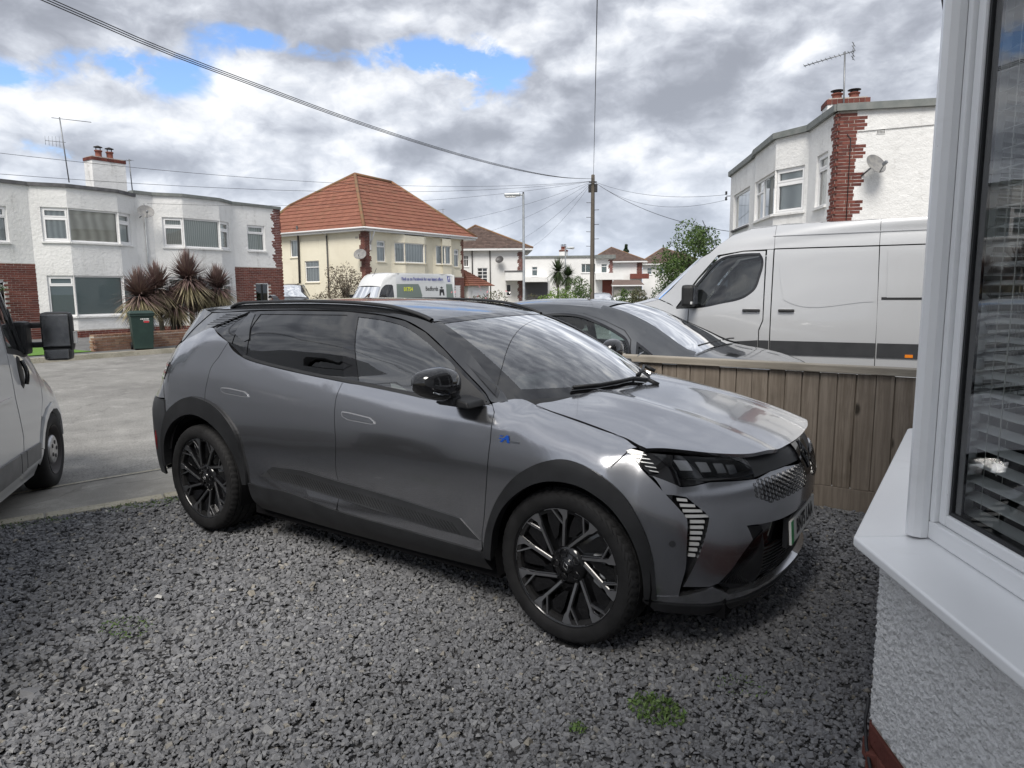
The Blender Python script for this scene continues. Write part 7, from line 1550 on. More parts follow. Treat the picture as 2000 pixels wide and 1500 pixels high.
    mb.build('seats', M['seat'], v); mb = MB(); mb.bbox(1.05, 1.6, -.85, .85, 1.0, 1.36, .06); mb.build('dashboard', M['dash'], v)
    mb = MB(); mb.tube([(.95, 0, 2.18), (1.20, 0, 2.75)], .006, 5); mb.lathe([(.05, 0), (.03, .04), (0, .05)], 10, Matrix.Translation((.93, 0, 2.20))); mb.build('radio_aerial', M['trim_black'], v)
    for x in (X1, X2):
        for s in (-1, 1): steel_wheel(v, x, s*.86, .35, .35, .225, s, 'trim_black', rim_m='galv')
    n = Vector((-math.sin(R_(6)), math.cos(R_(6)))); loc = Vector((1.84, 6.6)) + n*.985; v.location = (loc.x, loc.y, -.09); v.rotation_euler = (0, 0, R_(186)); return v
silver_van()
# ------------------------------------------------------------------ pale grey van on the left
def grey_van():
    v = empty('panel_van', (0, 0, 0), 0, 'pale grey van at the picture edge with a big black door mirror', 'van'); g = M['grey_van']
    W = profile_field([_st(-5, [.2, .32, .48, .9, 1.2, 1.6, 2.0, 2.4], [.95, 1.0, 1.015, 1.02, 1.0, .95, .90, .80]), _st(-.5, [.2, .32, .48, .9, 1.2, 1.6, 2.0, 2.4], [.95, 1.0, 1.015, 1.02, 1.0, .945, .89, .78]), _st(.0, [.2, .32, .48, .9, 1.15, 1.4, 1.6, 1.8], [.95, 1.0, 1.015, 1.015, .97, .90, .85, .80]),
                       _st(.35, [.2, .32, .48, .75, .95, 1.1, 1.25, 1.4], [.95, 1.0, 1.02, 1.015, .96, .88, .82, .78]), _st(.75, [.2, .32, .48, .7, .85, .95, 1.05, 1.15], [.92, .96, .97, .955, .90, .83, .76, .70]), _st(1.0, [.2, .32, .48, .7, .85, .95, 1.02, 1.1], [.75, .80, .82, .80, .75, .70, .65, .6])])
    side = Field('side', W)
    win = [(-.60, 1.98), (-.47, 1.94), (-.30, 1.72), (-.13, 1.42), (.02, 1.21), (-.10, 1.205), (-.36, 1.245), (-.56, 1.27)]
    for s in (-1, 1):
        K = dict(parent=v, side=s)
        fd = [(-.50, .30), (-.49, .60), (-.575, .90), (-.60, 1.24), (-.66, 1.55), (-.66, 2.02), (-.52, 2.03), (-.36, 1.86), (-.10, 1.47), (.10, 1.19), (.12, .93), (.06, .80), (-.04, .62), (-.10, .42), (-.11, .30)]
        d = panel('door', side, fd, g, gap=.004, holes=[inset2(smooth_poly(win), .002)], smooth=False, **K); d['label'] = 'driver door'
        panel('window', side, win, M['cab_glass'], off=-.012, rim=0, side=s, parent=d); panel('window_edge', side, inset2(smooth_poly(win), -.028), M['trim_black'], off=.002, rim=.005, holes=[inset2(smooth_poly(win), .014)], smooth=False, side=s, parent=d)
        panel('quarter_trim', side, [(-.10, 1.44), (.06, 1.21), (.14, 1.19), (.02, 1.37), (-.06, 1.49)], M['gloss_black'], off=.004, rim=.01, smooth=False, **K)
        panel('mirror_base', side, [(-.16, 1.215), (.10, 1.195), (-.02, 1.38), (-.12, 1.56), (-.17, 1.50)], M['trim_black'], off=.012, rim=.02, smooth=False, **K)
        ap = [(-.66, 2.04), (-.52, 2.045), (-.34, 1.87), (-.08, 1.49), (.13, 1.19), (.20, 1.17), (-.02, 1.54), (-.30, 1.95), (-.46, 2.14), (-.66, 2.18)]
        panel('cab_pillar', side, ap, g, gap=.002, smooth=False, **K)
        wing = [(.135, 1.16), (.125, .93), (.08, .82), (-.01, .68), (.02, .66), (.12, .72), (.30, .75), (.48, .72), (.60, .64), (.66, .52), (.70, .40), (.95, .35), (.98, .70), (.88, .88), (.72, .98), (.45, 1.07), (.22, 1.16)]
        panel('front_wing', side, wing, g, gap=.003, smooth=False, step=.04, **K)
        panel('wheel_arch', side, [(-.07, .42), (-.02, .56), (.06, .66), (.16, .72), (.30, .745), (.46, .72), (.58, .64), (.65, .52), (.69, .40), (.64, .40), (.60, .51), (.54, .60), (.44, .67), (.30, .69), (.18, .67), (.09, .61), (.03, .53), (-.01, .40)], g, off=.012, rim=.05, smooth=False, step=.03, **K)
        panel('cab_step', side, [(-.10, .30), (-.10, .415), (-.05, .50), (.0, .58), (.02, .40), (-.02, .27)], g, off=-.0, rim=.03, smooth=False, **K)
        rear = [(-.51, .30), (-.50, .60), (-.585, .90), (-.61, 1.24), (-.67, 1.55), (-.67, 2.2), (-4.4, 2.2), (-4.4, .3), (-3.3, .3), (-3.2, .6), (-3.0, .7), (-2.75, .7), (-2.55, .6), (-2.45, .3)]
        bs = panel('sliding_door' if s < 0 else 'body_side', side, rear, g, gap=.004, smooth=False, step=.09, **K)
        panel('pressed_panel', side, smooth_poly([(-.76, 1.90), (-.70, 1.45), (-.685, 1.30), (-.72, 1.245), (-2.2, 1.24), (-2.2, 1.9)]), M['cab_glass'] if False else g, off=-.0, rim=.004, smooth=False, side=s, parent=bs, step=.12, bulge=lambda V: .004*np.ones(len(V)))
        panel('crease', side, [(-.66, .905), (-.66, .93), (-2.4, .93), (-2.4, .905)], g, off=.010, rim=.012, smooth=False, side=s, parent=bs)
        for q in ([(-.10, .345), (-.095, .475), (-.47, .485), (-.46, .345)], [(-.475, .345), (-.48, .485), (-.60, .487), (-.60, .345)] if False else [(-.475, .34), (-.485, .486), (-.60, .488), (-.59, .335)], [(-.61, .33), (-.615, .488), (-2.3, .495), (-2.3, .31)]): panel('side_moulding', side, q, M['trim_grey'], off=.014, rim=.018, smooth=False, gap=.002, **K)
        panel('sill', side, [(-.08, .20), (-.08, .30), (-2.4, .30), (-2.4, .20)], g, off=-.004, smooth=False, **K); panel('roof_side', side, [(-.67, 2.21), (-.47, 2.17), (-.62, 2.34), (-4.4, 2.38), (-4.4, 2.21)], g, smooth=False, **K)
        hn = [(-.345, 1.205), (-.30, 1.19), (-.285, 1.10), (-.30, .99), (-.36, .955), (-.40, .99), (-.405, 1.10), (-.385, 1.19)]
        hd = panel('door_handle', side, smooth_poly(hn), M['trim_black'], off=.004, rim=.01, smooth=False, side=s, parent=d); mb = MB(); pts = []
        for z in np.linspace(.985, 1.17, 9): y = float(W(-.35, z)) + .02 + .018*math.sin((z-.985)/.185*math.pi); pts.append((-.335, s*y, z))
        mb.tube(pts, .016, 8); mb.build('handle_grip', M['gloss_black'], hd)
        panel('lining', side, [(-4.3, .32), (-4.3, 2.1), (-.62, 2.1), (-.55, 1.2), (-.4, 1.17), (.1, 1.15), (.5, 1.0), (.5, .8), (-.05, .78), (-.1, .32)], M['dark'], off=-.04, rim=0, step=.25, smooth=False, **K)
        # two-part door mirror on arms
        mo = empty('door_mirror'); mo.parent = v; yb = s*1.175; mb = MB(); mb.bbox(.02, .15, yb-.115, yb+.115, 1.20, 1.53, .045); mb.bbox(.0, .14, yb-.10 - (.0 if s < 0 else 0), yb+.10, 1.13, 1.235, .035)
        for z in (1.26, 1.42): mb.bbox(.03, .11, min(s*.93, s*1.09), max(s*.93, s*1.09), z-.02, z+.025, .012)
        mb.bbox(-.12, .06, min(s*.88, s*1.0), max(s*.88, s*1.0), 1.19, 1.46, .03); mb.build('mirror_housing', M['trim_black'], mo); mb = MB(); mb.bbox(.010, .024, yb-.098, yb+.098, 1.245, 1.51, .008); mb.build('mirror_glass', M['mirror_glass'], mo); mb = MB(); mb.bbox(-.008, .006, yb-.085, yb+.085, 1.145, 1.222, .006); mb.build('mirror_glass', M['mirror_glass'], mo)
        mb = MB(); mb.bbox(.06, .13, yb+s*.105, yb+s*.125, 1.27, 1.36, .006); mb.build('indicator', M['plate_white'], mo)
    mb = MB(); rows = []
    for (x, z) in ((-4.4, 2.37), (-2, 2.37), (-.62, 2.34), (-.47, 2.16), (-.30, 1.95)): w = float(W(x, z)); rows.append([(x + .05*(1-q*q), w*q, z + .06*(1-abs(q)**2.5)) for q in np.linspace(-1, 1, 13)])
    mb.grid(rows); mb.build('roof', g, v)
    mb = MB(); rows = []
    for f in np.linspace(0, 1, 8): x, z = -.30 + .50*f, 1.95 - .78*f; w = float(W(x, z)); rows.append([(x + .18*(1-abs(q)**2.2), w*q, z) for q in np.linspace(-1, 1, 13)])
    mb.grid(rows); mb.build('windscreen', M['car_glass'], v)
    mb = MB(); rows = []
    for (x, z, w) in ((.20, 1.17, .84), (.45, 1.08, .80), (.72, .99, .72), (.9, .88, .66)): rows.append([(x + .20*(1-abs(q)**2.2), w*q, z + .015) for q in np.linspace(-1, 1, 13)])
    mb.grid(rows); mb.build('bonnet', g, v); mb = MB(); mb.grid([[(.95 + .16*(1-abs(q)**2.4), .80*q, z) for q in np.linspace(-1, 1, 13)] for z in (.22, .5, .9)]); mb.build('front_bumper', M['trim_grey'], v)
    mb = MB(); mb.box(-4.4, -4.36, -.98, .98, .3, 2.35); mb.build('rear_doors', g, v); mb = MB(); mb.box(-4.3, .1, -.85, .85, .2, .35); mb.box(-.68, -.64, -.9, .9, .35, 2.2); mb.build('underbody', M['dark'], v)
    mb = MB()
    for y in (-.45, .45): mb.bbox(-.55, -.12, y-.22, y+.22, .7, .9, .05); mb.bbox(-.60, -.48, y-.22, y+.22, .9, 1.5, .05); mb.bbox(-.58, -.5, y-.12, y+.12, 1.52, 1.74, .03)
    mb.build('seats', M['seat'], v); mb = MB(); mb.bbox(-.05, .3, -.85, .85, .9, 1.16, .05); mb.build('dashboard', M['dash'], v); mb = MB(); r = Matrix.Translation((-.12, -.45, 1.14)) @ Matrix.Rotation(R_(-50), 4, 'Y'); mb.tube([r @ Vector((.2*math.cos(a), .2*math.sin(a), 0)) for a in np.linspace(0, 6.283, 21)[:-1]], .016, 6, closed=True); mb.build('steering_wheel', M['dash'], v)
    for s in (-1, 1): steel_wheel(v, .34, s*.90, .325, .338, .215, s, 'steel', steer=R_(0), rim_m='iron', cs=1.3); steel_wheel(v, -2.9, s*.90, .33, .335, .215, s, 'galv', rim_m='iron')
    for s in (-1, 1): mb = MB(); mb.grid([[(.31 + .385*math.cos(a), y, .34 + .385*math.sin(a)) for a in np.linspace(-.2, 3.34, 20)] for y in (s*.99, s*.6)]); mb.build('wheel_well', M['dark'], v)
    h = Vector((-.809, .588)); rgt = Vector((h.y, -h.x)); c = cam.matrix_world.translation; p0 = Vector((c.x, c.y)) + (Vector((-1.776, -1.129)) - Vector((c.x, c.y)))*1.06; loc = p0 - rgt*1.015 - h*.0; v.location = (loc.x, loc.y, -.085); v.rotation_euler = (0, 0, math.atan2(h.y, h.x)); return v
M['mirror_glass'] = vary(mat('dusty mirror glass', (.25, .26, .27), .12, .95), (.20, .205, .215), (.34, .345, .35), 7, rough=(.05, .3))
grey_van()
# ------------------------------------------------------------------ generic car: side field + top field
def small_car(name, label, L, wd, prof, paint_m, glass_m, loc, rz, wins, belt, wheels, R=.31, gr=None, doors=(), z_sill=.25, group=None, detail=True, seats=True):
    """prof: centre-line heights (x, z) from tail to nose; wins: side windows in (x, z)"""
    v = empty(name, (0, 0, 0), 0, label, 'car', group); hw = wd/2; px = np.array([p[0] for p in prof]); pz = np.array([p[1] for p in prof]); H = catmull(px, pz); x0, x1 = px[0], px[-1]
    def W(x, z):
        x = np.asarray(x, float); z = np.asarray(z, float); zt = H(x); b = np.interp(x, [p[0] for p in belt], [p[1] for p in belt])
        f = np.clip((z-b)/np.maximum(.15, zt-b), 0, 1); low = np.clip((b-z)/.55, 0, 1); w = hw*(1 - .035*low**2 - .015*np.clip(1-low*4, 0, 1)) - np.where(z > b, .30*f**1.15 + .06*f**6, 0)*np.clip((zt-b)/.35, .35, 1)
        e = np.clip((x1-x)/.55, 0, 1); e2 = np.clip((x-x0)/.5, 0, 1); return w*(1-(1-e)**2.6*.45)*(1-(1-e2)**2.6*.4)
    side = Field('side', W); bt = lambda x: float(np.interp(x, [p[0] for p in belt], [p[1] for p in belt])); xs = np.linspace(x0, x1, 60)
    top = [(x, float(H(x))-.035) for x in xs]; lowl = [(x1, z_sill+.05)]
    for wx in wheels[::-1]: lowl += [(wx+.40, z_sill)] + [(wx + (R+.055)*math.cos(a), R + (R+.055)*math.sin(a)) for a in np.linspace(.05, math.pi-.05, 14)] + [(wx-.40, z_sill)]
    out = top + lowl + [(x0, z_sill+.05)]
    for s in (-1, 1):
        K = dict(parent=v, side=s); b = panel('body_side', side, out, paint_m, holes=[inset2(smooth_poly(w), -.012) for w in wins], smooth=False, step=.09, rim=.03, **K)
        for w in wins: panel('window', side, w, glass_m, off=-.014, rim=0, step=.12, **K); panel('window_edge', side, inset2(smooth_poly(w), -.014), M['gloss_black'], off=-.001, rim=.014, holes=[inset2(smooth_poly(w), .012)], smooth=False, side=s, parent=b)
        for d in doors: panel('door_seam', side, [(p[0]-.004, p[1]) for p in d] + [(p[0]+.004, p[1]) for p in d[::-1]], M['dark'], off=.0015, rim=0, smooth=False, side=s, parent=b)
        if detail:
            xm = gr['mirror']; mb = MB(); y = s*(hw+.10); mb.bbox(xm-.06, xm+.07, y-.11, y+.11, bt(xm)+.02, bt(xm)+.16, .045); mb.tube([(xm, s*(hw-.08), bt(xm)+.03), (xm, s*(hw+.03), bt(xm)+.05)], .022, 6); mb.build('door_mirror', M['gloss_black'], v)
            mb = MB(); mb.bbox(x1-.34, x1-.07, s*(hw-.30) - .14, s*(hw-.30)+.14, .58, .76, .05); mb.build('headlight', M['light_bar'], v); mb = MB(); mb.bbox(x0+.03, x0+.14, s*(hw-.27)-.12, s*(hw-.27)+.12, .75, 1.0, .03); mb.build('tail_lamp', M['red_lens'], v)
    # top skin: boot, rear screen, roof, windscreen, bonnet
    def skin(nm, a, b, m, n=14, crown=.045, off=0.0, inset=0.0):
        mb = MB(); rows = []
        for x in np.linspace(a, b, n):
            z = float(H(x)); w = float(W(x, z-.035)) - inset; rows.append([(x + .10*(1-q*q)*(gr['bow'] if a > gr['roof'][1]-.01 else 0), w*q, z - .035 + crown*(1-abs(q)**2.4) + off) for q in np.linspace(-1, 1, 17)])
        mb.grid(rows); return mb.build(nm, m, v)
    r0, r1 = gr['roof']; ws = gr['ws']; rs = gr['rear']
    skin('roof', r0, r1, paint_m, crown=.06); wo = skin('windscreen', r1, ws, glass_m, crown=.055, inset=.03); skin('bonnet', ws, x1-.02, paint_m, crown=.05); skin('rear_screen', rs, r0, glass_m, crown=.055); skin('boot_lid', x0+.01, rs, paint_m)
    for s in (-1, 1):
        mb = MB(); P = []
        for x in np.linspace(r1-.04, ws+.03, 12): z = float(H(x)); w = float(W(x, z-.035)); P.append([(x, s*(w+.002), z-.045), (x, s*(w-.02), z-.022), (x, s*(w-.075), z+.0)])
        mb.grid(P, flip=s > 0); mb.build('windscreen_pillar', paint_m, v)
    mb = MB(); mb.grid([[(x1 + .10*(1-abs(q)**2.4) - .02, float(W(x1, .5))*q, z) for q in np.linspace(-1, 1, 13)] for z in np.linspace(z_sill-.02, float(H(x1))-.03, 6)]); fb = mb.build('front_bumper', paint_m, v)
    mb = MB(); mb.grid([[(x0 - .08*(1-abs(q)**2.4) + .01, float(W(x0, .5))*q, z) for q in np.linspace(-1, 1, 13)] for z in np.linspace(z_sill, float(H(x0))-.03, 6)], flip=True); mb.build('rear_bumper', paint_m, v)
    mb = MB(); mb.bbox(x1+.04, x1+.10, -.5, .5, .35, .52, .02); mb.build('grille', M['trim_black'], fb)
    mb = MB(); mb.box(x0+.2, x1-.3, -hw+.12, hw-.12, z_sill-.06, z_sill+.1); mb.build('underbody', M['dark'], v)
    for wx in wheels:
        for s in (-1, 1): mb = MB(); mb.grid([[(wx + (R+.05)*math.cos(a), y, R + (R+.05)*math.sin(a)) for a in np.linspace(-.2, 3.34, 16)] for y in (s*(hw-.03), s*(hw-.35))]); mb.build('wheel_well', M['dark'], v)
    for wx in wheels:
        for s in (-1, 1): steel_wheel(v, wx, s*(hw-.115), R, R, .20, s, 'alloy', rim_m='steel')
    if seats:
        xr = r1; fx = xr - .55; mb = MB()
        for y in (-.36, .36): mb.bbox(fx-.1, fx+.4, y-.23, y+.23, .45, .62, .05); q = Matrix.Translation((fx-.1, y, .6)) @ Matrix.Rotation(R_(-18), 4, 'Y'); mb.bbox(-.06, .07, -.22, .22, 0, .55, .05, q); mb.bbox(-.04, .05, -.12, .12, .57, .74, .03, q)
        q = Matrix.Translation((fx-1.0, 0, .55)) @ Matrix.Rotation(R_(-20), 4, 'Y'); mb.bbox(-.06, .08, -.58, .58, 0, .55, .05, q); mb.bbox(fx-1.0, fx-.55, -.58, .58, .45, .6, .04); mb.build('seats', M['seat'], v)
        mb = MB(); mb.bbox(ws-.75, ws-.15, -hw+.2, hw-.2, .70, bt(ws-.5)-.03, .05); mb.build('dashboard', M['dash'], v); mb = MB(); q = Matrix.Translation((fx+.62, -.36, .86)) @ Matrix.Rotation(R_(-62), 4, 'Y'); mb.tube([q @ Vector((.18*math.cos(a), .18*math.sin(a), 0)) for a in np.linspace(0, 6.283, 21)[:-1]], .014, 6, closed=True); mb.box(-.16, .16, -.02, .02, -.01, .01, q); mb.build('steering_wheel', M['dash'], v)
        mb = MB(); zz = float(H(r1+.2)); mb.bbox(r1+.06, r1+.12, -.13, .13, zz-.14, zz-.07, .02); mb.build('rear_view_mirror', M['dark'], v)
        if detail:
            mb = MB(); pts = lambda ys: [(ws - .045 + .10*(1-(y/hw)**2)*gr['bow'], y, float(H(ws-.045)) - .02 + .05*(1-(abs(y)/hw)**2.4) + .03) for y in ys]; mb.tube(pts(np.linspace(-.62, -.05, 8)), .009, 5); mb.tube(pts(np.linspace(.05, .62, 8)), .009, 5); mb.build('wipers', M['trim_black'], v)
    v.location = loc; v.rotation_euler = (0, 0, rz); return v
# dark grey hatchback behind the fence: local x = world x, its own centre at y = 4.08
prof = [(-1.52, .95), (-1.45, 1.10), (-1.25, 1.28), (-.95, 1.43), (-.6, 1.50), (-.1, 1.53), (.4, 1.52), (.80, 1.475), (1.05, 1.405), (1.3, 1.30), (1.6, 1.155), (1.80, 1.055), (1.95, 1.02), (2.2, .985), (2.5, .915), (2.75, .80), (2.85, .68)]
belt = [(-1.6, 1.02), (0, .98), (1.0, .945), (1.6, .93), (2.2, .86), (2.9, .66)]
w1 = [(-.03, 1.36), (.25, 1.385), (.52, 1.37), (.80, 1.29), (1.02, 1.20), (1.15, 1.125), (1.20, 1.06), (1.25, .965), (.6, .975), (-.04, .99)]; w2 = [(-.12, 1.355), (-.55, 1.33), (-.88, 1.22), (-1.0, 1.06), (-.12, 1.0)]; w3 = [(1.285, 1.09), (1.45, 1.00), (1.52, .955), (1.32, .955)]
gc = small_car('hatchback', 'dark grey hatchback parked between the fence and the silver van', 4.3, 1.80, prof, M['dark_car'], M['car_glass'], (0, 4.08, -.07), 0.0, [w1, w2, w3], belt, (-.72, 1.95), .32, dict(mirror=1.15, roof=(-.95, .78), ws=1.88, rear=-1.42, bow=1.0), doors=[[(-.08, 1.42), (-.08, .3)], [(1.24, .94), (1.28, .75), (1.24, .3)], [(-.02, 1.405), (.28, 1.425), (.56, 1.40), (.84, 1.325), (1.1, 1.225), (1.2, 1.13), (1.245, .95)]])
mb = MB(); mb.tube([(-1.05, -.1, 1.44), (-1.22, -.1, 1.62)], .004, 5); mb.lathe([(.03, 0), (.02, .03), (0, .035)], 8, Matrix.Translation((-1.04, -.1, 1.43))); mb.build('radio_aerial', M['trim_black'], gc)
mb = MB(); mb.add([(2.12, -.5, 1.035), (2.25, -.5, 1.015), (2.27, -.36, 1.022), (2.14, -.36, 1.040)], [(0, 1, 2, 3)]); mb.build('bonnet_vent', M['trim_black'], gc)
def scaled_prof(L, h): return [(-L/2, h*.55), (-L/2+.1, h*.70), (-L/2+.35, h*.88), (-L/2+.8, h*.985), (-.2, h), (.3, h*.97), (.75, h*.84), (1.15, h*.665), (1.6, h*.60), (L/2-.2, h*.52), (L/2, h*.42)]
def far_car(name, label, loc, rz, m, h=1.46):
    L = 4.1; w = [(-.3, h*.90), (.25, h*.90), (.85, h*.68), (-.3, h*.68)]; w_ = [(-.4, h*.90), (-1.1, h*.86), (-1.45, h*.70), (-.4, h*.68)]
    return small_car(name, label, L, 1.75, scaled_prof(L, h), m, M['privacy'], loc, rz, [w, w_], [(-2.1, h*.66), (1.2, h*.64), (2.1, h*.45)], (-1.25, 1.3), .31, dict(mirror=.95, roof=(-1.3, .3), ws=1.1, rear=-1.9, bow=1.0), detail=False, seats=False)
far_car('hatchback', 'small white car parked far down the road by the low garage', (-14.0, 38.2, -.3), R_(20), M['white_van'])
far_car('estate_car', 'black car parked far down the road beside the telegraph pole', (-14.2, 33.4, -.1), R_(115), M['dark_car'])
far_car('hatchback', 'black car roof showing in front of the cream house', (-24.67, 19.61, 0), R_(-42), M['gloss_black'], 1.98)
# ------------------------------------------------------------------ white lettered van in the road
def shop_van():
    v = empty('delivery_van', (0, 0, 0), 0, 'white high roofed delivery van with shop lettering in front of the cream house', 'van'); g = M['white_van']
    W = profile_field([_st(-5, [.2, .5, 1.0, 1.4, 1.8, 2.2, 2.42, 2.5], [.92, .98, 1.0, .98, .93, .86, .80, .70]), _st(.2, [.2, .5, 1.0, 1.4, 1.8, 2.2, 2.42, 2.5], [.92, .98, 1.0, .98, .93, .86, .80, .70]), _st(.75, [.2, .5, .9, 1.2, 1.5, 1.8, 2.1, 2.25], [.92, .98, 1.0, .97, .90, .82, .74, .66]), _st(1.3, [.2, .5, .8, 1.0, 1.2, 1.35, 1.45, 1.6], [.9, .95, .96, .94, .88, .82, .78, .74]), _st(1.9, [.2, .5, .7, .85, .95, 1.05, 1.12, 1.2], [.75, .8, .82, .8, .76, .72, .68, .62])]); side = Field('side', W)
    outl = [(-4.2, .3), (-3.4, .3)] + [(-3.0 + .4*math.cos(a), .36 + .4*math.sin(a)) for a in np.linspace(math.pi-.1, .1, 10)] + [(-2.6, .3), (.5, .3)] + [(.95 + .4*math.cos(a), .36 + .4*math.sin(a)) for a in np.linspace(math.pi-.1, .1, 10)] + [(1.5, .35), (1.85, .4), (1.85, .85), (1.7, 1.0), (1.3, 1.18), (1.15, 1.28), (.80, 1.86), (.62, 2.16), (.40, 2.38), (.15, 2.47), (-.1, 2.49), (-4.2, 2.49)]
    win = [(1.08, 1.26), (.70, 1.83), (.55, 1.93), (.20, 1.95), (.13, 1.88), (.12, 1.24)]
    for s in (-1, 1):
        K = dict(parent=v, side=s); b = panel('body_side', side, outl, g, holes=[inset2(smooth_poly(win), .002)], smooth=False, step=.12, rim=.04, **K); panel('window', side, win, M['cab_glass'], off=-.012, rim=0, **K)
        panel('sign_band', side, [(-.12, 2.42), (-.05, 2.02), (-4.0, 2.02), (-4.05, 2.42)], M['van_grey'], off=.004, rim=.003, smooth=False, **K)
        panel('sign_panel', side, [(-.08, 1.98), (-.0, 1.0), (-1.55, 1.0), (-1.75, 1.4), (-1.62, 1.80), (-1.5, 1.98)], M['van_green'], off=.004, rim=.003, smooth=False, **K); panel('sign_panel', side, [(-1.52, 1.98), (-1.65, 1.80), (-1.78, 1.4), (-1.6, 1.0), (-3.5, 1.0), (-3.55, 1.98)], M['van_pale'], off=.004, rim=.003, smooth=False, **K); panel('sign_panel', side, [(-3.57, 1.98), (-3.52, 1.0), (-4.1, 1.0), (-4.05, 1.98)], M['van_green'], off=.004, rim=.003, smooth=False, **K)
        if s > 0:
            def letter(t, x, z, size, m, sx=1.0, b=.004):
                y = float(W(x, z)) + .012; dz = (float(W(x, z+.1)) - float(W(x, z-.1)))/.2; text(t, size, m, v, 'lettering', (x, y, z), (R_(90) - math.atan(-dz)*1 if False else R_(90)+math.atan(dz), 0, R_(180)), .001, sx=sx, bold=b)
            letter('Find us on Facebook for our latest offers', -1.85, 2.22, .22, M['van_blue'], .80, .004); letter('01754', -.80, 1.72, .27, M['van_yellow'], .9, .008); letter('Bedfords', -2.45, 1.74, .30, M['ink'], .85, .003)
            panel('logo', side, [(-3.72, 2.38), (-3.72, 2.10), (-3.93, 2.10), (-3.93, 2.38)], M['van_blue'], off=.008, rim=.002, smooth=False, **K); letter('f', -3.83, 2.23, .30, M['plate_white'], 1, .006)
            for q in ([(-3.05, 1.86), (-3.12, 1.80), (-3.2, 1.86), (-3.28, 1.80), (-3.33, 1.86), (-3.25, 1.75), (-3.12, 1.75)], [(-3.02, 1.72), (-3.35, 1.72), (-3.38, 1.40), (-3.28, 1.40), (-3.24, 1.55), (-3.14, 1.55), (-3.10, 1.40), (-3.0, 1.40)]): panel('logo', side, q, M['ink'], off=.008, rim=.002, smooth=False, **K)
        mb = MB(); y = s*1.12; mb.bbox(.85, 1.0, y-.11, y+.11, 1.2, 1.5, .04); mb.tube([(.92, s*.9, 1.3), (.92, s*1.05, 1.3)], .03, 6); mb.build('door_mirror', M['trim_black'], v)
    def rows_(pts, nm, m, bow=0.0, crown=.05):
        mb = MB(); mb.grid([[(x + bow*(1-abs(q)**2.3), float(W(x, z))*q, z + crown*(1-abs(q)**2.5)) for q in np.linspace(-1, 1, 15)] for x, z in pts]); return mb.build(nm, m, v)
    rows_([(-4.2, 2.48), (-.1, 2.48), (.15, 2.46), (.40, 2.37), (.62, 2.15), (.80, 1.85)], 'roof', g, .10); rows_([(.80, 1.85), (.95, 1.61), (1.15, 1.28)], 'windscreen', M['cab_glass'], .16, .0); rows_([(1.15, 1.28), (1.3, 1.18), (1.7, 1.0), (1.85, .85)], 'bonnet', g, .16, .02)
    mb = MB(); mb.grid([[(1.84 + .18*(1-abs(q)**2.4), .80*q, z) for q in np.linspace(-1, 1, 13)] for z in (.25, .5, .86)]); mb.build('front_bumper', M['trim_grey'], v); mb = MB(); mb.box(-4.22, -4.18, -.95, .95, .3, 2.45); mb.build('rear_doors', g, v); mb = MB(); mb.box(-4.1, 1.5, -.8, .8, .25, .45); mb.box(.0, .04, -.85, .85, .4, 2.3); mb.bbox(.7, 1.2, -.8, .8, .8, 1.2, .05); mb.build('underbody', M['dark'], v)
    mb = MB(); mb.tube([(.52, 0, 2.36), (.30, 0, 2.72)], .012, 5); mb.lathe([(.06, 0), (.03, .05), (0, .06)], 8, Matrix.Translation((.52, 0, 2.34))); mb.build('radio_aerial', M['trim_black'], v)
    for x in (.95, -3.0):
        for s in (-1, 1): steel_wheel(v, x, s*.88, .34, .34, .215, s, 'galv')
    v.location = (-19.75, 21.0, -.05); v.rotation_euler = (0, 0, R_(-93)); return v
M['van_grey'] = mat('pale sign ground', (.58, .60, .62), .4); M['van_green'] = mat('grey green sign ground', (.16, .20, .18), .4); M['van_pale'] = mat('light sign ground', (.60, .62, .63), .4); M['van_blue'] = mat('blue sign ink', (.05, .06, .30), .4); M['van_yellow'] = mat('yellow sign ink', (.70, .75, .05), .4)
shop_van()
# ------------------------------------------------------------------ street furniture, front garden, wires
sheet('lawn', [(-15.6, 3.6), (-15.46, 5.62), (-21.9, 5.62), (-21.9, 3.6)], .05, vary(mat('artificial lawn', (.09, .20, .025), .9), (.075, .17, .02), (.13, .26, .04), 20, bump=.5, bscale=200))
sheet('front_garden', [(-15.5, 5.6), (-15.5, 17.5), (-22.6, 17.5), (-22.6, 5.6)], .04, M['pavement']); sheet('front_path', [(-15.6, -30), (-15.6, 3.6), (-22.6, 3.6), (-22.6, -30)], .03, M['concrete'])
def garden_wall():
    w = empty('garden_wall', (0, 0, 0), 0, 'low weathered brick garden wall behind the green wheelie bin', 'garden wall'); W = Wall((-15.45, 5.66), (-15.62, 9.2), out=(0, 6)); mb = MB(); W.box(mb, 0, W.L, -.21, -.006, 0, .44); mb.build('mortar_bed', M['mortar'], w)
    bricks(W, w, 0, W.L, .03, .40, kind='brick_old', seed=2, limit=150); me = brick_mesh('brick_old', .1025); cap = []; u = .055
    while u < W.L: cap.append(W.M @ Matrix.Translation((u, -.105, .452)) @ Matrix.Rotation(R_(90), 4, 'Z') @ Matrix.Diagonal((2.0, 1.35, 1, 1)) @ Matrix.Diagonal((1, 1.5, 1, 1))); u += .112
    pieces('brick', me, cap, w); E_ = Wall((-15.66, 5.655), (-15.45, 5.655), out=(-15.5, 0)); bricks(E_, w, 0, .21, .03, .44, kind='brick_old', seed=3)
    W2 = Wall((-15.62, 9.2), (-15.95, 13.5), out=(0, 8)); mb = MB(); W2.box(mb, 0, W2.L, -.21, -.006, 0, .5); mb.build('mortar_bed', M['mortar'], w); bricks(W2, w, 0, W2.L, .03, .50, kind='brick_old', seed=4, limit=150)
    return rebase(w, (-15.5, 7.5, 0))
garden_wall()
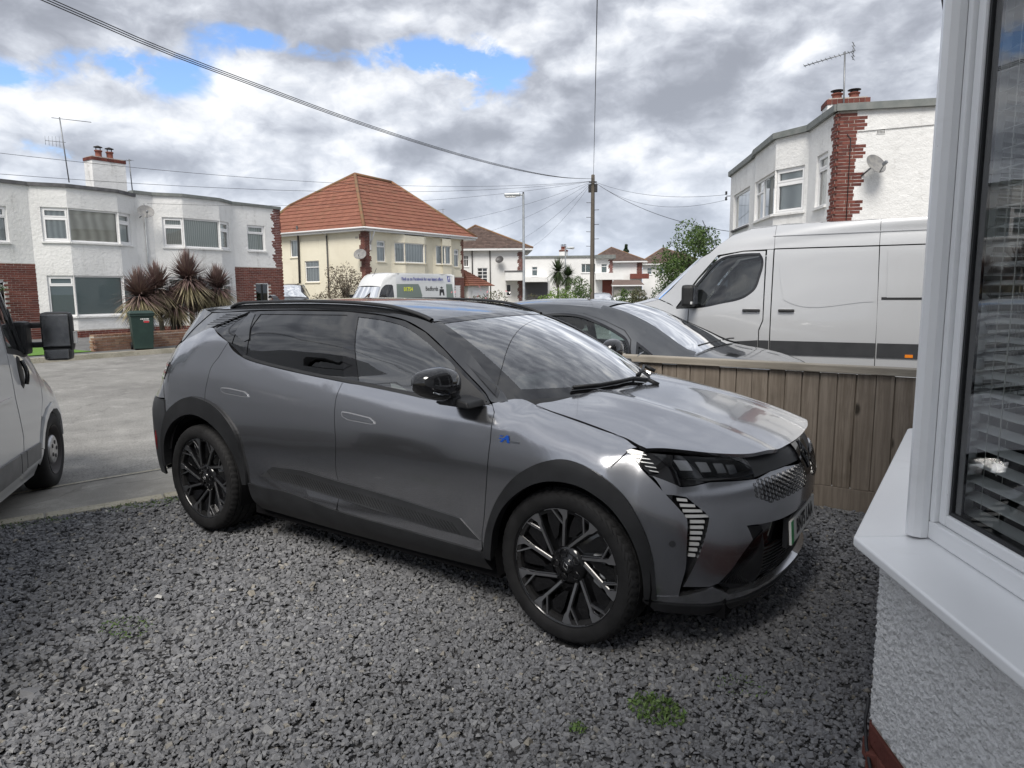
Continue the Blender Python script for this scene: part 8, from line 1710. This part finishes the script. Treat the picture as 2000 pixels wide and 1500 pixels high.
def wheelie_bin():
    b = empty('wheelie_bin', (0, 0, 0), 0, 'dark green wheelie bin with a red and white sticker on the far pavement', 'bin'); gm = vary(mat('dark green plastic', (.012, .034, .028), .5), (.010, .029, .024), (.017, .042, .034), 5, bump=.15, bscale=400, bdist=.001)
    mb = MB(); P = lambda w, d, z, o=0: [(-d/2+o, -w/2, z), (d/2+o, -w/2, z), (d/2+o, w/2, z), (-d/2+o, w/2, z)]; rings = [P(.46, .50, .03), P(.50, .54, .30), P(.555, .64, .92), P(.60, .70, .93), P(.60, .70, .985)]
    v = [p for r in rings for p in r]; f = [(0, 3, 2, 1)] + [(4*i+k, 4*i+(k+1) % 4, 4*i+4+(k+1) % 4, 4*i+4+k) for i in range(4) for k in range(4)]; mb.add(v, f); bevel(mb.build('bin_body', gm, b), .018)
    mb = MB(); mb.add(P(.62, .74, .988) + P(.62, .74, 1.015) + P(.50, .60, 1.07), [(0, 3, 2, 1)] + [(4*i+k, 4*i+(k+1) % 4, 4*i+4+(k+1) % 4, 4*i+4+k) for i in range(2) for k in range(4)] + [(8, 9, 10, 11)]); bevel(mb.build('lid', gm, b), .015); mb = MB(); mb.tube([(-.36, -.25, 1.0), (-.42, -.2, 1.0), (-.42, .2, 1.0), (-.36, .25, 1.0)], .016, 6); mb.build('handle', gm, b)
    for y in (-.25, .25): mb = MB(); mb.lathe([(.03, -.025), (.10, -.025), (.10, .025), (.03, .025)], 20, Matrix.Translation((-.24, y, .10)) @ Matrix.Rotation(R_(90), 4, 'X')); mb.build('wheel', M['rubber'], b)
    # label on the face turned to the road
    st = MB(); st.add([(.287, .02, .60), (.287, .17, .60), (.312, .17, .81), (.312, .02, .81)], [(0, 1, 2, 3)]); so = st.build('sticker', M['plate_white'], b); rm = mat('red print', (.45, .03, .04), .5); st = MB()
    for z0, z1 in ((.615, .66), (.745, .80)): x = lambda z: .2885 + (z-.60)*.119; st.add([(x(z0), .03, z0), (x(z0), .16, z0), (x(z1), .16, z1), (x(z1), .03, z1)], [(0, 1, 2, 3)])
    st.build('red_print', rm, so); st = MB(); x = lambda z: .288 + (z-.60)*.119
    for y0, y1 in ((-.05, -.03), (-.02, .03), (.04, .08), (.09, .16)): st.add([(x(.84), y0, .835), (x(.84), y1, .835), (x(.865)+.001, y1, .865), (x(.865)+.001, y0, .865)], [(0, 1, 2, 3)])
    st.build('pale_print', M['plate_white'], b, kind='stuff'); b.location = (-14.98, 6.72, .04); b.rotation_euler = (0, 0, R_(-22)); return b
wheelie_bin()
def street_lamp(loc, h, rz, L, label, scale=1.0):
    l = empty('street_lamp', loc, rz, label, 'street lamp', 'street lamps'); mb = MB(); mb.lathe([(.085*scale, -.1), (.085*scale, 1.2), (.06*scale, 1.3), (.05*scale, h-.05), (.05*scale, h)], 14); mb.build('post', M['galv'], l); mb = MB(); mb.tube([(0, 0, h-.06), (.18, 0, h-.03)], .035, 8); mb.bbox(.14, .14+L, -.13, .13, h-.10, h+.03, .04); mb.build('lantern', M['galv'], l); mb = MB(); mb.bbox(.34, .10+L, -.10, .10, h-.145, h-.10, .02); mb.build('lamp_glass', M['light_bar'], l); mb = MB(); mb.lathe([(.04, h+.0), (.04, h+.07), (.0, h+.08)], 10); mb.build('photocell', M['trim_black'], l); return l
street_lamp((-13.12, 23.4, 0), 5.9, R_(208), .72, 'grey steel street lamp standing left of the telegraph pole'); street_lamp((-20.6, 40.5, 0), 4.6, R_(20), .5, 'pale distant street lamp beside the green palm', .8)
PT = Vector((-13.17, 30.3, 7.45))
def pole():
    p = empty('telegraph_pole', (PT.x, PT.y, 0), 0, 'wooden telegraph pole with climbing pegs and a fan of wires', 'telegraph pole'); mb = MB(); mb.lathe([(.13, -.2), (.125, 2), (.095, 7.4), (.09, 7.62), (.0, 7.65)], 14); mb.build('post', M['pole_wood'], p)
    for k in range(7): z = 3.9 + .38*k; a = 0.5 if k % 2 else 3.64; mb = MB(); mb.tube([(.10*math.cos(a), .10*math.sin(a), z), (.34*math.cos(a), .34*math.sin(a), z+.01)], .014, 5); mb.build('climbing_peg', M['iron'], p)
    for a in (.3, 3.4): mb = MB(); mb.bbox(.09, .24, -.07, .07, 6.72, 7.15, .03, Matrix.Rotation(a, 4, 'Z')); mb.build('junction_box', M['cable'], p)
    mb = MB(); mb.tube([(.2*math.cos(a), .2*math.sin(a), 7.25) for a in np.linspace(0, 6.28, 17)[:-1]], .02, 5, closed=True); mb.build('wire_ring', M['iron'], p); mb = MB(); mb.tube([(.13, -.05, 0.1), (.115, -.05, 6.7)], .012, 4); mb.build('cable', M['cable'], p); return p
pole()
def wire(end, sag, label, r=.010, start=None, pts=None):
    a = Vector(start) if start else PT - Vector((0, 0, .15)); b = Vector(end); P = []
    for t in np.linspace(0, 1, 25): q = a.lerp(b, t); q.z -= sag*4*t*(1-t); P.append(q)
    if pts is not None: P = [Vector(p) for p in pts]
    mb = MB(); mb.tube(P, r, 5); o = mb.build('telephone_wire', M['cable']); return tag(o, label, 'wire', 'wires fanning out from the telegraph pole')
bun = [(-13.17, 30.3, 7.42), (-11.76, 24.63, 6.63), (-10.09, 17.97, 5.94), (-8.2, 10.4, 5.43), (-7.38, 7.09, 5.30), (-6.8, 4.78, 5.25), (-6.26, 2.6, 5.22), (-5.84, .93, 5.27), (-5.2, -2.5, 5.4), (-3.6, -10, 6.2)]
ys = np.array([-p[1] for p in bun]); fz = catmull(ys, np.array([(p[0], p[2]) for p in bun])); 
for k, (o, lab) in enumerate((((0, 0), 'lowest wire of the thick bundle sweeping over the sky to the upper left'), ((.012, .02), 'middle wire of the thick bundle sweeping over the sky to the upper left'), ((.02, .045), 'highest wire of the thick bundle sweeping over the sky to the upper left'))):
    P = []
    for q in np.linspace(ys[0], ys[-1], 60): x, z = fz(q); f = (q-ys[0])/(ys[-1]-ys[0]); P.append((x + o[0]*f*3, -q, z + o[1]*min(1, f*3)))
    wire((0, 0, 0), 0, lab, .0075, pts=P)
wire((4.5, -3.9, 5.25), 1.3, 'single wire running up the middle of the sky over the car', .006)
wire((-18.2, 4.6, 5.40), .55, 'upper wire crossing above the white semi chimney', .0065); wire((-17.6, 3.6, 4.72), .55, 'wire crossing just above the white semi roof edge', .0065); wire((-22.5, 11.3, 5.0), .5, 'wire reaching the white semi beside its satellite dish', .006)
wire((-24.2, 25.4, 5.0), .5, 'wire ending at the near eaves corner of the cream house', .006); wire((-24.2, 33.2, 5.0), .4, 'wire ending at the far eaves corner of the cream house', .006); wire((-28.0, 46.9, 5.0), .5, 'wire ending at the brown roofed white house', .0065); wire((-29.5, 44.6, 5.0), .6, 'second wire to the brown roofed white house, ending further along its eaves', .0065)
q = RG.p0 + Vector((-.469, .883, 0))*9.65 + Vector((-.883, -.469, 0))*.1
wire((q.x-.35, q.y-.1, 4.95), .35, 'upper thin wire reaching the corner bracket of the flat roofed house', .0065); wire((q.x-.3, q.y-.1, 4.78), .7, 'lower thin wire reaching the corner bracket of the flat roofed house', .006); wire((q.x+.1, q.y+.1, 3.6), .45, 'thick wire dropping behind the silver van roof', .011)
# ------------------------------------------------------------------ planting
def strap_head(mb, c, n, L, w, r, lo, hi, droop=.5):
    """a rosette of long narrow leaves"""
    for k in range(n):
        a = r.uniform(0, 6.283); el = r.uniform(lo, hi); d = Vector((math.cos(a)*math.cos(el), math.sin(a)*math.cos(el), math.sin(el))); q = d.cross(Vector((0, 0, 1))); q = q.normalized() if q.length > .05 else Vector((1, 0, 0)); l = L*r.uniform(.7, 1.1); p = Vector(c) + d*.05; P = []; ww = w*r.uniform(.8, 1.2)
        for j in range(4): t = j/3; P.append((p + d*l*t - Vector((0, 0, droop*l*t*t*max(.1, math.cos(el)))), ww*(.7 + .5*math.sin(t*2.2))*(1-t*.96)))
        v = []
        for pt, s in P: v += [pt - q*s, pt + q*s]
        mb.add(v, [(2*j, 2*j+1, 2*j+3, 2*j+2) for j in range(3)])
def spiky(name, label, loc, stems, seed, mats=('cordy', 'cordy_pale', 'cordy_dead'), n=620, L=.90, w=.030, trunk='bark_pale', group=None):
    p = empty(name, loc, 0, label, 'spiky plant', 'spiky plants' if name == 'spiky_plant' else group); r = random.Random(seed)
    for (x, y, z, s) in stems:
        mb = MB(); mb.tube([(x*.35, y*.35, 0), (x*.75, y*.75, z*.5), (x, y, z)], [.085*s, .07*s, .055*s], 8); mb.build('trunk', M[trunk], p)
        mb = MB(); strap_head(mb, (x, y, z), int(n*s), L*s, w, r, -.25, 1.5, .30); mb.build('crown', M[mats[0]], p, kind='stuff'); mb = MB(); strap_head(mb, (x, y, z-.05), int(n*.38*s), L*.95*s, w, r, -.85, -.1, .35); mb.build('lower_leaves', M[mats[1]], p, kind='stuff')
        mb = MB(); strap_head(mb, (x, y, z-.12), int(n*.28*s), L*.95*s, w*.9, r, -1.5, -.9, .1); mb.build('dead_leaves', M[mats[2]], p, kind='stuff')
    return p
spiky('spiky_plant', 'left purple spiky plant with one low full head beside the bin', (-16.5, 7.55, .04), [(0.1, -.05, 1.45, .98)], 1)
spiky('spiky_plant', 'purple spiky plant with two pale trunks behind the wheelie bin', (-16.7, 8.35, .04), [(0, -.15, 1.68, .95), (.15, .3, 1.15, .8)], 2)
spiky('spiky_plant', 'tallest purple spiky plant with a leaning pale trunk in the middle of the group', (-16.5, 9.3, .04), [(0, -.2, 1.95, 1.08), (-.3, .35, 1.5, .75)], 3)
spiky('spiky_plant', 'right purple spiky plant rising just above the dark car', (-16.7, 10.25, .04), [(0, .0, 1.68, .92)], 4)
spiky('palm_plant', 'green palm like plant in front of the distant flat roofed house', (-18.3, 35.5, 0), [(0, 0, 2.75, 1.05), (.5, .4, 2.45, .9)], 5, ('palm_leaf', 'palm_leaf', 'cordy_dead'), 190, .95, .045, 'bark')
def bush(name, label, c, rad, n, size, m, seed, cat='bush', up=.25, branches=0, hole=.55, lumps=9, trunk=None, z0=0.0, bm='bark'):
    b = empty(name, (c[0], c[1], z0), 0, label, cat, 'shrubs in the gardens along the road' if cat == 'bush' else None); r = np.random.default_rng(seed); R3 = np.asarray(rad); C3 = np.array([0, 0, c[2]-z0]); ce = []
    for k in range(lumps): d = r.normal(0, 1, 3); d /= np.linalg.norm(d); ce.append((d*r.uniform(.35, .80), r.uniform(.24, .46)))
    def sh(r_, n_):
        out = []
        for k in range(n_):
            q, s = ce[r_.integers(len(ce))]; d = r_.normal(0, 1, 3); d /= np.linalg.norm(d); out.append(q + d*s*r_.uniform(hole, 1.0)**.6)
        P = np.array(out)*R3; P[:, 2] = np.maximum(P[:, 2], -C3[2]+.03); return P
    V, F = leaf_cards(n, C3, None, size, up, seed+1, sh); o = bpy.data.objects.new('crown' if cat == 'tree' else 'foliage', np_mesh('crown', V, F, M[m])); put(o, b); o['kind'] = 'stuff'
    rr = random.Random(seed); mb = MB(); th = trunk or .05
    mb.tube([(0, 0, -.05), (.03, .02, C3[2]*.5), (0, 0, C3[2])], [th, th*.8, th*.5], 8)
    for k in range(branches):
        q, s = ce[k % len(ce)]; e = C3 + (q + np.array([rr.uniform(-.15, .15) for _ in range(3)]))*R3; mid = (C3*.6 + e*.4) + np.array([rr.uniform(-.1, .1), rr.uniform(-.1, .1), 0]); mb.tube([(0, 0, C3[2]*rr.uniform(.3, .8)), tuple(mid), tuple(e)], [th*.5, th*.35, .008], 5)
    mb.build('trunk' if cat == 'tree' else 'stems', M[bm], b); return b
bush('garden_shrub', 'sparse brownish shrub growing against the cream house', (-22.9, 21.6, 1.9), (.9, 1.35, 1.55), 2600, .10, 'foliage_dry', 3, branches=22, lumps=14, hole=.3)
bush('garden_shrub', 'low brownish shrub left of the white delivery van', (-22.4, 19.9, 1.1), (.7, .9, .75), 900, .09, 'foliage_dry', 4, branches=12)
r_ = random.Random(2)
def rose_hedge():
    b = bush('rose_bush', 'straggly rose bush with pink flowers beyond the car roof', (-12.0, 19.3, .85), (1.0, 1.35, .80), 1300, .09, 'foliage_mix', 8, branches=14); V, F = leaf_cards(46, (0, 0, .95), (.6, .85, .42), .12, .6, 9); k = np.repeat(np.random.default_rng(3).integers(0, 9, 46), 4); o = bpy.data.objects.new('flowers', np_mesh('flowers', V, F, M['petal'])); put(o, b); o['kind'] = 'stuff'
rose_hedge()
bush('hedge_shrub', 'dull mixed shrub between the rose bush and the street lamp', (-10.6, 20.2, .75), (.9, 1.1, .72), 1200, .08, 'foliage_mix', 12, branches=8)
bush('garden_shrub', 'bright light green rounded shrub behind the hatchback roof', (-8.1, 17.9, 1.0), (.75, 1.0, .66), 2600, .09, 'foliage_lime', 14, lumps=14)
bush('garden_shrub', 'tall mid green shrub left of the telegraph pole', (-10.2, 23.1, 1.25), (.75, 1.15, 1.05), 3200, .085, 'foliage', 15, lumps=14); bush('garden_shrub', 'mid green shrub right of the telegraph pole', (-9.1, 25.6, 1.1), (.7, .8, .75), 1600, .085, 'foliage', 16, lumps=9)
bush('hedge_shrub', 'brown green straggly shrub right of the telegraph pole base', (-6.2, 20.6, .85), (.8, 1.1, .85), 1900, .085, 'foliage_mix', 18, branches=10, lumps=11); bush('hedge_shrub', 'reddish brown shrub beside the dark evergreen', (-4.55, 19.2, .72), (.7, .9, .75), 1500, .08, 'foliage_dry', 19, branches=8, lumps=9)
bush('garden_tree', 'leafy light green tree beside the silver van windscreen', (-3.95, 19.6, 2.3), (1.35, 1.55, 1.62), 9500, .10, 'foliage', 21, 'tree', branches=16, lumps=26, trunk=.10); bush('evergreen_shrub', 'dark evergreen shrub in front of the green tree', (-3.35, 16.4, 1.15), (.75, .85, 1.0), 4200, .07, 'foliage_dark', 22, lumps=15)
def conifer():
    t = empty('conifer_tree', (-33.2, 78.4, 0), 0, 'dark conifer showing above the distant brown roofs', 'tree'); mb = MB(); mb.tube([(0, 0, 0), (0, 0, 7.1)], [.2, .04], 8); mb.build('trunk', M['bark'], t); r = np.random.default_rng(4); P = []
    for k in range(2600): z = r.uniform(2.5, 7.2); R = 1.35*(1-((z-2.5)/4.9))**.8*(.75+.25*math.sin(z*9)); a = r.uniform(0, 6.283); q = R*r.uniform(.2, 1)**.5; P.append((q*math.cos(a), q*math.sin(a), z - .12*q))
    V, F = leaf_cards(2600, (0, 0, 0), None, .26, .1, 5, lambda r_, n: np.array(P)); o = bpy.data.objects.new('crown', np_mesh('crown', V, F, M['foliage_dark'])); put(o, t); o['kind'] = 'stuff'
conifer()
# hanging basket on the porch of the white semi
hb = empty('flower_basket', (-22.35, 6.05, 1.72), 0, 'white flowering hanging basket on the brick porch wall', 'flower basket'); mb = MB(); mb.lathe([(.0, -.16), (.12, -.12), (.17, 0)], 14); mb.tube([(0, 0, .42), (-.24, 0, .46)], .012, 5); mb.tube([(.16, 0, 0), (0, 0, .42)], .004, 4); mb.tube([(-.16, 0, 0), (0, 0, .42)], .004, 4); mb.build('basket', M['iron'], hb)
V, F = leaf_cards(160, (0, 0, .05), (.12, .12, .07), .06, .5, 3); o = bpy.data.objects.new('foliage', np_mesh('foliage', V, F, M['foliage'])); put(o, hb); V, F = leaf_cards(70, (0, 0, .08), (.13, .13, .07), .05, .5, 4); o = bpy.data.objects.new('flowers', np_mesh('flowers', V, F, M['upvc_far'])); put(o, hb)
build_hero()
